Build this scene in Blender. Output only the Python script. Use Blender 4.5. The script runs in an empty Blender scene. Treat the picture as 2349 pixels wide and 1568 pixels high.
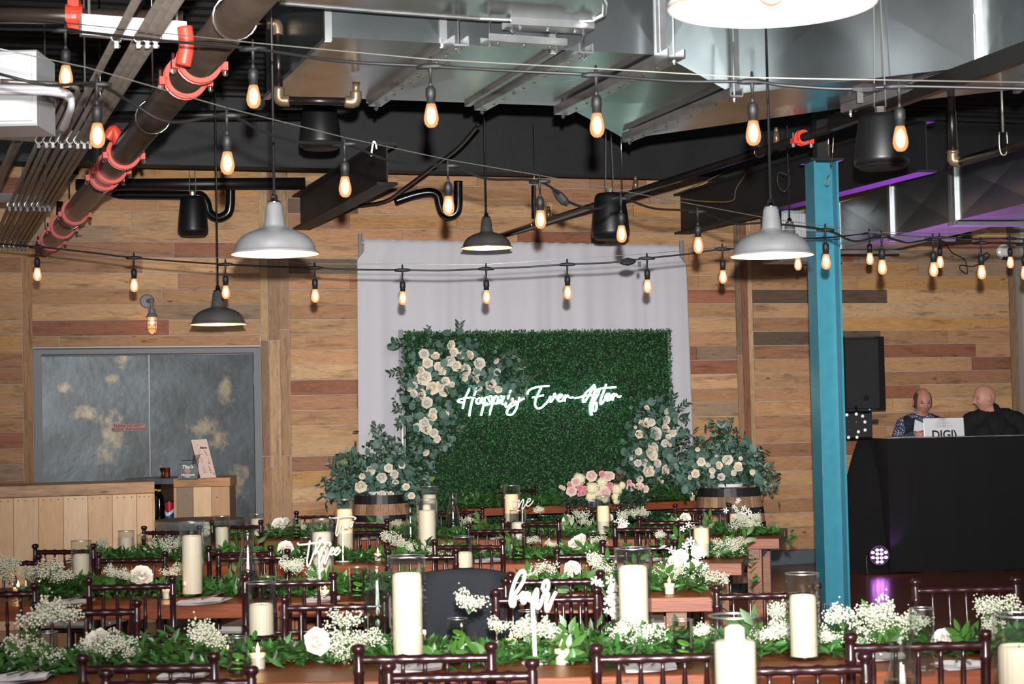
import bpy, bmesh, math, random
import numpy as np
from mathutils import Vector, Matrix
random.seed(7); np.random.seed(7)
V = Vector
SC = bpy.context.scene
COL = SC.collection
# ------------------------------------------------------------------ camera
CX, CY, FPX = 1174.5, 784.0, 4100.0
CAM = V((0, 0, 1.58))
_p, _r = math.atan(162 / FPX), 0.021
_F = V((0, math.cos(_p), math.sin(_p))); _R0 = V((1, 0, 0)); _U0 = V((0, -math.sin(_p), math.cos(_p)))
_R = _R0 * math.cos(_r) - _U0 * math.sin(_r); _U = _R0 * math.sin(_r) + _U0 * math.cos(_r)
cd = bpy.data.cameras.new('camera'); cam = bpy.data.objects.new('camera', cd); COL.objects.link(cam)
cd.sensor_width = 36; cd.lens = FPX * 36 / 2349; cd.clip_start = 0.05; cd.clip_end = 200
cd.dof.use_dof = True; cd.dof.focus_distance = 15.0; cd.dof.aperture_fstop = 9.0
cam.matrix_world = Matrix(((_R.x, _U.x, -_F.x, CAM.x), (_R.y, _U.y, -_F.y, CAM.y), (_R.z, _U.z, -_F.z, CAM.z), (0, 0, 0, 1)))
SC.camera = cam
# ------------------------------------------------------------------ light and exposure
SC.view_settings.view_transform = 'Standard'; SC.view_settings.look = 'None'
SC.view_settings.gamma = 1.0; SC.view_settings.exposure = 0.0; SC.view_settings.use_curve_mapping = False
wd = bpy.data.worlds.new('hall'); SC.world = wd; wd.use_nodes = True
wd.node_tree.nodes['Background'].inputs[0].default_value = (0.50, 0.49, 0.52, 1)
wd.node_tree.nodes['Background'].inputs[1].default_value = 0.40
def lamp(name, kind, loc, energy, color=(1, 1, 1), target=None, **kw):
    l = bpy.data.lights.new(name, kind); l.energy = energy; l.color = color
    for k, v in kw.items(): setattr(l, k, v)
    o = bpy.data.objects.new(name, l); COL.objects.link(o); o.location = loc
    if target is not None: o.rotation_euler = (V(target) - V(loc)).to_track_quat('-Z', 'Y').to_euler()
    return o
lamp('camera_flash', 'SPOT', (0.03, 0.0, 1.79), 8200, (1.0, 0.985, 0.97), (0.9, 16.5, 4.0), spot_size=math.radians(49), spot_blend=1.0, shadow_soft_size=0.03)
lamp('fill_light', 'AREA', (0.5, -3.0, 4.2), 840, (1.0, 0.97, 0.95), (0.5, 11.0, 1.2), shape='RECTANGLE', size=6, size_y=3)  # added soft fill from behind the camera, not an actual lamp of the hall
# ------------------------------------------------------------------ projection helpers (pixel -> point in the room)
def P(px, py, s):
    return CAM + _F * (FPX / s) + _R * ((px - CX) / s) - _U * ((py - CY) / s)
def ray(px, py): return _F + _R * ((px - CX) / FPX) - _U * ((py - CY) / FPX)
def Z(px, py, z):
    d = ray(px, py); return CAM + d * ((z - CAM.z) / d.z)
PSI = math.atan(0.325)
A = V((math.cos(PSI), math.sin(PSI), 0)); N = V((-math.sin(PSI), math.cos(PSI), 0)); W0 = V((0, 17.08, 0))
def W(px, py, off=0.0):
    d = ray(px, py); return CAM + d * (((W0 - N * off) - CAM).dot(N) / d.dot(N))
def WL(px, py, off=0.0):
    q = W(px, py, off) - W0; return q.dot(A), q.z
def wp(lx, off, z): return W0 + A * lx - N * off + V((0, 0, z))
def proj(q):
    d = q - CAM; k = d.dot(_F); return CX + FPX * d.dot(_R) / k, CY - FPX * d.dot(_U) / k
def lerp(a, b, t): return a + (b - a) * t
# ------------------------------------------------------------------ materials
def lin(c):
    return tuple((x / 255 / 12.92 if x / 255 <= 0.04045 else ((x / 255 + 0.055) / 1.055) ** 2.4) for x in c)
MATS = {}
def mat(name, col, rough=0.5, metal=0.0, emit=0.0, ecol=None, noise=0.0, nscale=20.0, bump=0.0, bscale=60.0, objcol=False, island=0.0, spec=0.5, trans=0.0, sub=0.0, stretch=(1, 1, 1), coat=0.0, col2=None, nosample=False):
    m = bpy.data.materials.new(name); m.use_nodes = True; MATS[name] = m
    nt = m.node_tree; b = nt.nodes['Principled BSDF']; L = nt.links.new
    c = lin(col) + (1,)
    b.inputs['Base Color'].default_value = c
    b.inputs['Roughness'].default_value = rough; b.inputs['Metallic'].default_value = metal
    b.inputs['Specular IOR Level'].default_value = spec
    b.inputs['Transmission Weight'].default_value = trans
    b.inputs['Coat Weight'].default_value = coat
    if sub: b.inputs['Subsurface Weight'].default_value = sub; b.inputs['Subsurface Radius'].default_value = (0.03, 0.02, 0.01)
    if emit:
        b.inputs['Emission Color'].default_value = lin(ecol or col) + (1,); b.inputs['Emission Strength'].default_value = emit
        if nosample: m.cycles.emission_sampling = 'NONE'
    src = None
    if objcol:
        oi = nt.nodes.new('ShaderNodeObjectInfo'); src = oi.outputs['Color']
    if noise or bump:
        tc = nt.nodes.new('ShaderNodeTexCoord'); mp = nt.nodes.new('ShaderNodeMapping'); L(tc.outputs['Object'], mp.inputs[0]); mp.inputs['Scale'].default_value = stretch
    if noise:
        tx = nt.nodes.new('ShaderNodeTexNoise'); tx.inputs['Scale'].default_value = nscale; tx.inputs['Detail'].default_value = 6; L(mp.outputs[0], tx.inputs[0])
        rp = nt.nodes.new('ShaderNodeValToRGB'); rp.color_ramp.elements[0].position = 0.33; rp.color_ramp.elements[1].position = 0.67; L(tx.outputs[0], rp.inputs[0])
        mx = nt.nodes.new('ShaderNodeMix'); mx.data_type = 'RGBA'; L(rp.outputs[0], mx.inputs[0])
        if col2 is not None:
            mx.inputs[6].default_value = c; mx.inputs[7].default_value = lin(col2) + (1,)
        else:
            mx.blend_type = 'MIX'
            lo = nt.nodes.new('ShaderNodeMix'); lo.data_type = 'RGBA'; lo.blend_type = 'MULTIPLY'; lo.inputs[0].default_value = 1
            lo.inputs[7].default_value = (1 - noise,) * 3 + (1,)
            if src: L(src, lo.inputs[6]); L(src, mx.inputs[7])
            else: lo.inputs[6].default_value = c; mx.inputs[7].default_value = c
            L(lo.outputs[2], mx.inputs[6])
        src = mx.outputs[2]
    if island:
        gi = nt.nodes.new('ShaderNodeNewGeometry'); hs = nt.nodes.new('ShaderNodeHueSaturation')
        ma = nt.nodes.new('ShaderNodeMapRange'); ma.inputs[3].default_value = 1 - island; ma.inputs[4].default_value = 1 + island
        L(gi.outputs['Random Per Island'], ma.inputs[0]); L(ma.outputs[0], hs.inputs['Value'])
        mh = nt.nodes.new('ShaderNodeMapRange'); mh.inputs[3].default_value = 0.485; mh.inputs[4].default_value = 0.515
        L(gi.outputs['Random Per Island'], mh.inputs[0]); L(mh.outputs[0], hs.inputs['Hue'])
        if src: L(src, hs.inputs['Color'])
        else: hs.inputs['Color'].default_value = c
        src = hs.outputs[0]
    if src: L(src, b.inputs['Base Color'])
    if bump:
        t2 = nt.nodes.new('ShaderNodeTexNoise'); t2.inputs['Scale'].default_value = bscale; t2.inputs['Detail'].default_value = 4; L(mp.outputs[0], t2.inputs[0])
        bp = nt.nodes.new('ShaderNodeBump'); bp.inputs['Strength'].default_value = bump; bp.inputs['Distance'].default_value = 0.01; L(t2.outputs[0], bp.inputs['Height']); L(bp.outputs[0], b.inputs['Normal'])
    return m
def glassmat(name, tint=(255, 255, 255), k=1.0, rough=0.02):
    m = bpy.data.materials.new(name); m.use_nodes = True; MATS[name] = m; nt = m.node_tree; nt.nodes.clear(); L = nt.links.new
    o = nt.nodes.new('ShaderNodeOutputMaterial'); mx = nt.nodes.new('ShaderNodeMixShader'); t = nt.nodes.new('ShaderNodeBsdfTransparent'); g = nt.nodes.new('ShaderNodeBsdfGlossy')
    t.inputs[0].default_value = lin(tint) + (1,); g.inputs['Roughness'].default_value = rough
    lw = nt.nodes.new('ShaderNodeLayerWeight'); lw.inputs[0].default_value = 0.25
    mu = nt.nodes.new('ShaderNodeMath'); mu.operation = 'MULTIPLY_ADD'; mu.inputs[1].default_value = 0.75 * k; mu.inputs[2].default_value = 0.055
    L(lw.outputs['Facing'], mu.inputs[0])
    pw = nt.nodes.new('ShaderNodeMath'); pw.operation = 'POWER'; pw.inputs[1].default_value = 1.7; L(lw.outputs['Facing'], pw.inputs[0]); L(pw.outputs[0], mu.inputs[0])
    L(mu.outputs[0], mx.inputs[0]); L(t.outputs[0], mx.inputs[1]); L(g.outputs[0], mx.inputs[2]); L(mx.outputs[0], o.inputs[0])
    return m
def woodmat(name, grain=1.0, objcol=True, col=(170, 125, 85), rough=0.65, stain=0.55, stretch=(3, 1, 26), coat=0.0, spec=0.3):
    """grain along x of the object space, dark saw stains and knots"""
    m = bpy.data.materials.new(name); m.use_nodes = True; MATS[name] = m
    nt = m.node_tree; b = nt.nodes['Principled BSDF']; L = nt.links.new; n = nt.nodes.new
    b.inputs['Roughness'].default_value = rough; b.inputs['Specular IOR Level'].default_value = spec; b.inputs['Coat Weight'].default_value = coat
    b.inputs['Coat Roughness'].default_value = 0.18
    tc = n('ShaderNodeTexCoord'); mp = n('ShaderNodeMapping'); L(tc.outputs['Object'], mp.inputs[0]); mp.inputs['Scale'].default_value = stretch
    if objcol:
        oi = n('ShaderNodeObjectInfo'); base = oi.outputs['Color']
        ad = n('ShaderNodeVectorMath'); ad.operation = 'ADD'; cb = n('ShaderNodeCombineXYZ'); mm = n('ShaderNodeMath'); mm.operation = 'MULTIPLY'; mm.inputs[1].default_value = 40
        L(oi.outputs['Random'], mm.inputs[0]); L(mm.outputs[0], cb.inputs[1]); L(mp.outputs[0], ad.inputs[0]); L(cb.outputs[0], ad.inputs[1]); vec = ad.outputs[0]
    else:
        rg = n('ShaderNodeRGB'); rg.outputs[0].default_value = lin(col) + (1,); base = rg.outputs[0]; vec = mp.outputs[0]
    g = n('ShaderNodeTexNoise'); g.inputs['Scale'].default_value = 2.6; g.inputs['Detail'].default_value = 10; g.inputs['Roughness'].default_value = 0.62; g.inputs['Distortion'].default_value = 1.3; L(vec, g.inputs[0])
    r1 = n('ShaderNodeMapRange'); r1.inputs[1].default_value = 0.3; r1.inputs[2].default_value = 0.7; r1.inputs[3].default_value = 1 - .38 * grain; r1.inputs[4].default_value = 1 + .18 * grain; L(g.outputs[0], r1.inputs[0])
    h = n('ShaderNodeVectorMath'); h.operation = 'SCALE'; L(base, h.inputs[0]); L(r1.outputs[0], h.inputs['Scale'])
    mp2 = n('ShaderNodeMapping'); mp2.inputs['Scale'].default_value = (0.35, 1, 0.22); L(vec, mp2.inputs[0])
    st = n('ShaderNodeTexNoise'); st.inputs['Scale'].default_value = 2.2; st.inputs['Detail'].default_value = 7; st.inputs['Roughness'].default_value = 0.7; L(mp2.outputs[0], st.inputs[0])
    r2 = n('ShaderNodeMapRange'); r2.inputs[1].default_value = 0.53; r2.inputs[2].default_value = 0.68; r2.inputs[3].default_value = 0; r2.inputs[4].default_value = stain; L(st.outputs[0], r2.inputs[0])
    mx = n('ShaderNodeMix'); mx.data_type = 'RGBA'; L(r2.outputs[0], mx.inputs[0]); L(h.outputs[0], mx.inputs[6]); mx.inputs[7].default_value = lin((62, 46, 36)) + (1,)
    # knots
    vo = n('ShaderNodeTexVoronoi'); vo.inputs['Scale'].default_value = 0.9; mp3 = n('ShaderNodeMapping'); mp3.inputs['Scale'].default_value = (1, 1, 0.28); L(vec, mp3.inputs[0]); L(mp3.outputs[0], vo.inputs[0])
    r3 = n('ShaderNodeMapRange'); r3.inputs[1].default_value = 0.03; r3.inputs[2].default_value = 0.10; r3.inputs[3].default_value = 0.75; r3.inputs[4].default_value = 0; L(vo.outputs['Distance'], r3.inputs[0])
    m4 = n('ShaderNodeMix'); m4.data_type = 'RGBA'; L(r3.outputs[0], m4.inputs[0]); L(mx.outputs[2], m4.inputs[6]); m4.inputs[7].default_value = lin((74, 44, 28)) + (1,)
    # nail holes
    if objcol:
        v2 = n('ShaderNodeTexVoronoi'); v2.inputs['Scale'].default_value = 9.0; v2.inputs['Randomness'].default_value = 0.8; L(tc.outputs['Object'], v2.inputs[0])
        r5 = n('ShaderNodeMapRange'); r5.inputs[1].default_value = 0.045; r5.inputs[2].default_value = 0.075; r5.inputs[3].default_value = 0.8; r5.inputs[4].default_value = 0; L(v2.outputs['Distance'], r5.inputs[0])
        m5 = n('ShaderNodeMix'); m5.data_type = 'RGBA'; L(r5.outputs[0], m5.inputs[0]); L(m4.outputs[2], m5.inputs[6]); m5.inputs[7].default_value = lin((58, 40, 30)) + (1,); L(m5.outputs[2], b.inputs['Base Color'])
    else: L(m4.outputs[2], b.inputs['Base Color'])
    bp = n('ShaderNodeBump'); bp.inputs['Strength'].default_value = 0.25; bp.inputs['Distance'].default_value = 0.004; L(g.outputs[0], bp.inputs['Height']); L(bp.outputs[0], b.inputs['Normal'])
    return m
woodmat('pallet_wood', .8); woodmat('pallet_wood_upright', stretch=(26, 1, 3))
woodmat('pine_upright', .35, stretch=(7, 1, 1.4), stain=0.14, rough=0.5)
woodmat('slab_wood', objcol=True, rough=0.42, stain=0.6, stretch=(2, 26, 26), coat=0.12, spec=0.35)
woodmat('floor_wood', objcol=False, col=(132, 72, 42), rough=0.27, stain=0.4, stretch=(1.2, 9, 9), coat=0.2, spec=0.5)
woodmat('stave_wood', objcol=True, rough=0.6, stain=0.6, stretch=(14, 14, 2))
mat('gap_lining', (205, 200, 195), 0.8)
mat('deck_black', (19, 19, 21), 0.75, bump=0.2)
mat('beam_black', (28, 28, 31), 0.62, noise=0.3, nscale=5, bump=0.12, bscale=40)
mat('black_gloss', (14, 14, 15), 0.22, spec=0.6)
mat('black_satin', (18, 18, 19), 0.42)
mat('black_rubber', (16, 16, 17), 0.6)
mat('galvanized', (178, 186, 188), 0.24, 0.95, noise=0.30, nscale=2.2, bump=0.10, bscale=1.6)
mat('galv_bright', (205, 208, 208), 0.32, 0.9, noise=0.2, nscale=12)
mat('conduit_steel', (138, 128, 118), 0.36, 0.55, noise=0.3, nscale=9)
mat('pipe_brown', (74, 62, 54), 0.30, 0.45, noise=0.35, nscale=5)
mat('pipe_black', (40, 36, 34), 0.3, 0.5, noise=0.25, nscale=8)
mat('coupling_red', (205, 66, 48), 0.42, noise=0.15, nscale=30)
mat('brass_grey', (128, 110, 88), 0.35, 0.6)
mat('chrome', (215, 215, 218), 0.15, 1.0)
mat('silver_pipe', (214, 214, 218), 0.34, 0.45)
mat('white_panel', (214, 216, 218), 0.4, 0.15)
mat('teal_paint', (58, 140, 160), 0.38, noise=0.12, nscale=12, bump=0.1, bscale=90)
mat('lamp_shade', (176, 177, 180), 0.36, 0.6, noise=0.18, nscale=9)
mat('lamp_shade_dark', (118, 116, 114), 0.36, 0.55, noise=0.3, nscale=7)
mat('lamp_inner', (250, 216, 176), 0.45)
mat('lamp_rim_light', (158, 146, 142), 0.45)
mat('bulb_glow', (255, 210, 150), 0.3, emit=12, ecol=(255, 234, 206), nosample=True)
mat('bulb_shell', (255, 150, 60), 0.1, emit=1.25, ecol=(255, 140, 54), nosample=True)
mat('lamp_bulb', (255, 230, 200), 0.3, emit=18, ecol=(255, 226, 190), nosample=True)
mat('cord_black', (20, 20, 21), 0.5)
mat('wire_steel', (150, 148, 140), 0.35, 0.7)
mat('door_steel', (74, 84, 90), 0.36, 0.35, noise=1, nscale=2.4, col2=(46, 50, 50), bump=0.15, bscale=14)
mat('door_frame', (112, 114, 118), 0.5, 0.1)
mat('patina', (178, 156, 120), 0.5, noise=1, nscale=9, col2=(110, 108, 92))
mat('sprig_leaf', (58, 96, 36), 0.42)
mat('sign_pink', (178, 122, 116), 0.5); mat('sign_ink', (92, 52, 56), 0.6)
mat('drape_white', (198, 196, 202), 0.85, bump=0.08, bscale=120)
mat('hedge_base', (10, 34, 18), 0.9)
mat('hedge_leaf', (34, 84, 34), 0.48, island=0.95)
mat('euc_leaf', (76, 106, 92), 0.55, island=0.3)
mat('euc_yellow', (142, 148, 78), 0.55, island=0.2)
mat('dark_leaf', (36, 62, 42), 0.42, island=0.45)
mat('garland_leaf', (46, 82, 32), 0.42, island=0.65)
mat('stem_green', (84, 112, 60), 0.6)
mat('stem_brown', (96, 74, 50), 0.7)
mat('rose_cream', (238, 228, 208), 0.6, noise=0.06, nscale=30)
mat('rose_white', (224, 218, 206), 0.6)
mat('rose_heart', (236, 190, 112), 0.6)
mat('rose_blush', (234, 208, 196), 0.6); mat('rose_pink', (224, 156, 164), 0.6)
mat('hydrangea', (232, 226, 190), 0.7)
mat('floret', (208, 208, 186), 0.65)
mat('candle_wax', (218, 202, 184), 0.55, sub=0.1)
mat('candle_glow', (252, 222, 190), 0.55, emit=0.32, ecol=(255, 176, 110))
mat('wick', (40, 30, 26), 0.8)
mat('flame', (255, 190, 90), 0.4, emit=9, ecol=(255, 206, 130), nosample=True)
mat('chair_wood', (44, 19, 21), 0.24, spec=0.5, noise=0.25, nscale=30)
mat('chair_pad', (222, 214, 210), 0.85)
mat('navy_cloth', (17, 20, 27), 0.9, bump=0.1, bscale=100)
mat('napkin', (250, 244, 246), 0.85)
mat('acrylic_white', (212, 206, 194), 0.4)
mat('neon', (235, 255, 248), 0.4, emit=7, ecol=(222, 255, 244))
mat('hoop_iron', (64, 62, 64), 0.38, 0.7, noise=0.3, nscale=16)
mat('cutlery', (176, 170, 160), 0.25, 0.95)
mat('lime', (112, 168, 52), 0.45)
mat('ceramic_white', (240, 240, 238), 0.3)
mat('tub_metal', (132, 140, 142), 0.42, 0.4, noise=0.3, nscale=8)
mat('table_top_brown', (120, 92, 72), 0.6, noise=0.25, nscale=12)
mat('menu_board', (222, 192, 178), 0.6); mat('menu_ink', (66, 52, 56), 0.7); mat('menu_ink_pale', (168, 136, 130), 0.7)
mat('caddy_black', (34, 40, 46), 0.35, noise=1, nscale=40, col2=(78, 92, 100)); mat('print_white', (235, 235, 232), 0.5); mat('print_copper', (176, 122, 96), 0.5)
mat('copper', (168, 92, 66), 0.2, 0.95)
mat('orange_mat', (214, 96, 50), 0.6)
mat('bottle_dark', (16, 12, 10), 0.12, spec=0.7); mat('label_yellow', (214, 174, 40), 0.5)
mat('cup_red', (186, 28, 44), 0.4); mat('cup_blue', (26, 84, 150), 0.4); mat('cup_white', (235, 238, 240), 0.4)
mat('grille_black', (24, 24, 25), 0.5, noise=0.5, nscale=300, bump=0.5, bscale=320)
mat('booth_cloth', (13, 12, 13), 0.95)
mat('laptop_white', (226, 226, 228), 0.4); mat('laptop_edge', (190, 192, 196), 0.25, 0.9); mat('ink_black', (24, 24, 22), 0.5)
mat('paper', (226, 224, 230), 0.7)
mat('skin', (198, 138, 118), 0.5, sub=0.08, noise=0.12, nscale=30); mat('skin_pale', (206, 150, 130), 0.5, sub=0.08)
mat('hair_grey', (84, 68, 58), 0.85); mat('eye_dark', (40, 26, 22), 0.3); mat('lip', (160, 84, 78), 0.5)
mat('vest_navy', (24, 30, 46), 0.85); mat('suit_black', (16, 16, 17), 0.85); mat('tee_black', (12, 12, 12), 0.9)
mat('par_led', (255, 235, 255), 0.3, emit=14, ecol=(222, 130, 255))
mat('led_blue', (60, 90, 255), 0.3, emit=6, ecol=(70, 100, 255)); mat('led_lens', (225, 230, 225), 0.15, emit=0.25)
mat('plaster_grey', (176, 168, 160), 0.8)
mat('base_grey', (92, 98, 102), 0.6)
glassmat('glass', (250, 252, 250)); glassmat('glass_bulb', (168, 124, 90), 0.5)
def warm(m):
    nt = m.node_tree; o = nt.nodes['Material Output']; mx = o.inputs[0].links[0].from_socket; e = nt.nodes.new('ShaderNodeEmission'); e.inputs[0].default_value = (1, .50, .22, 1); e.inputs[1].default_value = .8
    ad = nt.nodes.new('ShaderNodeAddShader'); nt.links.new(mx, ad.inputs[0]); nt.links.new(e.outputs[0], ad.inputs[1]); nt.links.new(ad.outputs[0], o.inputs[0]); m.cycles.emission_sampling = 'NONE'
warm(MATS['glass_bulb']); glassmat('water', (236, 246, 238), 0.6); glassmat('acrylic_clear', (235, 250, 245), 0.35)
def doormat(spots):
    m = MATS['door_steel']; nt = m.node_tree; b = nt.nodes['Principled BSDF']; L = nt.links.new; n = nt.nodes.new
    src = b.inputs['Base Color'].links[0].from_socket; tc = n('ShaderNodeTexCoord'); acc = None
    for (x, z, rx, rz) in spots:
        mp = n('ShaderNodeMapping'); mp.vector_type = 'TEXTURE'; mp.inputs['Location'].default_value = (x, -.022, z); mp.inputs['Scale'].default_value = (rx, 1, rz); L(tc.outputs['Object'], mp.inputs[0])
        le = n('ShaderNodeVectorMath'); le.operation = 'LENGTH'; L(mp.outputs[0], le.inputs[0]); r = n('ShaderNodeMapRange'); r.inputs[1].default_value = 0.1; r.inputs[2].default_value = 2.3; r.inputs[3].default_value = 1; r.inputs[4].default_value = 0; L(le.outputs['Value'], r.inputs[0])
        if acc is None: acc = r.outputs[0]
        else: mm = n('ShaderNodeMath'); mm.operation = 'MAXIMUM'; L(acc, mm.inputs[0]); L(r.outputs[0], mm.inputs[1]); acc = mm.outputs[0]
    t = n('ShaderNodeTexNoise'); t.inputs['Scale'].default_value = 11; t.inputs['Detail'].default_value = 9; t.inputs['Roughness'].default_value = .75; L(tc.outputs['Object'], t.inputs[0])
    ad = n('ShaderNodeMath'); ad.operation = 'MULTIPLY_ADD'; ad.inputs[1].default_value = .42; L(acc, ad.inputs[0]); L(t.outputs[0], ad.inputs[2])
    r = n('ShaderNodeMapRange'); r.inputs[1].default_value = .70; r.inputs[2].default_value = .92; r.inputs[3].default_value = 0; r.inputs[4].default_value = .6; L(ad.outputs[0], r.inputs[0])
    mx = n('ShaderNodeMix'); mx.data_type = 'RGBA'; L(r.outputs[0], mx.inputs[0]); L(src, mx.inputs[6]); mx.inputs[7].default_value = lin((156, 138, 106)) + (1,); L(mx.outputs[2], b.inputs['Base Color'])
def shirtmat():
    m = mat('shirt_print', (70, 74, 104), 0.8); nt = m.node_tree; b = nt.nodes['Principled BSDF']; L = nt.links.new
    tc = nt.nodes.new('ShaderNodeTexCoord'); vo = nt.nodes.new('ShaderNodeTexVoronoi'); vo.inputs['Scale'].default_value = 72; L(tc.outputs['Object'], vo.inputs[0])
    r = nt.nodes.new('ShaderNodeValToRGB'); r.color_ramp.interpolation = 'CONSTANT'; r.color_ramp.elements[0].color = lin((214, 212, 224)) + (1,); r.color_ramp.elements[1].position = 0.33; r.color_ramp.elements[1].color = lin((56, 60, 92)) + (1,)
    L(vo.outputs['Distance'], r.inputs[0]); L(r.outputs[0], b.inputs['Base Color'])
shirtmat()
# ------------------------------------------------------------------ mesh builder
class MB:
    def __init__(s): s.v = []; s.f = []
    def add(s, vs, fs, M=None):
        o = len(s.v)
        s.v.extend([tuple(M @ V(p)) for p in vs] if M is not None else [tuple(p) for p in vs])
        s.f.extend([tuple(i + o for i in f) for f in fs]); return s
    def box(s, a, b, M=None):
        x0, y0, z0 = a; x1, y1, z1 = b
        return s.add([(x0, y0, z0), (x1, y0, z0), (x1, y1, z0), (x0, y1, z0), (x0, y0, z1), (x1, y0, z1), (x1, y1, z1), (x0, y1, z1)],
                     [(0, 3, 2, 1), (4, 5, 6, 7), (0, 1, 5, 4), (1, 2, 6, 5), (2, 3, 7, 6), (3, 0, 4, 7)], M)
    def cbox(s, a, b, c=0.004, M=None):
        """box with chamfered long edges"""
        x0, y0, z0 = a; x1, y1, z1 = b
        return s.add([(x0, y0 + c, z0), (x1, y0 + c, z0), (x1, y0, z0 + c), (x1, y0, z1 - c), (x1, y0 + c, z1), (x0, y0 + c, z1), (x0, y0, z1 - c), (x0, y0, z0 + c), (x0, y1, z0), (x1, y1, z0), (x1, y1, z1), (x0, y1, z1)],
                     [(7, 2, 3, 6)[::1], (0, 1, 2, 7), (6, 3, 4, 5), (8, 9, 1, 0), (5, 4, 10, 11), (9, 8, 11, 10), (1, 9, 10, 4, 3, 2), (8, 0, 7, 6, 5, 11)], M)
    def bar(s, p0, p1, w, h, up=V((0, 0, 1))):
        """square bar from p0 to p1, w sideways, h along up"""
        p0 = V(p0); p1 = V(p1); d = (p1 - p0).normalized(); sd = d.cross(up)
        if sd.length < 1e-4: sd = V((1, 0, 0))
        sd.normalize(); u = sd.cross(d).normalized()
        vs = []
        for p in (p0, p1):
            for a, b in ((-1, -1), (1, -1), (1, 1), (-1, 1)): vs.append(p + sd * (a * w / 2) + u * (b * h / 2))
        return s.add(vs, [(0, 1, 2, 3), (7, 6, 5, 4), (0, 4, 5, 1), (1, 5, 6, 2), (2, 6, 7, 3), (3, 7, 4, 0)])
    def tube(s, pts, r, n=8, cap=True, closed=False):
        pts = [V(p) for p in pts]; m = len(pts)
        rs = r if isinstance(r, (list, tuple)) else [r] * m
        t0 = (pts[1] - pts[0]).normalized(); a = t0.orthogonal().normalized(); o = len(s.v)
        for i, p in enumerate(pts):
            if closed: t = (pts[(i + 1) % m] - pts[i - 1]).normalized()
            elif i == 0: t = t0
            elif i == m - 1: t = (pts[i] - pts[i - 1]).normalized()
            else: t = ((pts[i + 1] - p).normalized() + (p - pts[i - 1]).normalized())
            if t.length < 1e-6: t = t0
            t.normalize(); a = a - t * a.dot(t)
            if a.length < 1e-5: a = t.orthogonal()
            a.normalize(); b = t.cross(a)
            for k in range(n):
                q = 2 * math.pi * k / n; s.v.append(tuple(p + (a * math.cos(q) + b * math.sin(q)) * rs[i]))
        for i in range(m if closed else m - 1):
            j = (i + 1) % m
            for k in range(n):
                k2 = (k + 1) % n; s.f.append((o + i * n + k, o + i * n + k2, o + j * n + k2, o + j * n + k))
        if cap and not closed:
            s.f.append(tuple(o + k for k in range(n))[::-1]); s.f.append(tuple(o + (m - 1) * n + k for k in range(n)))
        return s
    def lathe(s, prof, n=24, M=None, c=(0, 0, 0), arc=None):
        o = len(s.v); a0, a1 = arc or (0, 2 * math.pi); full = arc is None; nn = n if full else n + 1
        for r, z in prof:
            for k in range(nn):
                q = a0 + (a1 - a0) * k / n; p = V((r * math.cos(q) + c[0], r * math.sin(q) + c[1], z + c[2])); s.v.append(tuple(M @ p) if M is not None else tuple(p))
        for i in range(len(prof) - 1):
            for k in range(n):
                k2 = (k + 1) % nn; s.f.append((o + i * nn + k, o + i * nn + k2, o + (i + 1) * nn + k2, o + (i + 1) * nn + k))
        return s
    def ell(s, c, r, M=None, nu=12, nv=8):
        vs = []; fs = []
        for j in range(nv + 1):
            t = math.pi * j / nv
            for i in range(nu):
                q = 2 * math.pi * i / nu; vs.append((c[0] + r[0] * math.sin(t) * math.cos(q), c[1] + r[1] * math.sin(t) * math.sin(q), c[2] + r[2] * math.cos(t)))
        for j in range(nv):
            for i in range(nu):
                i2 = (i + 1) % nu; fs.append((j * nu + i, (j + 1) * nu + i, (j + 1) * nu + i2, j * nu + i2))
        return s.add(vs, fs, M)
    def prism(s, poly, h):
        """poly: list of world points (floor of the prism), extruded up by h"""
        n = len(poly); vs = [tuple(p) for p in poly] + [(p[0], p[1], p[2] + h) for p in poly]
        return s.add(vs, [tuple(range(n))[::-1], tuple(range(n, 2 * n))] + [(i, (i + 1) % n, n + (i + 1) % n, n + i) for i in range(n)])
def mesh(name, mb, m, smooth=False):
    me = bpy.data.meshes.new(name); me.from_pydata(mb.v, [], mb.f); me.materials.append(MATS[m])
    if smooth: me.shade_smooth()
    me.update(); return me
def put(name, me, parent=None, loc=None, rot=None, scale=None, color=None):
    o = bpy.data.objects.new(name, me); COL.objects.link(o)
    if parent is not None: o.parent = parent
    if loc is not None: o.location = loc
    if rot is not None: o.rotation_euler = rot
    if scale is not None: o.scale = (scale,) * 3 if isinstance(scale, (int, float)) else scale
    if color is not None: o.color = lin(color) + (1,)
    return o
def mk(name, mb, m, parent=None, smooth=False, **kw):
    o = put(name, mesh(name, mb, m, smooth), parent, **kw)
    if name in ('screw', 'bolt', 'side_cloth', 'louvre', 'cage', 'rod'): o['kind'] = 'stuff'
    return o
def tag(o, label, cat, group=None):
    o['label'] = label; o['category'] = cat
    if group: o['group'] = group
    return o
def thing(name, label, cat, loc=(0, 0, 0), rz=0.0, group=None, rot=None):
    o = bpy.data.objects.new(name, None); COL.objects.link(o); o.empty_display_size = 0.1; o.location = loc; o.rotation_euler = rot or (0, 0, rz)
    return tag(o, label, cat, group)
def dup(root, loc, rz=0.0, label=None, cat=None, group=None, rot=None, scale=None):
    def rec(o, par):
        c = o.copy(); COL.objects.link(c); c.parent = par
        for ch in o.children: rec(ch, c)
        return c
    c = rec(root, None); c.location = loc; c.rotation_euler = rot or (0, 0, rz)
    if scale: c.scale = (scale,) * 3 if isinstance(scale, (int, float)) else scale
    if label: c['label'] = label
    if cat: c['category'] = cat
    if group: c['group'] = group
    return c
DEF = []
def later(o, tmpl, px): DEF.append((o, tmpl, px)); o['label'] = tmpl; return o
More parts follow.
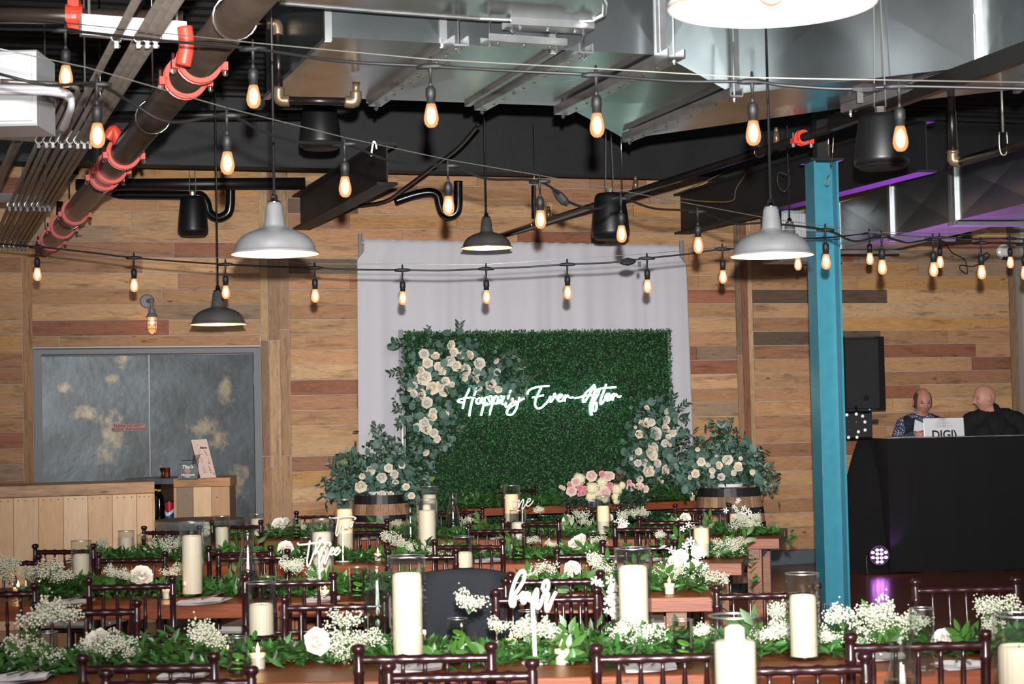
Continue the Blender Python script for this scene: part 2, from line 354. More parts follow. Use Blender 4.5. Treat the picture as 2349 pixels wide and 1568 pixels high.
ORD = ['', 'second', 'third', 'fourth', 'fifth', 'sixth', 'seventh', 'eighth', 'ninth', 'tenth', 'eleventh', 'twelfth', 'thirteenth', 'fourteenth', 'fifteenth', 'sixteenth', 'seventeenth', 'eighteenth', 'nineteenth', 'twentieth']
def finish_labels():
    g = {}
    for o, t, px in DEF: g.setdefault(t, []).append((px, o))
    for t, l in g.items():
        l.sort(key=lambda a: a[0]); n = len(l)
        for i, (px, o) in enumerate(l):
            if n == 1: w = 'single'
            elif i == 0: w = 'leftmost'
            elif i == n - 1: w = 'rightmost'
            elif i <= (n - 1) // 2: w = ORD[i] + ' from left'
            else: w = ORD[n - 1 - i] + ' from right'
            o['label'] = t.replace('{o}', w)
def kindof(o, k): o['kind'] = k; return o
def cr(pts, k=6, closed=False):
    """Catmull-Rom through pts (any dimension)"""
    pts = [V(p) for p in pts]; out = []
    n = len(pts)
    for i in range(n - 1):
        a = pts[max(i - 1, 0)]; b = pts[i]; c = pts[i + 1]; d = pts[min(i + 2, n - 1)]
        for j in range(k):
            t = j / k; out.append(0.5 * ((2 * b) + (c - a) * t + (2 * a - 5 * b + 4 * c - d) * t * t + (3 * b - a - 3 * c + d) * t ** 3))
    out.append(pts[-1]); return out
def text(name, body, size, m, parent=None, loc=(0, 0, 0), rot=(math.pi / 2, 0, 0), ext=0.001, shear=0.0, align='CENTER', bold=0.0, space=1.0, sx=1.0):
    cu = bpy.data.curves.new(name, 'FONT'); cu.body = body; cu.size = size; cu.extrude = ext; cu.align_x = align; cu.align_y = 'CENTER'; cu.shear = shear; cu.offset = bold; cu.space_character = space; cu.resolution_u = 3
    t = bpy.data.objects.new(name, cu); COL.objects.link(t); bpy.context.view_layer.update()
    me = bpy.data.meshes.new_from_object(t.evaluated_get(bpy.context.evaluated_depsgraph_get())); bpy.data.objects.remove(t); bpy.data.curves.remove(cu)
    me.materials.clear(); me.materials.append(MATS[m])
    return put(name, me, parent, loc, rot, (sx, 1, 1))
def leafmesh(name, pos, dr, nr, ln, wd, m, mid=False):
    """numpy leaves: base pos, direction, normal, length, width; folded two-face leaf, or four-face with mid"""
    n = len(pos); dr = dr / np.linalg.norm(dr, axis=1, keepdims=True); sd = np.cross(dr, nr); sd /= (np.linalg.norm(sd, axis=1, keepdims=True) + 1e-9); nr = np.cross(sd, dr)
    ln = ln[:, None]; wd = wd[:, None]
    if not mid:
        v = np.stack([pos, pos + dr * ln * 0.45 + sd * wd / 2 + nr * wd * 0.15, pos + dr * ln, pos + dr * ln * 0.45 - sd * wd / 2 + nr * wd * 0.15], 1).reshape(-1, 3)
        b = np.arange(n)[:, None] * 4; f = np.concatenate([b + [0, 1, 2], b + [0, 2, 3]], 0)
    else:
        c = -nr * ln * 0.12
        v = np.stack([pos, pos + dr * ln * 0.28 + sd * wd * 0.42 + nr * wd * 0.18, pos + dr * ln * 0.68 + sd * wd * 0.40 + nr * wd * 0.12 + c * .5, pos + dr * ln + c, pos + dr * ln * 0.68 - sd * wd * 0.40 + nr * wd * 0.12 + c * .5, pos + dr * ln * 0.28 - sd * wd * 0.42 + nr * wd * 0.18, pos + dr * ln * 0.5], 1).reshape(-1, 3)
        b = np.arange(n)[:, None] * 7; f = np.concatenate([b + [0, 1, 6], b + [1, 2, 6], b + [2, 3, 6], b + [3, 4, 6], b + [4, 5, 6], b + [5, 0, 6]], 0)
    me = bpy.data.meshes.new(name); me.from_pydata(v.tolist(), [], f.tolist()); me.materials.append(MATS[m]); me.update(); return me
# ================================================================== THE ROOM
def wallrot(o): o.location = W0; o.rotation_euler = (0, 0, PSI); return o
DECK = 4.55
XL, XR = -7.2, 7.6
# floor
fl = MB(); fl.box((-9.5, 0.6, -0.08), (9.5, 22, 0.0)); kindof(mk('floor', fl, 'floor_wood'), 'structure')
# back wall: lining + planks, one by one
wb = MB(); wb.box((XL, 0.0, 0.0), (XR, 0.12, DECK)); wall = wallrot(mk('wall_back', wb, 'gap_lining')); kindof(wall, 'structure')
PAL = [((196, 150, 108), 26), ((206, 162, 118), 22), ((186, 140, 102), 18), ((176, 128, 96), 17), ((162, 106, 80), 13), ((214, 174, 130), 9), ((164, 136, 110), 8), ((112, 92, 76), 4), ((206, 156, 100), 12)]
def palcol():
    c = random.choices([p for p, w in PAL], [w for p, w in PAL])[0]; k = random.uniform(0.92, 1.07); return tuple(min(255, x * k) for x in c)
def lx(px, py): return WL(px, py)[0]
def lz(px, py): return WL(px, py)[1]
ROW = 0.140
z_ref = lz(670, 767)
x_dl, x_dr = lx(77.5, 900), lx(599, 950); z_dt = lz(340, 797)
xa, xb = lx(53, 900), lx(667, 950); xc, xd = lx(1686, 700), lx(1729, 850); xe, xf = lx(2313, 700), lx(2332, 760)
rows = [z_ref + ROW * k for k in range(-20, 25)]
rows = [z for z in rows if z > 0.13 and z < DECK - 0.15]
nplank = 0
def plank(x0, x1, z0, z1, color=None, name='plank', m='pallet_wood'):
    global nplank
    g = 0.0022; d = random.uniform(0.012, 0.020)
    b = MB(); b.cbox((x0 + g, -d, z0 + g), (x1 - g, 0.0, z1 - g), 0.003)
    # object space centred on the plank keeps the grain different on every one
    o = mk(name, b, m, wall, color=color or palcol()); nplank += 1; return o
zb0 = 0.15
zlow = [r for r in rows]
zlow[0] = zb0
for i, z in enumerate(zlow):
    z0 = z; z1 = zlow[i + 1] if i + 1 < len(zlow) else DECK
    for (a, b) in ((XL + 1.4, xa), (xb, xc), (xd, xe)):
        if a < xa and z > 4.0: continue
        x = a + (0 if a == XL + 1.4 else 0)
        while x < b - 0.05:
            L = random.choice([0.62, 0.85, 1.05, 1.2, 1.2, 1.45, 1.9]) * random.uniform(0.92, 1.1)
            x2 = x + L
            if b - x2 < 0.35: x2 = b
            plank(x, x2, z0, z1); x = x2
    if z0 > z_dt + 0.10:
        x = xa
        lim = lx(596, 700)
        while x < lim - 0.05:
            x2 = x + random.uniform(0.7, 1.5)
            if lim - x2 < 0.3: x2 = lim
            plank(x, x2, z0, z1); x = x2
zt = min(z for z in rows if z > z_dt + 0.10)
x = xa
for x2 in (lx(135, 780), lx(300, 780), lx(596, 780)):
    plank(x, x2, z_dt + 0.012, zt, (182, 140, 102)); x = x2
# upright boards: left of the door, between door and drape, right of drape, far right
def upright(x0, x1, cuts, cols):
    zs = [0.15] + cuts + [4.42]
    for i in range(len(zs) - 1): plank(x0, x1, zs[i], zs[i + 1], cols[i % len(cols)], m='pallet_wood_upright')
upright(xa, x_dl - 0.004, [lz(60, 965), z_dt + 0.012][:1], [(176, 132, 92), (182, 138, 98)])
e = [lx(599, 900), lx(618, 900), lx(643, 900), xb]
upright(e[0], e[1], [lz(600, 1046), lz(600, 780)], [(172, 130, 100), (150, 118, 92), (190, 156, 116)])
upright(e[1], e[2], [lz(620, 1070), lz(620, 780)], [(188, 150, 112), (200, 162, 124), (160, 126, 96)])
upright(e[2], e[3], [lz(650, 1045), lz(650, 756)], [(184, 146, 110), (178, 140, 106), (166, 132, 102)])
e = [xc, lx(1700, 850), lx(1716, 850), xd]
upright(xc, lx(1701, 750), [lz(1690, 815)], [(168, 130, 96), (140, 116, 92)])
upright(lx(1701, 750), lx(1715, 750), [lz(1700, 1040)], [(158, 104, 78), (150, 100, 76)])
upright(lx(1715, 750), xd, [lz(1720, 828)], [(196, 160, 120), (206, 168, 128)])
upright(xe, xf, [lz(2320, 680), lz(2320, 1050)], [(200, 168, 128), (206, 176, 136), (150, 122, 96)])
# grey plaster pier to the right of the planks
pr = MB(); pr.box((xf + 0.01, -0.10, 0), (XR, 0.0, DECK)); kindof(wallrot(mk('wall_right', pr, 'plaster_grey')), 'structure')
bb = MB(); bb.cbox((xb, -0.034, 0.0), (xf, 0.0, 0.15), 0.01); bb.cbox((XL + 1.4, -0.034, 0.0), (x_dl - 0.01, 0.0, 0.15), 0.01); kindof(wallrot(mk('baseboard_back', bb, 'base_grey')), 'structure')
# ceiling deck: corrugated steel
ce = MB(); y = -13.5; prof = []
while y < 0.0:
    for dy, dz in ((0, 0), (0.03, -0.05), (0.12, -0.05), (0.15, 0)): prof.append((y + dy, DECK + dz))
    y += 0.24
prof.append((0.0, DECK))
for (yy, zz) in prof: ce.v += [(-9.5, yy, zz), (9.5, yy, zz)]
for i in range(len(prof) - 1): ce.f.append((2 * i, 2 * i + 1, 2 * i + 3, 2 * i + 2))
ce.box((-9.5, -13.5, DECK + 0.02), (9.5, 0.0, DECK + 0.1))
kindof(wallrot(mk('ceiling', ce, 'deck_black')), 'structure')
# double steel door
door = thing('door_1', 'grey framed double steel door with mottled patina behind the bar', 'door', W0, PSI); kindof(door, 'structure')
xl_, xr_ = lx(77, 900), lx(598, 950); fw = 0.065; zt_ = z_dt
f = MB(); f.cbox((xl_, -0.045, 0), (xl_ + fw, 0.0, zt_), 0.012); f.cbox((xr_ - fw, -0.045, 0), (xr_, 0.0, zt_), 0.012); f.cbox((xl_ + fw, -0.045, zt_ - fw), (xr_ - fw, 0.0, zt_), 0.012)
mk('door_frame', f, 'door_frame', door)
xm = lx(342, 900)
for a, b in ((xl_ + fw, xm - 0.004), (xm + 0.004, xr_ - fw)):
    q = MB(); q.cbox((a + 0.003, -0.022, 0.01), (b - 0.003, 0.0, zt_ - fw - 0.004), 0.004); mk('door_leaf', q, 'door_steel', door)
q = MB(); q.box((xm - 0.003, -0.024, 0.01), (xm + 0.003, -0.002, zt_ - fw)); mk('edge_strip', q, 'chrome', door)
for px, py in ((91, 880), (94, 1098), (582, 868), (587, 1078)):
    a, b = WL(px, py, 0.03); q = MB(); q.tube([(a, -0.034, b - 0.06), (a, -0.034, b + 0.06)], 0.009, 8); mk('hinge', q, 'chrome', door)
sp_ = []
for px, py, w, h in ((145, 890, 13, 15), (257, 868, 12, 9), (282, 825, 12, 22), (205, 950, 34, 15), (258, 1000, 26, 44), (240, 1045, 20, 24), (520, 900, 14, 38), (500, 1010, 18, 28), (470, 980, 38, 18), (545, 1110, 18, 32), (565, 1080, 9, 14)):
    u, v = WL(px, py, .023); sp_.append((u, v, w / 250, h / 250))
doormat([(u, v, rx, rz) for u, v, rx, rz in sp_])
sa, sb = WL(296, 980, 0.03)
sg = MB(); sg.cbox((sa - 0.142, -0.030, sb - 0.034), (sa + 0.142, -0.022, sb + 0.034), 0.002); sg = mk('door_sign', sg, 'sign_pink', door); sg['label'] = 'small pink plate reading PLEASE DO NOT BLOCK THE DOORS'
text('lettering', 'PLEASE DO NOT', 0.030, 'sign_ink', sg, (sa - 0.008, -0.0305, sb + 0.014), bold=0.0008, space=1.1); text('lettering', 'BLOCK THE DOORS', 0.030, 'sign_ink', sg, (sa - 0.002, -0.0305, sb - 0.016), bold=0.0008, space=1.1)
q = MB()
for u in (-1, 1):
    for v in (-1, 1): q.ell((sa + u * 0.128, -0.031, sb + v * 0.024), (0.004, 0.002, 0.004), nu=6, nv=4)
mk('screw', q, 'chrome', sg)
# ================================================================== CEILING STEEL
def ibeam(name, label, p0, p1, h, w=0.2, tf=0.02, tw=0.012, m='beam_black', up=V((0, 0, 1))):
    """p0,p1 = centre of the bottom flange underside"""
    t = thing(name, label, 'steel beam', p0); p1 = p1 - p0; p0 = V((0, 0, 0)); u = V((0, 0, 1))
    b = MB(); b.bar(p0 + u * tf / 2, p1 + u * tf / 2, w, tf); mk('flange', b, m, t)
    b = MB(); b.bar(p0 + u * (h - tf / 2), p1 + u * (h - tf / 2), w, tf); mk('flange', b, m, t)
    b = MB(); b.bar(p0 + u * h / 2, p1 + u * h / 2, tw, h - 2 * tf); mk('web', b, m, t); return t
zb_ = 3.70
q0 = Z(-250, 372, zb_); q0 = Z(300, 380, zb_); q1 = Z(1590, 402, zb_)
b0 = q0 - A * 5.5; b1 = q0 + A * 12.0
ibeam('ceiling_girder', 'long black steel girder running parallel to the plank wall', b0, b1, 0.62, 0.22)
g = MB()
for k in range(9):
    c = q0 + A * (0.3 + k * 0.52) + V((0, 0, 0)); 
for k, (px, py) in enumerate(((690, 520), (1562, 536))):
    zz = 3.30; a = Z(px, py, zz); far = W(px, py, 0.02); far.z = zz
    n = -N
    near = far + n * (3.3 if k == 0 else 4.6)
    ibeam('cross_beam', '%s black steel beam running out from the plank wall under the girder' % ('left' if k == 0 else 'right'), far + n * 0.02, near, 0.32 if k == 0 else 0.40, 0.16)
for k in range(3):
    c = W0 - N * (5.6 + 1.9 * k) + V((0, 0, 4.15)); 
    ibeam('roof_joist', '%s black roof joist crossing above the ductwork' % ['farthest', 'middle', 'nearest'][k], c - A * 7.5, c + A * 7.5, 0.30, 0.12)
# ------------------------------------------------------------------ teal column (I section, web seen from the flange edges)
S0 = FPX / 305.0
cb = P(1905, 1412, 305); ct = P(1893, 370, 305); cbx = V((cb.x, cb.y, 0)); H = ct.z
# keep the column plumb halfway between its two ends
cxm = V(((cb.x + ct.x) / 2, (cb.y + ct.y) / 2, 0))
col = thing('steel_column', 'teal painted steel column standing on the floor beside the disc jockey booth', 'column', cxm, math.radians(10))
lean = (ct.x - cb.x)
b = MB(); b.cbox((-0.098, -0.10, 0), (-0.082, 0.10, H), 0.002); mk('flange', b, 'teal_paint', col)
b = MB(); b.cbox((0.078, -0.10, 0), (0.094, 0.10, H), 0.002); mk('flange', b, 'teal_paint', col)
b = MB(); b.box((-0.082, -0.006, 0), (0.078, 0.006, H)); mk('web', b, 'teal_paint', col)
b = MB(); b.cbox((-0.14, -0.14, 0), (0.14, 0.14, 0.012), 0.003); mk('base_plate', b, 'teal_paint', col)
b = MB(); b.cbox((-0.13, -0.13, H), (0.13, 0.13, H + 0.02), 0.003); b.box((-0.05, -0.05, H + 0.02), (0.05, 0.05, 4.15)); mk('cap', b, 'beam_black', col)
# wire hook hanging in the column
h0 = P(1912, 300, 310); pts = [P(1908, 150, 315), P(1900, 330, 315), P(1906, 388, 312), P(1896, 410, 312), P(1893, 422, 312), P(1899, 426, 312), P(1904, 415, 312)]
b = MB(); b.tube([p - pts[0] for p in cr(pts, 4)], 0.003, 5); b.tube([p - pts[0] for p in cr([P(1914, 250, 315), P(1910, 350, 315), P(1906, 388, 312)], 4)], 0.003, 5)
tag(mk('wire_hook', b, 'brass_grey', loc=pts[0]), 'thin brass wire hook hanging against the top of the teal column', 'hook')
# ------------------------------------------------------------------ ductwork
DG = 'galvanized'
def panel(mb, a, b, c, d, bulge=0.012, nx=1):
    """quad a b c d (a->b along) split in nx panes, each cross-broken outwards"""
    for i in range(nx):
        p = [a.lerp(b, i / nx), a.lerp(b, (i + 1) / nx), d.lerp(c, (i + 1) / nx), d.lerp(c, i / nx)]
        n = (p[1] - p[0]).cross(p[3] - p[0]).normalized(); m = (p[0] + p[1] + p[2] + p[3]) / 4 + n * bulge
        mb.add(p + [m], [(0, 1, 4), (1, 2, 4), (2, 3, 4), (3, 0, 4)])
def duct(name, label, nl, nr, fr, fl, h, nx=2, m=DG, ends=True):
    u = V((0, 0, h)); t = thing(name, label, 'duct', nl); o = nl; nl, nr, fr, fl = [p - o for p in (nl, nr, fr, fl)]
    b = MB(); panel(b, fl, fr, nr, nl, 0.012, nx); 
    mk('bottom_panel', b, m, t); b = MB(); panel(b, nl, nr, nr + u, nl + u, 0.012, nx); mk('side_panel', b, m, t)
    b = MB(); panel(b, fr, fl, fl + u, fr + u, 0.012, nx); mk('side_panel', b, m, t); b = MB(); panel(b, nl + u, nr + u, fr + u, fl + u, 0.0, nx); mk('top_panel', b, m, t)
    if ends:
        b = MB(); panel(b, fl, nl, nl + u, fl + u, 0.008); mk('end_panel', b, m, t); b = MB(); panel(b, nr, fr, fr + u, nr + u, 0.008); mk('end_panel', b, m, t)
    for i in range(nx + 1):
        if nx > 1 or True:
            p = nl.lerp(nr, i / nx); q = fl.lerp(fr, i / nx); b = MB(); dz = V((0, 0, -0.012))
            b.bar(p + V((0, 0, -0.02)), p + u, 0.034, 0.03, (q - p).normalized()); b.bar(p + dz, q + dz, 0.034, 0.024); mk('flange', b, 'galv_bright', t)
    return t
def brace(t_or_none, p, q, w=0.05, h=0.035, par=None, m='galv_bright'):
    o = thing('duct_brace', '', 'bracket', p) if par is None else par
    return o
zA = 3.40
A_nl, A_nr, A_fl, A_fr = Z(752, 85, zA), Z(1511, 126, zA), Z(611, 219, zA), Z(1290, 243, zA)
dA = duct('main_duct', 'wide galvanized rectangular duct hanging over the backdrop, left section', A_nl, A_nr, A_fr, A_fl, 0.80, 3)
zB = 3.30
B_nl, B_nr, B_fl, B_fr = Z(1690, 215, zB), Z(2240, 152, zB), Z(1440, 318, zB), Z(1940, 247, zB)
duct('transition_duct', 'short angled galvanized duct fitting with brown reflections between two duct sections', A_nr + V((.02, 0, 0)), B_nl - V((.02, 0, 0)), B_fl - V((.02, 0, 0)), A_fr + V((.02, 0, 0)), 0.82, 1)
dB = duct('right_duct', 'large dark galvanized duct with cross creases behind the big overhead lamp', B_nl, B_nr, B_fr, B_fl, 0.92, 1)
C_nr, C_fr = Z(2500, 85, zB), Z(2330, 205, zB)
duct('far_right_duct', 'pale galvanized duct section at the top right corner', B_nr + V((.03, 0, 0)), C_nr, C_fr, B_fr + V((.03, 0, 0)), 0.92, 1)
# flat oval duct passing in front, near the top of the frame
zO = 3.45
poly = [Z(642, 6, zO), Z(880, 26, zO), Z(1100, 42, zO), Z(1300, 50, zO), Z(1360, 46, zO), Z(1386, 32, zO), Z(1388, 8, zO), Z(1370, -30, zO), Z(1320, -80, zO), Z(1000, -110, zO), Z(520, -110, zO)]
t = thing('oval_duct', 'rounded galvanized duct end above the left duct section at top centre', 'duct', poly[0])
b = MB(); b.prism([p - poly[0] for p in poly], 0.32); mk('shell', b, DG, t)
b = MB(); e = [p - poly[0] for p in poly[:8]]
b.tube(e, 0.012, 6); b.tube([p + V((0, 0, .32)) for p in e], 0.012, 6); mk('rolled_edge', b, 'galv_bright', t)
def channel(label, px0, py0, px1, py1, z, w=0.07, h=0.045, s_off=0.0):
    p, q = Z(px0, py0, z), Z(px1, py1, z); t = thing('duct_brace', label, 'bracket', p); q = q - p; p = V((0, 0, 0))
    d = q.normalized(); sd = d.cross(V((0, 0, 1))).normalized()
    b = MB(); b.bar(p, q, w, 0.008); b.bar(p + sd * w / 2 + V((0, 0, h / 2)), q + sd * w / 2 + V((0, 0, h / 2)), 0.008, h); b.bar(p - sd * w / 2 + V((0, 0, h / 2)), q - sd * w / 2 + V((0, 0, h / 2)), 0.008, h); mk('channel', b, 'galv_bright', t)
    L = (q - p).length; n = max(3, int(L / 0.16)); b = MB()
    for k in range(n): b.ell(p + d * (L * (k + .5) / n) + V((0, 0, -0.008)), (.009, .009, .007), nu=6, nv=4)
    mk('screw', b, 'chrome', t)
    for e in (p, q):
        b = MB(); b.tube([e + d * (0.03 if e == p else -0.03) + V((0, 0, -0.03)), e + d * (0.03 if e == p else -0.03) + V((0, 0, .30))], 0.006, 6); b.tube([e + d * (0.03 if e == p else -0.03) + V((0, 0, -0.022)), e + d * (0.03 if e == p else -0.03) + V((0, 0, -0.008))], 0.013, 6); mk('rod', b, 'chrome', t)
    return t
channel('first steel channel from the left under the wide duct', 860, 243, 1058, 103, 3.35)
channel('second steel channel from the left under the wide duct', 1102, 252, 1345, 120, 3.35)
channel('third steel channel from the left, at the right end of the wide duct', 1288, 262, 1552, 132, 3.34, 0.09)
channel('steel channel at the left end of the dark cross-creased duct', 1440, 322, 1690, 220, 3.26, 0.07)
channel('steel channel at the right end of the dark cross-creased duct', 1945, 258, 2246, 165, 3.25, 0.09)
channel('short steel channel under the rounded duct end, upper piece', 1162, 60, 1352, 70, 3.42, 0.13, 0.03)
channel('short steel channel under the rounded duct end, lower piece', 1112, 96, 1290, 108, 3.36, 0.11, 0.03)
# lower right duct running out from the wall
zD = 3.0
pD = Z(1926, 572, zD); dirD = (Z(2159, 514, zD) - pD).normalized(); perp = V((0, 0, 1)).cross(dirD).normalized()
if perp.x < 0: perp = -perp
q1, q2, q3 = pD, pD + dirD * 2.6, pD + dirD * 7.0
duct('lower_duct', 'narrow galvanized duct with purple light underneath above the booth, far section', q2, q1, q1 + perp * .5, q2 + perp * .5, 0.42, 2) if False else None
def duct2(label, a, b, nx):
    t = thing('lower_duct', label, 'duct', a); o = a; u = V((0, 0, .42)); w = perp * .52; b = b - o; a = V((0, 0, 0))
    m = MB(); panel(m, b, a, a + u, b + u, .012, nx); mk('side_panel', m, DG, t)
    m = MB(); panel(m, a + w, b + w, b + w + u, a + w + u, .012, nx); mk('side_panel', m, DG, t)
    m = MB(); panel(m, a, b, b + w, a + w, -.008, nx); mk('bottom_panel', m, DG, t)
    m = MB(); panel(m, a + u, b + u, b + w + u, a + w + u, .0, nx); mk('top_panel', m, DG, t)
    for i in range(nx + 1):
        p = a.lerp(b, i / nx); m = MB(); m.bar(p - perp * .01 - V((0, 0, .03)), p - perp * .01 + u + V((0, 0, .02)), .045, .02, perp); mk('flange', m, 'galv_bright', t)
        m = MB(); m.bar(p + V((0, 0, -.025)) - perp * .03, p + V((0, 0, -.025)) + w + perp * .05, .045, .03); mk('strut', m, 'galv_bright', t)
duct2('narrow galvanized duct above the booth, section nearest the plank wall', q1, q1 + dirD * 2.35, 2)
duct2('narrow galvanized duct above the booth, section at the right edge', q1 + dirD * 2.42, q1 + dirD * 6.2, 3)
# vent box with louvres at its left end
gb = Z(1797, 596, 2.93); t = thing('vent_box', 'ribbed grey vent box between the teal column and a small lamp', 'vent', gb, PSI)
wbx = 0.60; hb = 0.46
b = MB(); b.box((0, 0.015, 0), (wbx, 0.45, hb)); mk('housing', b, DG, t)
b = MB()
for k in range(14): b.box((0.02 + k * 0.016, -0.004, 0.10), (0.030 + k * 0.016, 0.015, hb - 0.03))
mk('louvre', b, 'white_panel', t); b = MB(); b.cbox((-.01, -.01, -.02), (wbx, 0.02, 0.03), .003); b.cbox((.25, -.01, .03), (.28, .02, hb), .003); mk('flange', b, 'galv_bright', t)
# ------------------------------------------------------------------ pipes
def img_y_point(p0, p1, py):
    lo, hi = 0.0, 1.0
    for _ in range(40):
        m = (lo + hi) / 2
        y = proj(p0.lerp(p1, m))[1]; y0 = proj(p0)[1]
        if (y < py) == (y0 < py): lo = m
        else: hi = m
    return p0.lerp(p1, (lo + hi) / 2)
zP = 3.12
c1 = Z(548, 30, zP); c2 = Z(168, 490, zP); dP = (c2 - c1).normalized()
pa = c1 - dP * 1.2; L = (W0 - N * 0.0 - c1).dot(N) / dP.dot(N); pb = c1 + dP * (L - 0.03)
t = thing('sprinkler_main', 'thick dark brown pipe with red couplings slanting across the upper left', 'pipe', pa)
def loc(p): return p - pa
b = MB(); b.tube([loc(pa), loc(pb)], 0.078, 24); mk('pipe', b, 'pipe_brown', t, smooth=True)
sdP = dP.cross(V((0, 0, 1))).normalized(); upP = sdP.cross(dP).normalized()
def ring(c, r, d, rad, n=20): 
    a = d.orthogonal().normalized(); bb_ = d.cross(a); return [c + (a * math.cos(6.2832 * k / n) + bb_ * math.sin(6.2832 * k / n)) * r for k in range(n)]
def coupling(py, pipe_r=.078, p0=pa, p1=pb, root=t, org=pa, d=dP, wdt=.05):
    c = img_y_point(p0, p1, py) - org; q = MB(); r = pipe_r
    M = d.to_track_quat('Z', 'Y').to_matrix().to_4x4(); M.translation = c
    q.lathe([(r, -wdt / 2), (r + .020, -wdt / 2), (r + .022, -wdt / 4), (r + .012, -wdt / 5), (r + .012, wdt / 5), (r + .022, wdt / 4), (r + .020, wdt / 2), (r, wdt / 2)], 24, M)
    sd = d.cross(V((0, 0, 1))).normalized()
    for k in (-1, 1): q.bar(c + sd * k * (r + .008) - V((0, 0, .02)), c + sd * k * (r + .042) - V((0, 0, .02)), .05, .035)
    o = mk('coupling', q, 'coupling_red', root, smooth=False); q = MB()
    for k in (-1, 1): q.tube([c + sd * k * (r + .034) - V((0, 0, .06)), c + sd * k * (r + .034) + V((0, 0, .03))], .008, 6); q.tube([c + sd * k * (r + .034) - V((0, 0, .055)), c + sd * k * (r + .034) - V((0, 0, .04))], .014, 6)
    mk('bolt', q, 'chrome', o)
for y in (140, 178, 350, 385, 402, 486, 520, 550): coupling(y)
for y in (40, 268, 412, 500, 572):
    c = loc(img_y_point(pa, pb, y)); q = MB(); q.tube(ring(c, .088, (dP + upP * .35).normalized(), 0), .005, 6, closed=True); q.tube([c + V((0, 0, .088)), c + V((0, 0, DECK - zP - .06))], .005, 6); mk('hanger', q, 'chrome', t, smooth=True)
# red elbows on the main
for (py, pxs) in ((95, [(424, 62), (428, 105), (420, 150)]), (335, [(246, 318), (262, 298), (272, 330)])):
    c = img_y_point(pa, pb, py); s = FPX / (c - CAM).dot(_F); q = MB(); q.tube([loc(P(a, b_, s)) for a, b_ in cr(pxs, 5) and [(v[0], v[1]) for v in cr([(a, b_, 0) for a, b_ in pxs], 5)]], .032, 12); mk('elbow', q, 'coupling_red', t, smooth=True)
# smaller pipe at the top left with a red joint and a white strut
def pipe(name, label, pts, r, m, n=12, smooth=True, cat='pipe'):
    o = pts[0]; b = MB(); b.tube([p - o for p in pts], r, n); return tag(mk(name, b, m, loc=o, smooth=smooth), label, cat)
pz = 3.42
a, bq = Z(-120, 33, pz), Z(420, 42, pz)
t2 = thing('sprinkler_branch', 'horizontal dark branch pipe with one red joint at the top left corner', 'pipe', a); b = MB(); b.tube([V((0, 0, 0)), bq - a], .036, 14); mk('pipe', b, 'pipe_brown', t2, smooth=True)
c = Z(171, 38, pz) - a; q = MB(); M = (bq - a).to_track_quat('Z', 'Y').to_matrix().to_4x4(); M.translation = c; q.lathe([(.036, -.04), (.056, -.038), (.05, -.01), (.05, .01), (.056, .038), (.036, .04)], 16, M); q.bar(c + V((0, 0, .04)), c + V((0, 0, .075)), .05, .05, V((1, 0, 0))); q.bar(c + V((0, 0, -.04)), c + V((0, 0, -.075)), .04, .05, V((1, 0, 0))); mk('coupling', q, 'coupling_red', t2)
# conduits
zC = 3.13
tops = [(285, 25), (342, 25), (371, 25), (403, 25)]
cond = []
cx320 = [90, 108, 123, 143, 162, 180, 195, 209]
d0 = (Z(57, 560, zC) - Z(207, 322, zC)).normalized()
for i, x in enumerate(cx320):
    c = Z(x, 320, zC); L = (W0 - c).dot(N) / d0.dot(N) - .04; up = {3: 4.6, 5: 4.4, 6: 4.4, 7: 4.6}.get(i, 1.15 + 0.12 * i)
    p0 = c - d0 * up; p1 = c + d0 * L
    big = i in (3, 5, 6, 7); r = .0165 if big else .0125
    o = thing('conduit', '%s of the eight parallel steel conduits at upper left' % (['leftmost', 'second from left', 'third from left', 'fourth from left', 'fourth from right', 'third from right', 'second from right', 'rightmost'][i]), 'conduit', p0, group='parallel conduits')
    b = MB(); b.tube([V((0, 0, 0)), p1 - p0], r, 10); mk('tube', b, 'conduit_steel', o, smooth=True)
    if i < 3:
        e = [V((0, 0, 0)), -d0 * .10, -d0 * .16 + V((-.05, 0, .02)), -d0 * .18 + V((-.35, -.06, .03))]
        b = MB(); b.tube(cr(e, 5), r, 10); mk('bend', b, 'conduit_steel', o, smooth=True)
    for y in (85, 322, 470, 565):
        if y == 85 and not big: continue
        k = img_y_point(p0, p1, y) - p0; q = MB(); q.tube(ring(k, r + .006, d0, 0, 12), .004, 5, closed=True); q.box(tuple(k + V((-.008, -.006, -r - .03))), tuple(k + V((.008, .006, -r)))); q.tube([k + V((-.014, 0, -r - .022)), k + V((.014, 0, -r - .022))], .006, 5); mk('clamp', q, 'galv_bright', o)
# supporting struts
def strut(label, p, q, w=.045, h=.05, m='galv_bright'):
    t = thing('support_strut', label, 'bracket', p); b = MB(); b.bar(V((0, 0, 0)), q - p, w, h); mk('channel', b, m, t)
    b = MB()
    for f_ in (.08, .92): e = (q - p) * f_; b.tube([e + V((0, 0, .02)), e + V((0, 0, DECK - p.z - .06))], .006, 6)
    mk('threaded_rod', b, 'wire_steel', t); return t
strut('long bright strut carrying conduits near the top left', Z(185, 58, 3.2), Z(425, 75, 3.2), .05, .085, 'white_panel')
strut('middle strut of the conduit rack beside the grey box', Z(-40, 302, 3.18), Z(216, 318, 3.18), .05, .07)
strut('lower strut of the conduit rack', Z(-30, 452, 3.18), Z(118, 460, 3.18), .05, .06)
strut('farthest conduit strut near the wall', Z(-30, 567, 3.13), Z(58, 570, 3.13), .05, .06)
pipe('grey_conduit', 'single thicker grey conduit at the left edge below the metal box', [Z(58, 288, 3.2), Z(20, 365, 3.2), Z(-60, 560, 3.2)], .030, 'conduit_steel')
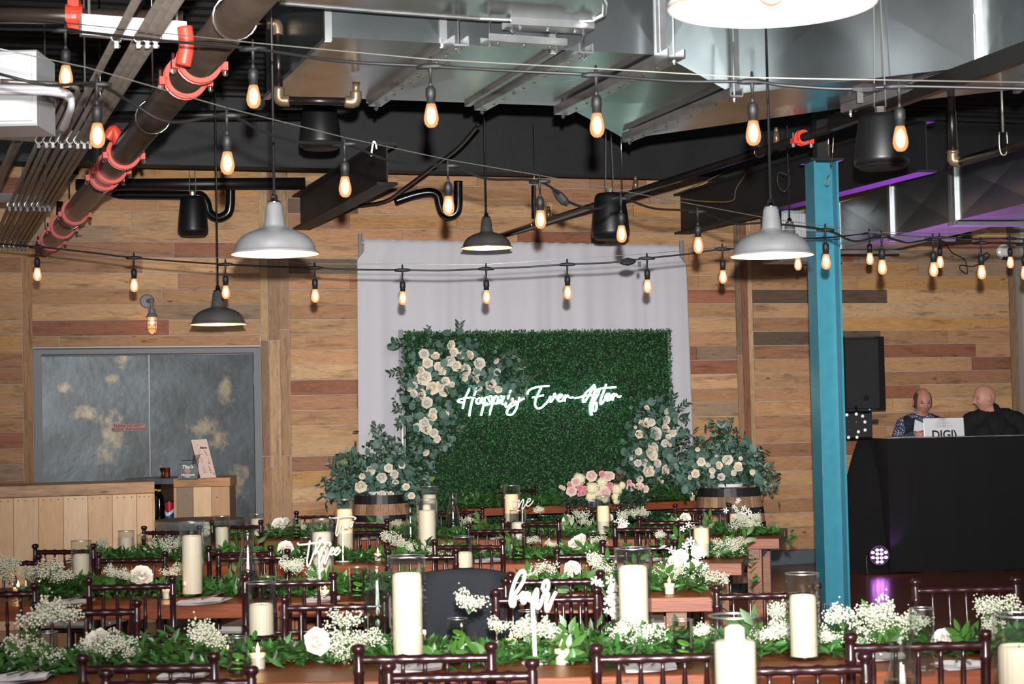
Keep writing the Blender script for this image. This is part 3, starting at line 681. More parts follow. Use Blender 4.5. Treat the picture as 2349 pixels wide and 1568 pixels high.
# grey box
g0 = Z(-60, 290, 2.98); t = thing('junction_box', 'large grey metal box hanging at the left edge near conduits', 'electrical box', g0, 0)
q = Z(90, 290, 2.98) - g0; wdt = q.x; b = MB(); b.cbox((0, 0, 0), (wdt, .34, .36), .01); mk('box', b, 'white_panel', t); b = MB(); b.cbox((0.02, -.012, .02), (wdt - .02, 0, .34), .003); mk('cover', b, 'white_panel', t)
for k, (y0, y1) in enumerate(((196, 222), (205, 232))):
    s = 545; pts = cr([P(-60, y0 + 4, s), P(60, y0 + 6, s), P(120, y0 + 8, s), P(158, y0 + 20, s), P(163, y0 + 45, s), P(150 - 8 * k, y0 + 95, s - 25)], 5)
    pipe('bent_conduit', '%s shiny conduit bending over the grey box' % ('upper' if k == 0 else 'lower'), pts, .014, 'silver_pipe')
# small diagonal pipe on the right, from wall to the top right
zS = 3.25
s0 = Z(1160, 537, zS); dS = (Z(1840, 316, zS) - s0).normalized(); far = s0 + dS * ((W0 - s0).dot(N) / dS.dot(N) + .0) if False else s0
far = s0 - dS * 0.25; near = s0 + dS * ((Z(1965, 262, zS) - s0).length)
ts = thing('diagonal_pipe', 'thin dark sprinkler pipe slanting from the centre wall up to the right', 'pipe', far)
b = MB(); b.tube([V((0, 0, 0)), near - far], .026, 12); mk('pipe', b, 'pipe_black', ts, smooth=True)
coupling(316, .028, far, near, ts, far, dS, .05)
for y in (348, 450, 515):
    c = img_y_point(near, far, y) - far; q = MB(); q.tube(ring(c, .035, dS, 0, 14), .004, 5, closed=True); q.tube([c + V((0, 0, .035)), c + V((0, 0, .9))], .004, 5); mk('hanger', q, 'chrome', ts, smooth=True)
for y in (335, 440, 505):
    c = img_y_point(near, far, y) - far; q = MB(); q.tube([c + V((0, 0, .02)), c + V((0, 0, .09))], .02, 8); q.tube([c + V((0, 0, .09)), c + V((0, 0, .12))], .014, 8); mk('sprinkler_head', q, 'brass_grey', ts, smooth=True)
u0, u1 = Z(1908, 282, 3.24), Z(2349, 120, 3.24)
strut('perforated dark strut running to the top right corner', u0, u0 + (u1 - u0) * 1.15, .05, .09, 'pipe_black')
# dropped pipe, far right
s = 400
pp = cr([P(2183, 150, s), P(2182, 215, s)], 3)
td = thing('dropped_pipe', 'dark pipe dropping with elbow, then running to right edge', 'pipe', P(2181, 210, s)); o = td.location.copy()
b = MB(); b.tube([P(2181, 205, s) - o, P(2186, 355, s) - o], .022, 12); mk('pipe', b, 'pipe_black', td, smooth=True)
e1 = P(2186, 372, s); e2 = Z(2420, 308, e1.z); b = MB(); b.tube([e1 + V((.04, 0, 0)) - o, e2 - o], .026, 12); mk('pipe', b, 'pipe_black', td, smooth=True)
b = MB(); b.tube([q_ - o for q_ in cr([P(2186, 350, s), P(2187, 368, s), P(2203, 371, s)], 4)], .032, 12); b.tube([P(2186, 352, s) - o, P(2186, 345, s) - o], .034, 12); mk('elbow', b, 'brass_grey', td, smooth=True)
b = MB(); b.tube([P(2181, 210, s) - o, P(2180, 222, s) - o], .03, 12); b.tube([P(2180, 210, s) - o, P(2170, 205, s) - o, P(2192, 205, s) - o], .012, 8); mk('collar', b, 'brass_grey', td, smooth=True)
c = P(2302, 345, s + 22) - o; q = MB(); q.tube(cr([c + V((-.02, 0, .10)), c + V((-.022, 0, .03)), c + V((-.012, 0, -.02)), c + V((.012, 0, -.02)), c + V((.022, 0, .03)), c + V((.02, 0, .10))], 3), .005, 6); q.tube([c + V((0, 0, .10)), c + V((0, 0, .42))], .007, 8); mk('hanger', q, 'wire_steel', td, smooth=True)
# nickel elbows assembly hanging under the left end of the wide duct
s = 430; te = thing('sprinkler_drop', 'dark pipe drop with brass elbows at the left end of the duct', 'pipe', P(637, 60, s)); o = te.location.copy(); E = lambda x, y: P(x, y, s) - o
for seg in ([(540, 52), (615, 56)], [(637, 78), (640, 205)], [(655, 230), (795, 233)]):
    b = MB(); b.tube([E(*seg[0]), E(*seg[1])], .021, 12); mk('pipe', b, 'pipe_black', te, smooth=True)
for seg in ([(612, 55), (634, 56), (637, 80)], [(640, 200), (641, 228), (664, 231)], [(792, 233), (814, 233), (816, 210)]):
    b = MB(); b.tube([v for v in cr([E(*a_) for a_ in seg], 4)], .031, 12); mk('elbow', b, 'brass_grey', te, smooth=True)
b = MB(); b.tube([E(816, 212), E(817, 190)], .018, 10); b.tube([E(808, 190), E(826, 190)], .006, 6); mk('sprinkler_head', b, 'brass_grey', te, smooth=True)
# black drain pipes near the wall with traps
def trap(label, pts, s, r):
    o = P(pts[0][0], pts[0][1], s); return pipe('drain_pipe', label, cr([P(x, y, s) for x, y in pts], 5), r, 'black_gloss', 16)
trap('glossy black drain pipe with U trap beside the small black speaker', [(150, 446), (300, 447), (440, 448), (462, 450), (474, 466), (480, 488), (500, 500), (522, 490), (528, 470), (529, 440), (529, 418)], 256, .042)
trap('glossy black drain pipe with U trap left of the middle lamp', [(905, 462), (950, 447), (985, 441), (1003, 448), (1009, 470), (1016, 488), (1032, 495), (1047, 486), (1051, 468), (1051, 440), (1051, 415)], 250, .042)
pipe('long_black_pipe', 'long horizontal black pipe under the girder at left', [P(175, 424, 260), P(700, 420, 258)], .052, 'black_satin', 18)
pipe('long_black_pipe', 'thinner horizontal black pipe high behind the girder', [P(230, 266, 300), P(700, 262, 298)], .035, 'black_satin', 14)
pipe('vertical_black_pipe', 'short vertical black pipe behind the red couplings at left', [P(172, 400, 262), P(170, 300, 262)], .03, 'black_satin', 12)
pipe('vertical_black_pipe', 'short vertical black pipe with cone cap left of the thick pipe', [P(136, 520, 262), P(137, 462, 262)], .028, 'black_satin', 12)
pipe('vertical_black_pipe', 'slim vertical black pipe above the diagonal pipe left of the wall speaker', [P(1224, 500, 250), P(1224, 425, 250)], .02, 'black_satin', 12)
pipe('flexible_conduit', 'black flexible conduit curving down from the duct to the wall', cr([P(1098, 285, 330), P(1050, 340, 310), P(990, 385, 290), P(930, 430, 275), P(880, 462, 262), P(790, 475, 256)], 6), .014, 'black_satin', 8)
for k, pts in enumerate(([(1560, 455), (1620, 462), (1680, 460), (1690, 430), (1730, 372)], [(1560, 440), (1610, 420), (1690, 380)])):
    pipe('loose_cable', '%s thin brown cable looped under the right beam' % ('lower' if k == 0 else 'upper'), cr([P(x, y, 262) for x, y in pts], 6), .006, 'stem_brown', 5, cat='cable')
pipe('loose_cable', 'black wire loop hanging left of the teal column top', cr([P(1810, 385, 300), P(1806, 400, 300), P(1786, 395, 300), P(1785, 425, 300), P(1800, 438, 300), P(1811, 420, 300), P(1811, 400, 300)], 5), .005, 'cord_black', 5, cat='cable')
pipe('loose_cable', 'black cord dangling in a loop high on the right wall', cr([W(2170, 560, .03), W(2185, 580, .03), W(2205, 590, .03), W(2215, 600, .03), W(2219, 627, .03), W(2203, 618, .03), W(2205, 608, .03), W(2235, 610, .03), W(2268, 590, .03), W(2265, 580, .03), W(2255, 585, .03)], 6), .006, 'cord_black', 5, cat='cable')
# hanging tie
tag(mk('plastic_tie', MB().tube(cr([P(852, 358, 500) - P(857, 340, 500), P(853, 345, 500) - P(857, 340, 500), P(857, 325, 500) - P(857, 340, 500), P(862, 330, 500) - P(857, 340, 500), P(864, 342, 500) - P(857, 340, 500)], 4), .004, 5), 'acrylic_white', loc=P(857, 340, 500)), 'small pale plastic tie looped on the suspension wire', 'tie')
# smoke detector
sd_ = W(2299, 577, 0.0); t = thing('wall_device', 'small round white device high on the right end of the wall', 'detector', sd_, PSI)
b = MB(); M = Matrix.Rotation(math.pi / 2, 4, 'X'); b.lathe([(0, .05), (.05, .05), (.075, .035), (.08, 0)], 20, M); mk('body', b, 'ceramic_white', t, smooth=False); b = MB(); b.box((-.02, -.07, -.09), (.07, -.02, -.06)); mk('bracket', b, 'black_satin', t)
# ================================================================== PENDANT SPEAKERS
def speaker(label, px, py_top, py_bot, w, s, cable_to=None):
    h = (py_bot - py_top) / s; r = w / s / 2; base = P(px, py_bot, s)
    t = thing('pendant_speaker', label, 'speaker', base, group='black pendant speakers')
    b = MB(); b.lathe([(0, h), (r * .62, h), (r * .74, h * .97), (r * .80, h * .9), (r * .93, h * .5), (r, h * .18), (r * .98, h * .06), (r * .93, .02)], 28); mk('shell', b, 'black_satin', t, smooth=True)
    b = MB(); b.lathe([(r * .93, .02), (r * .8, .0), (0, 0)], 28); mk('grille', b, 'grille_black', t, smooth=True)
    b = MB(); b.tube([V((0, 0, h)), V((0, 0, h + .04))], .03, 10); b.tube([V((-.03, 0, h + .04)), V((0, 0, DECK - base.z - .06))], .004, 5); b.tube([V((.03, 0, h + .04)), V((0, 0, DECK - base.z - .06))], .004, 5); mk('hanger', b, 'wire_steel', t)
    return t
speaker('black pendant speaker hanging beside the U trap above the door', 443, 450, 542, 70, 262)
speaker('black pendant speaker above the left end of the drape, under the duct', 735, 236, 342, 96, 355)
speaker('black pendant speaker at the right side above the drape', 1401, 443, 549, 88, 300)
speaker('large black pendant speaker right of the teal column', 2023, 262, 387, 126, 440)
speaker('small black pendant speaker half hidden behind the lower duct', 2200, 512, 552, 60, 250)
# ================================================================== PENDANT LAMPS
def shade_mesh(r, k):
    R = r; prof = [(R * .13, R * 1.15), (R * .155, R * 1.14), (R * .165, R * 1.10), (R * .185, R * 1.08), (R * .235, R * .64), (R * .27, R * .575), (R * .42, R * .53), (R * .60, R * .46), (R * .75, R * .37), (R * .85, R * .26), (R * .91, R * .14), (R * .93, R * .06), (R * .95, R * .03), (R, .0), (R, -.006)]
    b = MB(); b.lathe(prof, 40); return b
def pendant(label, px, py, w, s, m, ztop=DECK - .06, power=9, inner='lamp_inner'):
    base = P(px, py, s); r = w / s / 2
    t = thing('pendant_lamp', label, 'lamp', base, group='industrial pendant lamps')
    mk('lamp_shade', shade_mesh(r, 1), m, t, smooth=True)
    b = MB(); b.lathe([(r * .985, -.006), (r * .985, .002), (r * .91, r * .028), (r * .92, r * .055), (r * .90, r * .13), (r * .84, r * .25), (r * .74, r * .355), (r * .53, r * .44), (r * .3, r * .5), (0, r * .52)], 40); mk('shade_lining', b, inner, t, smooth=True)
    b = MB(); b.tube([V((0, 0, r * 1.12)), V((0, 0, r * 1.18)), V((0, 0, r * 1.18)), V((0, 0, r * 1.28)), V((0, 0, r * 1.34))], [r * .15, r * .15, r * .09, r * .085, r * .05], 14); mk('socket_cap', b, 'chrome' if m == 'lamp_shade' else 'black_satin', t, smooth=True)
    b = MB(); b.tube([V((0, 0, r * 1.3)), V((0, 0, ztop - base.z))], .0065, 6); mk('cord', b, 'cord_black', t, smooth=True)
    b = MB(); b.ell((0, 0, r * .20), (r * .16, r * .16, r * .20), nu=14, nv=10); mk('bulb', b, 'lamp_bulb', t, smooth=True)
    l = lamp('lamp_glow', 'POINT', (0, 0, r * .03), power, (1.0, .74, .5), shadow_soft_size=.05); l.parent = t
    return t
pendant('large silver pendant lamp hanging left of the drape top', 631, 580, 202, 508, 'lamp_shade')
pendant('large silver pendant lamp hanging just left of the teal column', 1771, 584, 192, 478, 'lamp_shade')
pendant('dark metal pendant lamp hanging in front of the drape', 1117, 567, 119, 300, 'lamp_shade_dark', power=5)
pendant('dark metal pendant lamp hanging in front of the steel door', 501, 742, 130, 325, 'lamp_shade_dark', power=5)
pendant('small silver pendant lamp half hidden behind a larger one near the column', 1813, 577, 116, 285, 'lamp_shade', power=4)
pendant('huge near pendant lamp, overexposed, cut off by the top edge', 1771, 5, 480, 1200, 'lamp_rim_light', power=3, inner='lamp_rim_light')
# ================================================================== STRING LIGHTS
def bulb_unit(parent, p, s, tilt=0.0):
    """p = the T joint on the cable; bulb hangs below"""
    u = s / 1.0
    b = MB(); b.tube([V((-.05, 0, -.002)), V((-.02, 0, 0)), V((.02, 0, 0)), V((.05, 0, -.002))], [.007, .011, .011, .007], 8); b.tube([V((0, 0, .035)), V((0, 0, .0)), V((0, 0, -.05))], [.004, .008, .004], 8); b.tube([V((0, 0, -.05)), V((0, 0, -.075))], [.004, .009], 8); b.tube([V((0, 0, -.072)), V((0, 0, -.08)), V((0, 0, -.11)), V((0, 0, -.112)), V((0, 0, -.135))], [.010, .018, .019, .0165, .016], 12)
    return b
_bs = {}
def get_bulb():
    if 'm' not in _bs:
        _bs['m'] = mesh('socket', bulb_unit(None, None, 1), 'black_rubber', True)
        g = MB(); g.lathe([(.013, -.135), (.016, -.142), (.0235, -.175), (.0245, -.190), (.021, -.205), (.012, -.215), (0, -.218)], 14); _bs['g'] = mesh('glass_bulb', g, 'bulb_shell', True)
        k = MB(); k.ell((0, 0, -.176), (.0165, .0165, .032), nu=10, nv=8); _bs['k'] = mesh('filament', k, 'bulb_glow', True)
        s = MB(); s.lathe([(.0145, -.135), (.0175, -.142), (.025, -.175), (.0262, -.190), (.0225, -.206), (.013, -.217), (0, -.220)], 14); _bs['s'] = mesh('bulb_glass', s, 'glass_bulb', True)
    return _bs
def strand(label, bulbs, wire=None, sagpts=None, r=.006):
    """bulbs: list (px, py of the T joint, s); extra cable points may be mixed in as (px,py,s,0)"""
    pts = [P(b[0], b[1], b[2]) for b in bulbs]; o = pts[0]
    t = thing('string_lights', label, 'string lights', o)
    b = MB(); b.tube([p - o for p in cr(pts, 6)], r, 6); mk('cable', b, 'cord_black', t, smooth=True)
    if wire:
        w = [P(*x) - o for x in wire]; b = MB(); b.tube(w, .0022, 5); mk('suspension_wire', b, 'wire_steel', t, smooth=True)
    B = get_bulb()
    for q, p in zip(bulbs, pts):
        if len(q) > 3: continue
        k = q[2] and 1.0
        so = put('socket', B['m'], t, p - o, (0, 0, random.uniform(-.2, .2)), 1.0); gl = put('bulb', B['s'], so); put('filament', B['k'], so) ; 
    return t
B_ = get_bulb()
SA = 720
strand('nearest string of amber bulbs high across the whole picture', [(-60, 62, 560, 0), (20, 66, 580, 0), (150, 70, 600), (360, 92, 612, 0), (580, 112, 625), (780, 140, 640, 0), (987, 152, 645), (1200, 164, 652, 0), (1367, 172, 655), (1550, 186, 665, 0), (1725, 187, 672), (1800, 196, 676, 0), (1940, 204, 680, 0), (2062, 198, 684), (2200, 200, 690, 0), (2420, 205, 700, 0)], [(-60, 30, 560), (600, 100, 628), (987, 136, 646), (1366, 157, 656), (1725, 178, 673), (2420, 190, 700)])
strand('middle string of amber bulbs sloping down from upper left to the column', [(-80, 150, 720, 0), (0, 170, 700, 0), (110, 195, 690, 0), (222, 193, 670), (300, 235, 650, 0), (390, 280, 640, 0), (520, 265, 620), (600, 300, 600, 0), (680, 325, 580, 0), (790, 330, 560), (900, 370, 540, 0), (1027, 380, 520), (1120, 410, 510, 0), (1238, 416, 495), (1310, 465, 480, 0), (1370, 478, 470, 0), (1424, 455, 462), (1500, 478, 450, 0), (1600, 485, 440), (1680, 512, 430, 0), (1760, 512, 425, 0), (1893, 527, 415), (1960, 553, 410, 0), (2022, 542, 400), (2080, 556, 395, 0), (2140, 549, 390), (2190, 560, 385, 0), (2250, 557, 380), (2349, 560, 372), (2420, 575, 366, 0)], [(-80, 95, 720), (200, 155, 675), (520, 247, 620), (790, 315, 560), (1027, 366, 520), (1238, 402, 495), (1430, 438, 462), (1760, 500, 425), (2022, 536, 400), (2420, 562, 366)])
strand('lower string of amber bulbs running across the drape', [(-60, 555, 352, 0), (85, 566, 356), (200, 578, 357, 0), (307, 591, 358), (420, 600, 360, 0), (517, 606, 362), (620, 611, 362, 0), (722, 614, 364), (820, 618, 365, 0), (923, 619, 366), (1020, 620, 366, 0), (1115, 616, 367), (1210, 612, 366, 0), (1301, 606, 366), (1400, 602, 365, 0), (1484, 592, 364), (1580, 582, 362, 0), (1657, 571, 361), (1720, 572, 360, 0)], [(-60, 540, 352), (307, 578, 358), (722, 605, 364), (1115, 606, 367), (1484, 582, 364), (1720, 560, 360)], r=.0055)
strand('farthest string of small amber bulbs above the booth', [(1780, 545, 335, 0), (1829, 547, 333), (1910, 544, 330, 0), (1994, 536, 325), (2070, 540, 322, 0), (2155, 545, 318), (2240, 548, 314, 0), (2316, 547, 310), (2420, 552, 306, 0)], [(1780, 525, 335), (2155, 536, 318), (2420, 540, 306)], r=.005)
pl = MB(); o = P(1445, 600, 364.5)
pl.tube([P(1422, 601, 364.5) - o, P(1428, 601, 364.5) - o, P(1440, 600, 364.5) - o, P(1452, 599, 364.5) - o, P(1458, 597, 364.5) - o], [.009, .018, .026, .018, .009], 8); pl.box((.05, -.006, -.035), (.07, .006, .0)); tag(mk('plug_connector', pl, 'black_rubber', loc=o), 'black plug joining the lower string lights before the drape', 'plug')
pl = MB(); o = P(1290, 455, 485); pl.tube([P(1270, 435, 485) - o, P(1282, 448, 485) - o, P(1295, 462, 485) - o, P(1303, 470, 485) - o], [.01, .022, .022, .01], 8); tag(mk('plug_connector', pl, 'black_rubber', loc=o), 'black plug joining the middle string lights above the drape', 'plug')
pl = MB(); o = P(1985, 203, 681); pl.tube([P(1955, 203, 681) - o, P(1975, 203, 681) - o, P(2000, 202, 681) - o, P(2020, 202, 681) - o], [.01, .02, .018, .01], 8); pl.box((-.03, -.01, -.05), (-.01, .01, 0)); tag(mk('plug_connector', pl, 'black_rubber', loc=o), 'black plug joining the nearest string lights at upper right', 'plug')
# ================================================================== WALL SCONCE
o = W(337, 691, 0.0); t = thing('wall_sconce', 'caged amber wall lamp with grey round plate above the steel door', 'lamp', o, PSI)
M = Matrix.Rotation(math.pi / 2, 4, 'X')
b = MB(); b.lathe([(0, .03), (.055, .028), (.064, .02), (.066, 0)], 24, M); mk('wall_plate', b, 'door_frame', t, smooth=False)
b = MB(); b.tube(cr([V((0.005, -.02, 0)), V((.01, -.12, 0)), V((.022, -.16, -.01)), V((.026, -.165, -.05))], 5), .016, 12); b.ell((.022, -.155, -.005), (.024, .024, .024)); mk('arm', b, 'door_frame', t, smooth=True)
c = V((.024, -.165, 0)); b = MB(); b.lathe([(.014, -.05), (.016, -.075), (.030, -.078), (.032, -.115), (.040, -.12), (.046, -.135), (.050, -.145), (.046, -.15), (0, -.15)], 20, c=c); mk('cap', b, 'door_frame', t, smooth=False)
b = MB(); b.lathe([(.038, -.15), (.041, -.2), (.041, -.255), (.03, -.29), (0, -.305)], 18, c=c); mk('globe', b, 'glass_bulb', t, smooth=True)
b = MB(); b.ell((c[0], c[1], -.19), (.017, .017, .035)); mk('bulb', b, 'bulb_glow', t, smooth=True)
b = MB()
for k in range(4):
    q = k * math.pi / 2 + .6; pr_ = [(.046, -.148), (.047, -.25), (.036, -.29), (0, -.312)]; b.tube([V((c[0] + r * math.cos(q), c[1] + r * math.sin(q), z)) for r, z in pr_], .003, 5)
for z in (-.185, -.222, -.258): b.tube([V((c[0] + .047 * math.cos(6.283 * k / 20), c[1] + .047 * math.sin(6.283 * k / 20), z)) for k in range(20)], .003, 5, closed=True)
mk('cage', b, 'door_frame', t)
l = lamp('sconce_glow', 'POINT', (c[0], c[1] - .0, -.19), 2.6, (1.0, .55, .22), shadow_soft_size=.02); l.parent = t
# ================================================================== BACKDROP
OFF_D, OFF_H = 0.32, 0.62
# pipe and drape
d0_, dz_ = WL(826, 549, OFF_D); d1_, dz1_ = WL(1563, 556, OFF_D)
ztop = (dz_ + dz1_) / 2
t = thing('pipe_frame', 'silver pipe frame holding the tall white drape', 'frame', wp(d0_, OFF_D, 0), PSI)
Wd = d1_ - d0_
for i, x in enumerate((0, Wd)):
    b = MB(); b.tube([V((x, 0, 0.012)), V((x, 0, ztop + (.05, .02)[i]))], .020, 14); mk('upright', b, 'silver_pipe', t, smooth=True)
    b = MB(); b.cbox((x - .2, -.2, 0), (x + .2, .2, .012)); mk('base_plate', b, 'black_satin', t)
b = MB(); b.tube([V((0, 0, ztop - .03)), V((Wd, 0, ztop - .06))], .016, 12); mk('crossbar', b, 'silver_pipe', t, smooth=True)
dr = MB(); nx_, nz_ = 220, 26; rr = random.Random(5)
ph = [rr.uniform(0, 6.28) for _ in range(8)]
def fold(u, v):
    a = 0.35 + 0.65 * v
    return a * (.018 * math.sin(u * 9 + ph[0] + 1.2 * math.sin(u * 4 + ph[1])) + .010 * math.sin(u * 21 + ph[2] + 3 * math.sin(u * 3)) + .004 * math.sin(u * 47 + ph[3] + v * 1.5 + 2 * math.sin(u * 7))) + .004 * math.sin(u * 210 + ph[4]) * max(0, 1 - v * 7)
for j in range(nz_ + 1):
    v = (j / nz_) ** 1.3; sp = 0.03 * v
    for i in range(nx_ + 1):
        u = i / nx_; x = (.03 if v < .04 else -.035) + (Wd - (.06 if v < .04 else -.07)) * u + (u - .5) * 2 * sp + .012 * math.sin(u * 40 + ph[5]) * v
        if j == 0: zz = ztop - .03 * u + .004 * math.sin(u * 160)
        else: zz = (ztop - .02 - .03 * u) * (1 - v) + 0.02
        dr.v.append((x, -.028 + fold(u * 3.1, v), zz))
for j in range(nz_):
    for i in range(nx_): a = j * (nx_ + 1) + i; dr.f.append((a, a + 1, a + nx_ + 2, a + nx_ + 1))
dro = mk('drape', dr, 'drape_white', loc=wp(d0_, OFF_D, 0), rot=(0, 0, PSI), smooth=True); tag(dro, 'tall pale grey white drape hanging behind the green hedge wall', 'drape')
so_ = dro.modifiers.new('thickness', 'SOLIDIFY'); so_.thickness = 0.003
b = MB(); b.v = [(.03 + (Wd - .06) * u, -.036 + fold(u * 3.1, .06) - .004, ztop - .125 - .03 * u + dz) for u in [k / 120 for k in range(121)] for dz in (0, .006)]
b.f = [(2 * k, 2 * k + 2, 2 * k + 3, 2 * k + 1) for k in range(120)]; mk('seam', b, 'drape_white', dro)
# hedge wall
h0_, hz0 = WL(929, 768, OFF_H); h1_, hz1 = WL(1531, 762, OFF_H); Wh = h1_ - h0_; Hh = (hz0 + hz1) / 2
ho = wp(h0_, OFF_H, 0)
t = thing('hedge_wall', 'dense artificial boxwood hedge panel standing before the white drape', 'hedge wall', ho, PSI)
b = MB(); b.box((0, 0, .05), (Wh, .04, Hh)); mk('backing', b, 'hedge_base', t)
for x, m_ in ((-.035, 0), (Wh + .01, 0)):
    b = MB(); b.tube([V((x, .02, 0)), V((x, .02, Hh + .045))], .021, 14); mk('post', b, 'silver_pipe', t, smooth=True)
b = MB(); b.tube([V((-.02, .03, Hh)), V((Wh, .03, Hh))], .006, 6); mk('rail', b, 'stem_green', t)
nh = 52000
rs = np.random.RandomState(11)
pos = np.stack([rs.uniform(-.01, Wh + .01, nh), rs.uniform(-.035, .0, nh), rs.uniform(.05, Hh + .012, nh)], 1)
# small tufts push some leaves proud
pos[:, 1] -= 0.010 * (np.sin(pos[:, 0] * 31 + 3 * np.sin(pos[:, 2] * 9)) * np.sin(pos[:, 2] * 37 + 2 * np.sin(pos[:, 0] * 13))) + .005
top = rs.choice(nh, 1500, replace=False); pos[top, 2] = Hh + rs.uniform(-.01, .03, 1500); pos[top, 1] = rs.uniform(-.03, .04, 1500)
sid = rs.choice(nh, 1200, replace=False); pos[sid, 0] = Wh + rs.uniform(-.01, .03, 1200); pos[sid, 1] = rs.uniform(-.03, .04, 1200)
dr_ = np.stack([rs.normal(0, 1, nh), rs.normal(-.55, .4, nh), rs.normal(.25, 1, nh)], 1)
nr_ = np.stack([rs.normal(0, .6, nh), rs.normal(-1, .4, nh), rs.normal(.5, .6, nh)], 1)
kindof(put('foliage', leafmesh('foliage', pos, dr_, nr_, rs.uniform(.016, .027, nh), rs.uniform(.010, .016, nh), 'hedge_leaf'), t), 'stuff')
# neon sign
ON = OFF_H + 0.085
sg = thing('neon_sign', 'white glowing neon sign reading Happily Ever After on the hedge wall', 'sign', W(1240, 918, ON), PSI)
def nl(px, py, off=ON):
    a, z = WL(px, py, off); g = V((a, -off, z)); c = W(1240, 918, ON) - W0; return V((a - c.dot(A), -(off - ON), z - c.z))
ZA = lambda p: (1040 + p[0] / 11.745, 860 + p[1] / 11.745)
ZB = lambda p: (1200 + p[0] / 9.79, 860 + p[1] / 9.79)
SA_ = [[(435, 365), (390, 470), (330, 600), (290, 750), (255, 905)], [(250, 740), (150, 722), (130, 690), (200, 642), (350, 615), (560, 600), (660, 625)], [(650, 320), (590, 480), (530, 640), (480, 820), (430, 1110)],
       [(700, 600), (640, 650), (625, 730), (660, 770), (720, 740), (770, 600), (765, 720), (810, 775)], [(850, 600), (830, 760), (790, 930), (750, 1090)], [(845, 640), (890, 595), (940, 620), (955, 690), (910, 770), (850, 800)],
       [(1130, 560), (1070, 750), (1010, 930), (975, 1080)], [(860, 800), (940, 790), (1010, 740), (1050, 640), (1030, 570), (970, 575)], [(1100, 620), (1150, 570), (1200, 590), (1200, 680), (1150, 760), (1110, 770)],
       [(1160, 770), (1230, 740), (1280, 660), (1350, 670)], [(1270, 560), (1330, 590)], [(1375, 560), (1340, 660), (1310, 760), (1360, 785)], [(1550, 400), (1490, 580), (1415, 780), (1430, 860), (1500, 830), (1560, 740)],
       [(1600, 610), (1600, 680), (1620, 740), (1690, 690)], [(1780, 590), (1750, 740), (1700, 900), (1620, 1030), (1530, 1075), (1455, 1040), (1460, 950), (1540, 860), (1660, 790), (1780, 690), (1915, 625)]]
SB_ = [[(100, 430), (130, 350), (230, 290), (400, 255), (590, 240)], [(410, 280), (340, 420), (285, 560), (275, 680), (330, 745), (410, 730), (500, 650), (580, 560), (620, 470)], [(215, 500), (330, 480), (460, 450)],
       [(620, 470), (600, 560), (630, 600), (680, 520), (715, 410), (735, 500)], [(735, 500), (790, 530), (860, 480), (870, 440), (810, 445), (780, 530), (820, 590), (900, 560)], [(900, 560), (955, 450), (935, 590)], [(945, 520), (990, 450), (1030, 490), (1080, 510), (1125, 490)],
       [(1350, 620), (1365, 480), (1440, 370), (1540, 290), (1600, 220), (1620, 330), (1570, 500), (1510, 700), (1530, 900)], [(1155, 520), (1300, 490), (1450, 455), (1560, 450), (1680, 455)], [(1590, 240), (1500, 420), (1385, 610)],
       [(1550, 900), (1530, 740), (1570, 540), (1640, 370), (1710, 310), (1700, 400), (1640, 520), (1590, 640), (1570, 770), (1620, 810), (1655, 720), (1650, 600)],
       [(1870, 200), (1830, 330), (1770, 480), (1735, 610), (1760, 650), (1820, 570)], [(1630, 340), (1800, 290), (2090, 270)], [(1820, 560), (1910, 500), (1950, 435), (1900, 415), (1850, 500), (1880, 570), (1960, 550)], [(1960, 550), (2040, 410), (2010, 570)], [(2030, 500), (2085, 425), (2120, 470), (2160, 490), (2200, 465)]]
for L_, f_ in ((SA_, ZA), (SB_, ZB)):
    for st in L_:
        pts = [nl(*f_(p)) for p in st]; b = MB(); b.tube(cr(pts, 4), .0082, 8); mk('neon_tube', b, 'neon', sg, smooth=True)
# clear acrylic backing: one outline for each word
def hullcurve(px):
    return [nl(x, y, ON - .012) for x, y in px]
for outl in ([(1046, 918), (1052, 902), (1060, 884), (1082, 878), (1100, 872), (1110, 884), (1150, 892), (1178, 885), (1186, 902), (1205, 908), (1196, 925), (1178, 952), (1160, 955), (1150, 935), (1130, 957), (1118, 940), (1100, 957), (1086, 945), (1078, 962), (1070, 940), (1058, 940), (1050, 926)],
             [(1202, 904), (1206, 888), (1240, 876), (1266, 880), (1290, 895), (1316, 905), (1335, 895), (1352, 882), (1366, 876), (1392, 874), (1416, 884), (1420, 898), (1428, 908), (1410, 925), (1385, 930), (1372, 945), (1360, 958), (1348, 950), (1338, 928), (1310, 922), (1270, 926), (1246, 940), (1226, 938), (1218, 925)]):
    p_ = hullcurve(outl); b = MB(); n_ = len(p_); b.add([p + V((0, 0, 0)) for p in p_] + [p + V((0, .004, 0)) for p in p_], [tuple(range(n_)), tuple(range(n_, 2 * n_))[::-1]] + [(i, (i + 1) % n_, n_ + (i + 1) % n_, n_ + i) for i in range(n_)])
    mk('acrylic_backing', b, 'acrylic_clear', sg)
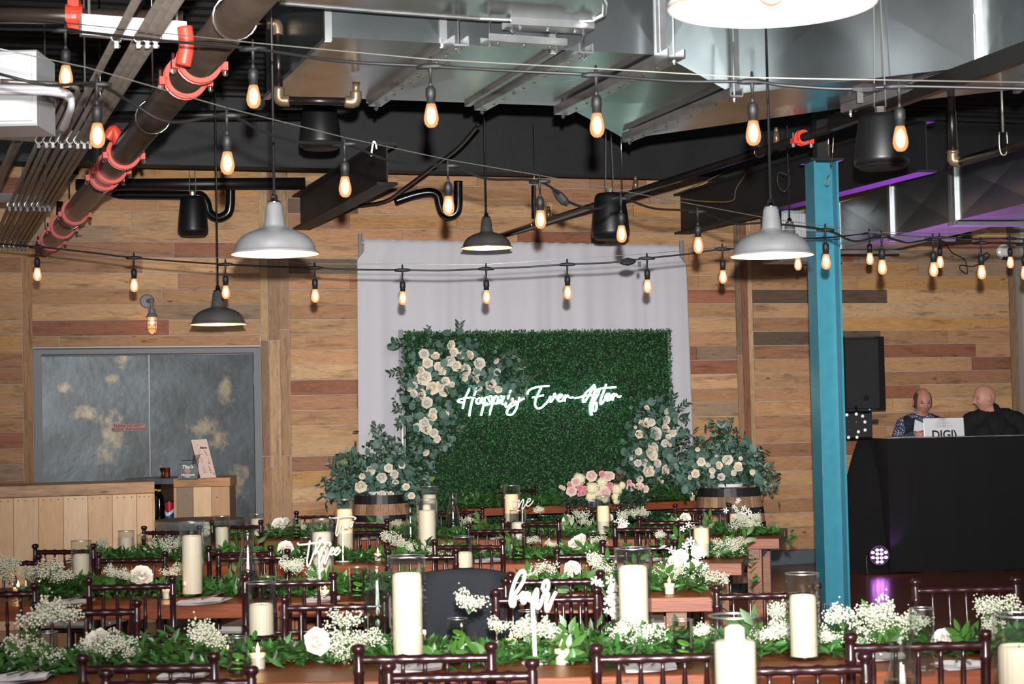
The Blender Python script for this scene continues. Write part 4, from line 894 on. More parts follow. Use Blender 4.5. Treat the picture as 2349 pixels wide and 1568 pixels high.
# ------------------------------------------------------------------ flowers: shared meshes
def rose_mesh(name, m, seed=0, open_=1.0):
    """nested cupped petals, radius 1"""
    rr = random.Random(seed); b = MB(); ang = 0
    for (n, r0, r1, h0, h1, w) in ((3, .08, .20, -.1, .62, 1.5), (4, .16, .38, -.15, .60, 1.1), (5, .24, .62, -.25, .48, .85), (6, .30, .86, -.35, .30, .75), (6, .34, 1.02, -.42, .02, .72)):
        for k in range(n):
            ang += 2 * math.pi / n + rr.uniform(-.12, .12); vs = []; jr = rr.uniform(.92, 1.08)
            for j, v in enumerate((0, .4, .75, 1)):
                for i, u in enumerate((-1, -.5, 0, .5, 1)):
                    r = (r0 + (r1 - r0) * v ** .8) * jr * (1 + .10 * v * (abs(u) > .9)); q = ang + u * w * (.45 + .55 * min(1, v * 1.6)) * (1 if v < 1 else .72)
                    z = h0 + (h1 - h0) * math.sin(v * 1.5) * (1 - .10 * u * u) + (.05 if v == 1 and abs(u) > .4 else 0)
                    vs.append((r * math.cos(q), r * math.sin(q), z))
            b.add(vs, [(j * 5 + i, j * 5 + i + 1, j * 5 + i + 6, j * 5 + i + 5) for j in range(3) for i in range(4)])
        ang += .5
    b.ell((0, 0, .25), (.16, .16, .32), nu=8, nv=6); b.ell((0, 0, -.25), (.42, .42, .30), nu=10, nv=5)
    return mesh(name, b, m, True)
ROSES = [rose_mesh('rose', 'rose_cream', 1), rose_mesh('rose', 'rose_cream', 2), rose_mesh('rose', 'rose_white', 3)]
BLUSH = rose_mesh('rose', 'rose_blush', 4); PINK = rose_mesh('rose', 'rose_pink', 5)
def disc_leaf(name, m, n=9, fold_=.12, el=1.15):
    b = MB(); v = [(0, 0, 0)] + [(math.sin(2 * math.pi * k / n) * .5 * (.95), -.0 + fold_ * abs(math.sin(2 * math.pi * k / n)) * .5, .5 * el - math.cos(2 * math.pi * k / n) * .5 * el) for k in range(n)]
    v[0] = (0, -.02, .5 * el); b.add(v, [(0, 1 + k, 1 + (k + 1) % n) for k in range(n)]); return mesh(name, b, m, True)
EUC = disc_leaf('eucalyptus_leaf', 'euc_leaf'); EUCY = disc_leaf('eucalyptus_leaf', 'euc_yellow')
def lance(name, m, w=.34):
    b = MB(); zz = [0, .15, .4, .7, 1.0]; ww = [0.02, .22, .5, .36, 0.0]; vs = []
    for z, q in zip(zz, ww): vs += [(-q * w, .10 * q * w + -.10 * z * z, z), (0, -.10 * z * z, z), (q * w, .10 * q * w - .10 * z * z, z)]
    b.add(vs, [(3 * i + j, 3 * i + j + 1, 3 * i + j + 4, 3 * i + j + 3) for i in range(4) for j in range(2)]); return mesh(name, b, m, True)
LANCE_D = lance('leaf', 'dark_leaf'); LANCE_G = lance('leaf', 'sprig_leaf', .40)
def frame_of(d, up=V((0, 0, 1))):
    """rotation taking +Z to d"""
    return d.to_track_quat('Z', 'Y')
def rnd_dir(rr, bias, sp):
    v = V((rr.gauss(0, sp), rr.gauss(0, sp), rr.gauss(0, sp))) + bias
    return v.normalized() if v.length > 1e-3 else V((0, 0, 1))
def arrangement(t, roses, leaves, npart, nstuff, toward, spread, seed, sprigs=(), depth=.10, org=None, rose_m=None, ysp=0.0):
    """roses: (pos, r) in thing-local coords; toward: local direction facing the viewer; leaves: list of local centres"""
    rr = random.Random(seed); tw = toward
    for p, r in roses:
        d = rnd_dir(rr, tw * 2.2, .55); me = (rose_m or ROSES)[rr.randrange(len(rose_m or ROSES))]
        o = put('rose', me, t, p, None, r * rr.uniform(.95, 1.08)); o.rotation_euler = (frame_of(d) @ Matrix.Rotation(rr.uniform(0, 6), 3, 'Z').to_quaternion()).to_euler()
    pr_ = [p for p, r in roses]
    for k in range(npart):
        c = rr.choice(leaves); p = c + V((rr.gauss(0, spread), rr.gauss(0, spread * .35), rr.gauss(0, spread))) + tw * rr.uniform(-.02, .05)
        if any((p - q).length < r * .8 for q, r in roses): p += tw * -.03
        y = rr.random() < ysp
        o = put('leaf', EUCY if y else EUC, t, p, None, rr.uniform(.045, .075) * (.75 if y else 1))
        q = frame_of(rnd_dir(rr, V((0, 0, -.1)) - tw * .1, .8))
        # disc lies in its local x-z plane: turn its normal (local y) to the viewer
        nrm = rnd_dir(rr, tw * 1.6, .6); ax = rnd_dir(rr, V((0, 0, 0.001)), 1); ax = (ax - nrm * ax.dot(nrm)).normalized(); sx_ = (-nrm).cross(ax)
        M = Matrix((sx_, -nrm, ax)).transposed(); o.rotation_euler = M.to_euler()
    n = nstuff; L_ = [rr.choice(leaves) for _ in range(n)]
    ps = np.array([(c.x + rr.gauss(0, spread * 1.15), c.y + rr.gauss(0, spread * .4), c.z + rr.gauss(0, spread * 1.15)) for c in L_]); ps -= np.array(tw) * .01
    rs = np.random.RandomState(seed); dd = rs.normal(0, 1, (n, 3)); nn = np.array(tw)[None] * 1.2 + rs.normal(0, .7, (n, 3))
    kindof(put('foliage', leafmesh('foliage', ps, dd, nn, rs.uniform(.04, .085, n), rs.uniform(.014, .026, n), 'dark_leaf', True), t), 'stuff')
    n2 = n // 2; L_ = [rr.choice(leaves) for _ in range(n2)]
    ps = np.array([(c.x + rr.gauss(0, spread), c.y + rr.gauss(0, spread * .4), c.z + rr.gauss(0, spread)) for c in L_]) - np.array(tw) * .02
    kindof(put('eucalyptus', leafmesh('eucalyptus', ps, rs.normal(0, 1, (n2, 3)), np.array(tw)[None] * 1.5 + rs.normal(0, .6, (n2, 3)), rs.uniform(.035, .055, n2), rs.uniform(.034, .05, n2), 'euc_leaf', True), t), 'stuff')
    for (p, d, L) in sprigs:       # branch with paired leaves
        b = MB(); e = p + d * L; mid = (p + e) / 2 + V((0, 0, .01)); b.tube([p, mid, e], .0025, 4); mk('stem', b, 'stem_green', t)
        k = 0; s_ = .03
        while s_ < L:
            c = p + d * s_; k += 1
            for sg_ in (-1, 1):
                side = d.cross(tw).normalized() * sg_; dd_ = (d * .9 + side * .8 + tw * rr.uniform(-.2, .3)).normalized(); o = put('leaf', LANCE_D, t, c, None, rr.uniform(.05, .075)); nrm = (tw - dd_ * tw.dot(dd_)).normalized(); sx_ = (-nrm).cross(dd_); o.rotation_euler = Matrix((sx_, -nrm, dd_)).transposed().to_euler()
            s_ += .035
# hedge arrangements
R1 = [(925, 285, 28), (730, 350, 35), (812, 362, 26), (945, 335, 28), (995, 360, 30), (1060, 357, 32), (755, 415, 35), (915, 400, 35), (835, 440, 30), (862, 478, 26), (960, 435, 32), (1030, 465, 40), (1130, 418, 40), (1112, 478, 30), (708, 468, 28), (1250, 400, 20), (1255, 480, 25), (1105, 530, 25), (885, 545, 28), (1025, 525, 20), (930, 570, 20), (730, 520, 45), (655, 580, 28), (790, 595, 38), (845, 580, 30), (870, 625, 32), (655, 635, 28), (710, 640, 35), (1210, 570, 38), (1265, 605, 25), (1130, 595, 18), (752, 700, 35), (795, 765, 28), (790, 800, 28), (890, 780, 20), (730, 840, 35), (680, 878, 28), (748, 885, 38), (800, 918, 30), (822, 960, 25), (745, 1060, 22), (910, 1005, 12), (625, 605, 15)]
R2 = [(765, 612, 20), (910, 635, 24), (750, 720, 38), (797, 717, 26), (905, 700, 32), (712, 800, 28), (830, 795, 45), (900, 760, 28), (950, 795, 24), (895, 865, 27), (920, 820, 20), (780, 885, 15), (820, 900, 38), (795, 925, 38), (705, 925, 25), (810, 955, 32), (700, 1008, 27), (745, 1005, 27), (840, 1010, 28), (943, 998, 24), (780, 1065, 40), (905, 1055, 32), (715, 1125, 25), (863, 1135, 27), (650, 978, 12), (682, 752, 12), (930, 880, 15)]
tw = V((0, -1, 0))
def hedge_flowers(label, R, x0, y0, extra, sprig, seed, npart, nstuff):
    oc = W(x0 + R[0][0] / 3.136, y0 + R[0][1] / 3.136, OFF_H + .12); t = thing('floral_spray', label, 'flowers', oc, PSI)
    def loc(px, py, off):
        q = W(px, py, off) - oc; return V((q.dot(A), q.dot(N), q.z))
    rr = random.Random(seed); rs_ = [(loc(x0 + x / 3.136, y0 + y / 3.136, OFF_H + rr.uniform(.10, .16)), r / 3.136 / 247 * 1.06) for x, y, r in R]
    lv = [loc(x0 + x / 3.136, y0 + y / 3.136, OFF_H + .085) for x, y, r in R] + [loc(x, y, OFF_H + .08) for x, y in extra]
    sp = [(loc(a, b_, OFF_H + .08), V((c, 0, d)).normalized(), L) for a, b_, c, d, L in sprig]
    arrangement(t, rs_, lv, npart, nstuff, tw, .055, seed, sp)
hedge_flowers('large spray of white roses and eucalyptus on the upper left hedge corner', R1, 740, 700, [(1000, 800), (1080, 795), (960, 820), (1110, 870), (1180, 890), (940, 860), (935, 920), (945, 960), (960, 1010), (980, 1050), (1010, 985), (1030, 960), (1030, 890), (940, 1030), (1170, 850), (930, 800)],
              [(985, 775, -.2, .9, .10), (1050, 770, .15, 1, .12), (940, 790, -1, .2, .16), (930, 845, -1, -.3, .16), (925, 800, -1, .5, .12), (925, 940, -1, .2, .10), (930, 970, -1, -.4, .09), (1150, 820, 1, .3, .16), (1170, 850, 1, .5, .16), (1180, 870, 1, 0, .18), (1040, 980, 1, -.2, .10), (985, 1060, .3, -1, .1), (960, 1000, -.6, -1, .1), (1165, 905, 1, -.3, .12), (935, 1060, -.8, -.6, .1)], 21, 190, 1500)
hedge_flowers('column of white roses and eucalyptus on the lower right hedge edge', R2, 1240, 740, [(1490, 935), (1510, 920), (1540, 950), (1550, 1000), (1470, 1010), (1560, 1060), (1475, 1060), (1545, 1090), (1530, 1110), (1460, 1090), (1500, 1120), (1530, 990)],
              [(1540, 930, .3, 1, .12), (1550, 945, .9, .7, .14), (1550, 960, 1, .1, .13), (1470, 990, -1, .1, .12), (1470, 1005, -1, -.4, .10), (1555, 1000, 1, .2, .12), (1555, 1080, 1, -.3, .1), (1480, 930, -.6, 1, .08), (1470, 1100, -1, .2, .12)], 22, 130, 900)
# ------------------------------------------------------------------ barrels
def barrel(label, px_, ytop, s, h=.89, rt=.262, rm=.315):
    base = P(px_, ytop, s); base.z = 0; t = thing('wine_barrel', label, 'barrel', base, PSI, group='oak barrels'); n = 24; rr = random.Random(int(px_))
    prof = [(rt + (rm - rt) * math.sin(math.pi * k / 10), h * k / 10) for k in range(11)]
    for k in range(n):
        b = MB(); g = .006; a0 = 2 * math.pi * k / n + g; a1 = 2 * math.pi * (k + 1) / n - g
        b.lathe([(prof[0][0] - .03, 0)] + prof + [(prof[-1][0] - .03, h)], 2, arc=(a0, a1)); c = rr.choice([(172, 132, 104), (150, 114, 92), (184, 144, 112), (134, 102, 80)]); mk('stave', b, 'stave_wood', t, color=c)
    b = MB(); b.lathe([(0, .04), (rt - .02, .04), (rt - .02, .03)], 24); b.lathe([(0, h - .035), (rt - .02, h - .035), (rt - .02, h - .05)], 24); mk('head', b, 'stave_wood', t, color=(140, 106, 84))
    for z0, z1 in ((.0, .075), (.17, .225), (.30, .35), (h - .35, h - .30), (h - .225, h - .17), (h - .075, h)):
        f = lambda z: rt + (rm - rt) * math.sin(math.pi * z / h) + .004
        b = MB(); b.lathe([(f(z0) - .004, z0), (f(z0), z0), (f(z1), z1), (f(z1) - .004, z1)], 32); mk('hoop', b, 'hoop_iron', t, smooth=False)
    return t
bL = barrel('oak barrel with iron hoops left of the hedge wall under flowers', 874, 1140, 262, rt=.232, rm=.285)
bR = barrel('oak barrel with iron hoops right of the hedge wall under flowers', 1672, 1118, 262)
for (bar_, lab, R, x0, y0, ex, sp, seed) in (
    (bL, 'mounded arrangement of white roses and eucalyptus on the left barrel', [(275, 1305, 38), (345, 1190, 34), (425, 1240, 38), (475, 1170, 30), (515, 1215, 30), (570, 1150, 25), (285, 1230, 22), (600, 1305, 24), (525, 1270, 20), (640, 1370, 22), (430, 1360, 25), (490, 1360, 22)], 740, 700,
     [(870, 1000), (868, 1025), (875, 1050), (860, 1070), (890, 1045), (800, 1060), (785, 1095), (770, 1130), (790, 1120), (820, 1060), (840, 1130), (900, 1060), (925, 1070), (945, 1095), (955, 1120), (930, 1130), (900, 1135), (865, 1130), (820, 1125), (850, 1095), (880, 1110), (830, 1085), (910, 1100), (960, 1105)],
     [(790, 1080, -1, .6, .16), (775, 1110, -1, .2, .12), (870, 1010, -.2, 1, .12), (880, 1040, .8, .8, .15), (770, 1135, -1, -.3, .1), (950, 1100, 1, .3, .1), (810, 1060, -.7, 1, .12), (900, 1060, .5, 1, .12)], 31),
    (bR, 'mounded arrangement of cream roses and eucalyptus on the right barrel', [(1345, 985, 36), (1285, 1025, 26), (1425, 1035, 32), (1155, 1000, 26), (1115, 1085, 28), (1235, 1065, 22), (1300, 1108, 26), (1390, 1080, 20), (1075, 1110, 18), (1265, 960, 12), (1440, 975, 14), (1130, 910, 16), (1525, 1075, 18), (1235, 1105, 18), (1205, 1020, 18)], 1240, 740,
     [(1655, 985), (1652, 1005), (1665, 1000), (1650, 1025), (1640, 1040), (1675, 1030), (1695, 1030), (1720, 1045), (1735, 1065), (1750, 1095), (1745, 1110), (1700, 1095), (1670, 1095), (1635, 1100), (1600, 1090), (1570, 1085), (1590, 1060), (1600, 1040), (1620, 1050), (1660, 1065), (1710, 1060), (1580, 1110), (1680, 1040), (1625, 1070), (1720, 1085), (1575, 1060)],
     [(1735, 1080, 1, .3, .14), (1720, 1050, 1, .8, .12), (1655, 990, 0, 1, .08), (1590, 1070, -1, .4, .12), (1575, 1095, -1, 0, .12), (1745, 1110, 1, -.4, .1), (1600, 1035, -.7, 1, .10)], 32)):
    bb_ = bar_.location; h_ = .89; s_ = 262; oc = V((bb_.x, bb_.y, h_)); t = thing('floral_arrangement', lab, 'flowers', oc)
    vdir = (CAM - oc); vdir.z = 0; vdir.normalize(); rr = random.Random(seed)
    def loc(px, py, dpt):
        s2 = FPX / ((oc - CAM).dot(_F) - dpt); return P(px, py, s2) - oc
    rs_ = [(loc(x0 + x / 3.136, y0 + y / 3.136, .16 + rr.uniform(-.03, .05)), r / 3.136 / s_ * 1.05) for x, y, r in R]
    lv = [loc(x0 + x / 3.136, y0 + y / 3.136, .10) for x, y, r in R] + [loc(x, y, rr.uniform(-.05, .12)) for x, y in ex] + [loc(x + rr.uniform(-15, 15), y, -.12) for x, y in ex[6:]]
    sp_ = [(loc(a, b_, .05), V((c, 0, d)).normalized(), L) for a, b_, c, d, L in sp]
    arrangement(t, rs_, lv, 190, 1300, vdir, .05, seed, sp_, ysp=.08)
    b = MB(); b.lathe([(0, .002), (.12, .002), (.13, .03), (.12, .03), (.11, .02), (0, .02)], 24, c=(0, 0, -.035 + .035)); mk('bowl', b, 'ceramic_white', t, smooth=False)
# ================================================================== BAR
def boards(t, x0, x1, z0, z1, n, y, cols, m='pine_upright', name='plank', d=.018):
    for k in range(n):
        b = MB(); a = x0 + (x1 - x0) * k / n; c = x0 + (x1 - x0) * (k + 1) / n; b.cbox((a + .0018, y - d, z0), (c - .0018, y, z1), .002); mk(name, b, m, t, color=cols[k % len(cols)])
s1 = 292; br = P(354, 1104, s1); zt1 = br.z
t = thing('bar_counter', 'pale pine plank bar counter at the lower left', 'bar counter', V((br.x, br.y, 0)), PSI)
Lb = 2.75; w50 = 50.5 / s1 / .93
b = MB(); b.cbox((-Lb, 0, zt1 - .09), (0, .62, zt1), .004); mk('top', b, 'slab_wood', t, color=(196, 150, 104))
b = MB(); b.box((-Lb + .02, .02, 0), (-.02, .60, zt1 - .09)); mk('carcass', b, 'slab_wood', t, color=(150, 112, 80))
x_ = -.02; k = 0
cols = [(232, 192, 150), (238, 202, 162), (228, 188, 146), (240, 206, 168), (226, 184, 140), (236, 198, 158)]
wd_ = [.12] + [w50] * 14
for wv in wd_:
    if x_ - wv < -Lb: break
    b = MB(); b.cbox((x_ - wv + .002, -.004, 0.0), (x_ - .002, .02, zt1 - .092), .002); mk('plank', b, 'pine_upright', t, color=cols[k % 6])
    q = MB()
    for j in range(3): q.ell((x_ - wv * (.2 + .3 * j), -.005, zt1 - .115), (.0045, .002, .0045), nu=6, nv=4)
    kindof(mk('screw', q, 'hoop_iron', t), 'stuff'); x_ -= wv; k += 1
b = MB(); b.cbox((-.022, -.006, 0), (0.0, .62, zt1 - .092), .003); mk('corner_board', b, 'pine_upright', t, color=(214, 172, 132))
# second bar: end cabinet + back counter
s2 = 272; q2_ = P(398, 1097, s2); zt2 = q2_.z; w2 = 129 / s2
t = thing('bar_cabinet', 'small mixed plank bar cabinet in front of the steel door', 'bar counter', V((q2_.x, q2_.y, 0)), .04)
b = MB(); b.cbox((0, 0, zt2 - .075), (w2, .5, zt2), .004); mk('top', b, 'slab_wood', t, color=(196, 138, 88))
boards(t, .01, w2 - .005, 0, zt2 - .077, 3, .02, [(150, 124, 102), (232, 194, 152), (196, 152, 112)])
b = MB(); b.cbox((0, -.001, 0), (.022, .02, zt2 - .077), .002); mk('corner_board', b, 'pine_upright', t, color=(206, 160, 112))
b = MB(); b.box((.02, .02, 0), (w2 - .01, .48, zt2 - .075)); mk('carcass', b, 'slab_wood', t, color=(120, 90, 66))
t = thing('back_counter', 'grey metal edged service counter behind the pine bar', 'bar counter', V((q2_.x, q2_.y, 0)), math.pi - .62)
b = MB(); b.cbox((.01, -.5, zt2 - .05), (.62, -.02, zt2 - .002), .004); mk('top', b, 'tub_metal', t); b = MB(); b.box((.01, -.5, 0), (.6, -.35, zt2 - .05)); mk('back_panel', b, 'slab_wood', t, color=(90, 66, 50)); b = MB(); b.box((.01, -.35, .70), (.58, -.04, .72)); mk('shelf', b, 'slab_wood', t, color=(120, 90, 66)); b = MB(); b.box((.55, -.35, 0), (.58, -.04, zt2 - .05)); mk('side_panel', b, 'slab_wood', t, color=(110, 82, 60))
# things standing on the cabinet
cz = V((0, 0, 0))
p = P(383, 1088, 268); p.z = zt2 - .002; t = thing('copper_jigger', 'shiny copper cup with pouring lip on the back counter', 'cup', p)
b = MB(); b.lathe([(0, 0), (.026, 0), (.028, .01), (.026, .05), (.028, .088), (.025, .088), (.023, .01), (0, .006)], 18); mk('cup', b, 'copper', t, smooth=False); b = MB(); b.lathe([(0.004, 0), (.018, .0), (.004, .045), (.022, .088)], 14, c=(-.042, 0, 0)); mk('cone', b, 'copper', t, smooth=False)
p = P(430, 1092, 276); p.z = zt2; s_ = 276; t = thing('napkin_caddy', 'black printed napkin caddy with straws beside the leaning menu', 'caddy', p, .05)
b = MB(); b.cbox((-.078, 0, 0), (.078, .010, .125), .002); b.cbox((-.078, .010, 0), (-.070, .14, .10), .001); b.cbox((.070, .010, 0), (.078, .14, .10), .001); b.box((-.07, .01, 0), (.07, .14, .006)); b.box((-.07, .07, 0), (.07, .075, .15)); mk('box', b, 'caddy_black', t)
text('lettering', "Tito's", .040, 'print_white', t, (0, -.002, .100), shear=.3, bold=.001); text('lettering', 'Handmade', .026, 'print_white', t, (0.002, -.002, .036), shear=.4, bold=.0006); text('lettering', 'VODKA', .013, 'print_white', t, (0, -.002, .018), bold=.0004)
b = MB(); M = Matrix.Rotation(math.pi / 2, 4, 'X'); b.lathe([(0, .002), (.026, .002), (.026, 0)], 20, Matrix.Translation((0, 0, .068)) @ Matrix.Scale(.72, 4, (0, 0, 1)) @ M); mk('emblem', b, 'print_copper', t)
for k in range(6):
    b = MB(); b.tube([V((.02 + .008 * k, .05, .02)), V((.045 + .010 * k, .06, .20))], .0028, 6); mk('straw', b, 'black_satin', t)
b = MB(); b.cbox((-.06, .085, .006), (.03, .125, .155), .004); mk('napkin_stack', b, 'black_satin', t)
# menu board, leaning
mA, mB, mC, mD = [(460, 1091), (496, 1089), (475, 1002), (438, 1003)], 0, 0, 0
p0 = P(460, 1091, 274); p0.z = zt2 + .001
ux = (P(496, 1089, 274) - P(460, 1091, 274)); uz = (P(438, 1003, 273) - P(460, 1091, 274)); wM = ux.length; hM = uz.length; ux.normalize(); uz = (uz - ux * uz.dot(ux)).normalized() if False else uz.normalized(); uy = uz.cross(ux).normalized()
t = thing('menu_board', 'tall pale pink printed menu leaning on the bar cabinet', 'menu', p0)
M = Matrix((ux, uy, uz)).transposed(); t.rotation_euler = (0, 0, 0)
def mp(u, v, d=0.0): return ux * (u * wM) + uz * (v * hM) + uy * d
b = MB(); b.add([mp(0, 0), mp(1, 0), mp(1, 1), mp(0, 1), mp(0, 0, .012), mp(1, 0, .012), mp(1, 1, .012), mp(0, 1, .012)], [(0, 1, 2, 3), (7, 6, 5, 4), (0, 4, 5, 1), (1, 5, 6, 2), (2, 6, 7, 3), (3, 7, 4, 0)])
bo = mk('board', b, 'menu_board', t)
def strokes(name, L_, r, m): 
    b = MB()
    for st in L_: b.tube(cr([mp(u, v, -.0015) for u, v in st], 3), r, 4)
    return mk(name, b, m, bo)
qM = Matrix((ux, uy, uz)).transposed().to_euler()
to = text('lettering', 'Menu', .026, 'menu_ink', bo, mp(.67, .78, -.002), bold=.0012); to.rotation_euler = (M @ Matrix.Rotation(math.pi / 2, 3, 'X')).to_euler()
L_ = []
for v, w_ in ((.70, .10), (.67, .12), (.64, .11), (.61, .26), (.58, .09), (.53, .09), (.49, .18), (.46, .14), (.43, .14), (.40, .11), (.31, .12), (.28, .16), (.25, .17), (.22, .17), (.195, .26), (.165, .18), (.14, .22)): L_.append([(.28, v), (.28 + w_, v + .001)])
kindof(strokes('menu_line', L_, .0013, 'menu_ink'), 'stuff')
kindof(strokes('drawing', [[(.68, .70), (.74, .68), (.66, .66), (.78, .64), (.70, .60), (.84, .59), (.78, .57)], [(.80, .52), (.80, .47), (.84, .44)], [(.72, .41), (.82, .42), (.73, .38), (.86, .37), (.74, .36)], [(.66, .28), (.78, .30), (.68, .25), (.80, .22), (.66, .20), (.82, .17), (.70, .14), (.84, .12)], [(.90, .13), (.96, .11), (.93, .07), (.88, .08), (.90, .13)]], .0015, 'menu_ink'), 'stuff')
kindof(strokes('flourish', [[(.15, .90), (.12, .82), (.16, .78), (.24, .79)], [(.25, .88), (.30, .83), (.34, .88), (.40, .84), (.38, .81)], [(.34, .775), (.50, .777)], [(.84, .776), (.94, .777)]], .0009, 'menu_ink_pale'), 'stuff')
# bottles and soda cup on the shelf behind
for i, (px, lab, yb) in enumerate(((366, 'dark liqueur bottle with gold neck band between the bars', 1200), (358, 'dark liqueur bottle with yellow label partly behind the bar end', 1202))):
    p = P(px, 1188, 266 - 2 * i); p.z = .721; t = thing('liqueur_bottle', lab, 'bottle', p)
    b = MB(); b.lathe([(0, 0), (.040, 0), (.042, .01), (.042, .17), (.036, .20), (.016, .235), (.014, .29), (.016, .292), (.016, .305), (0, .305)], 20); mk('glass', b, 'bottle_dark', t, smooth=True)
    b = MB(); b.lathe([(.0165, .245), (.0165, .262)], 16); mk('neck_band', b, 'label_yellow', t)
    b = MB(); b.lathe([(.0425, .03), (.0425, .14)], 10, arc=(-2.6 if i else -3.4, -1.2 if i else -2.4)); mk('label', b, 'label_yellow', t)
p = P(389, 1190, 268); p.z = .721; t = thing('soda_cup', 'tall soda cup with red white and blue wave print on the bar shelf', 'cup', p)
def band(u0, u1, m, nm):
    b = MB(); n = 20; vs = []
    for k in range(n + 1):
        q = -math.pi + math.pi * k / n; 
        for u in (u0(k / n), u1(k / n)): r = .036 + .008 * u; vs.append((r * math.cos(q), r * math.sin(q), .155 * u))
    b.add(vs, [(2 * k, 2 * k + 2, 2 * k + 3, 2 * k + 1) for k in range(n)]); mk(nm, b, m, t, smooth=True)
wv1 = lambda x: .34 + .10 * math.sin(x * 6.0 + 2.4); wv2 = lambda x: .56 + .12 * math.sin(x * 6 + 2.0)
band(lambda x: 0, wv1, 'cup_blue', 'blue_print'); band(wv1, wv2, 'cup_white', 'white_print'); band(wv2, lambda x: 1, 'cup_red', 'red_print')
b = MB(); b.lathe([(0, .001), (.0355, .0), (.0435, .155), (.046, .156), (.046, .165), (0, .166)], 20); mk('cup', b, 'black_satin', t)
# galvanised tub table
p = P(458, 1190, 293); hT = p.z; p.z = 0; t = thing('tub_table', 'round galvanized tub table with brown top in front of the bar', 'table', p)
r_ = .335; b = MB(); b.lathe([(r_ * .86, 0), (r_ * .9, .02), (r_, hT - .06), (r_ + .012, hT - .05), (r_ + .012, hT - .005)], 36); mk('tub', b, 'tub_metal', t, smooth=True)
b = MB(); b.lathe([(r_ + .006, hT - .02), (r_ + .012, hT), (r_, hT), (0, hT)], 36); mk('top', b, 'table_top_brown', t, smooth=False)
b = MB()
for k in range(16): q = 2 * math.pi * k / 16; b.ell(((r_ + .003) * math.cos(q), (r_ + .003) * math.sin(q), hT - .10), (.006, .006, .006), nu=6, nv=4)
kindof(mk('rivet', b, 'chrome', t), 'stuff')
# ================================================================== DJ AREA
sB = 243.5; bl = P(2035, 1006, sB); zB_ = bl.z; bl.z = 0
t = thing('booth', 'large black fabric covered disc jockey booth at the right', 'booth', bl, .03)
WB = 2.1; DB = .75
b = MB(); nn = 90
for j in range(9):
    v = j / 8
    for i in range(nn + 1):
        u = i / nn; b.v.append((u * WB, .008 * math.sin(u * 37 + v) + .004 * math.sin(u * 80) * (1 - v), zB_ * v + (.006 * math.sin(u * 25) if j == 0 else 0) + .004))
for j in range(8):
    for i in range(nn): a_ = j * (nn + 1) + i; b.f.append((a_, a_ + 1, a_ + nn + 2, a_ + nn + 1))
mk('front_cloth', b, 'booth_cloth', t, smooth=True)
b = MB(); b.box((0, .0, .01), (.008, DB, zB_)); b.box((WB - .008, 0, .01), (WB, DB, zB_)); mk('side_cloth', b, 'booth_cloth', t)
b = MB(); b.cbox((0, .0, zB_), (WB, .012, zB_ + .012), .002); mk('top_rail', b, 'laptop_edge', t)
b = MB(); b.cbox((.02, .03, zB_ - .08), (WB, DB, zB_ - .05), .003); mk('table_top', b, 'black_satin', t)
zDT = zB_ - .05
# laptop
s_ = 240; lp = P(2122, 1004, s_); t = thing('laptop', 'open white laptop with dotted globe logo facing the guests', 'laptop', V((lp.x, lp.y + .02, zDT)), .02)
wl_ = 93 / s_; hl_ = .235
tilt = Matrix.Rotation(-.12, 4, 'X'); b = MB(); b.cbox((0, 0, .01), (wl_, .008, hl_), .002, M=tilt); lid = mk('lid', b, 'laptop_white', t)
b = MB(); b.tube([tilt @ V(q) for q in ((0, 0, .01), (0, 0, hl_), (wl_, 0, hl_), (wl_, 0, .01))], .0035, 6); mk('trim', b, 'laptop_edge', t)
b = MB(); b.cbox((0, -.0, 0), (wl_, .26, .014), .002); mk('base', b, 'laptop_edge', t)
b = MB(); gx, gz, gr = wl_ * .50, hl_ * .50, .092
for i in range(-7, 8):
    for j in range(0, 9):
        th = i / 8 * 1.45; phi = j / 9 * 1.5
        x = gr * math.sin(th) * math.cos(phi); z = gr * math.sin(phi); sz = .0042 * (1 - .07 * abs(i)) * (1 - .06 * j) * (1.0 if i < 2 else .75)
        c = tilt @ V((gx + x, -.0008, gz + .03 + z)); b.box((c[0] - sz * math.cos(th), c[1] - .001, c[2] - sz), (c[0] + sz * math.cos(th), c[1], c[2] + sz * .8))
kindof(mk('globe_logo', b, 'ink_black', lid), 'stuff')
tx = text('lettering', 'DIGI)', .115, 'ink_black', lid, tilt @ V((wl_ * .50, -.002, hl_ * .30)), rot=(math.pi / 2 - .12, 0, 0), bold=.003, sx=.92)
# booth clutter: low mixer edge and headphones
p = P(2065, 1000, s_); t = thing('mixer', 'low white edged mixer lying at the left end of the booth', 'mixer', V((p.x - .05, p.y + .15, zDT)), .03); b = MB(); b.cbox((0, 0, 0), (.34, .25, .058), .004); mk('body', b, 'laptop_white', t)
b = MB()
for k in range(5): b.tube([V((.04 + .06 * k, .06, .058)), V((.04 + .06 * k, .06, .072))], .010, 8)
kindof(mk('knob', b, 'black_satin', t), 'stuff')
# loudspeaker on scrimmed stand
sS = 238; p = P(1984, 942, sS); zS_ = p.z
t = thing('loudspeaker', 'tall black loudspeaker on a stand behind the teal column', 'speaker', p, .12)
wS = .42; hS = 170 / sS
b = MB(); n_ = 5; poly_ = [(-wS / 2, 0), (-wS / 2 + .02, -.025), (wS / 2 - .10, -.03), (wS / 2, .0), (wS / 2 - .08, .36), (-wS / 2 + .08, .36)]
b.prism([V((x, y, 0)) for x, y in poly_], hS); mk('cabinet', b, 'black_satin', t)
b = MB(); b.cbox((-wS / 2 + .018, -.040, .02), (wS / 2 - .075, -.026, hS - .02), .006); gr_ = mk('grille', b, 'grille_black', t)
b = MB(); b.cbox((-.02, -.044, .10), (.03, -.039, .145), .002); mk('badge', b, 'black_gloss', gr_)
b = MB(); b.ell((.035, -.043, .012), (.006, .003, .006)); mk('status_light', b, 'led_blue', t)
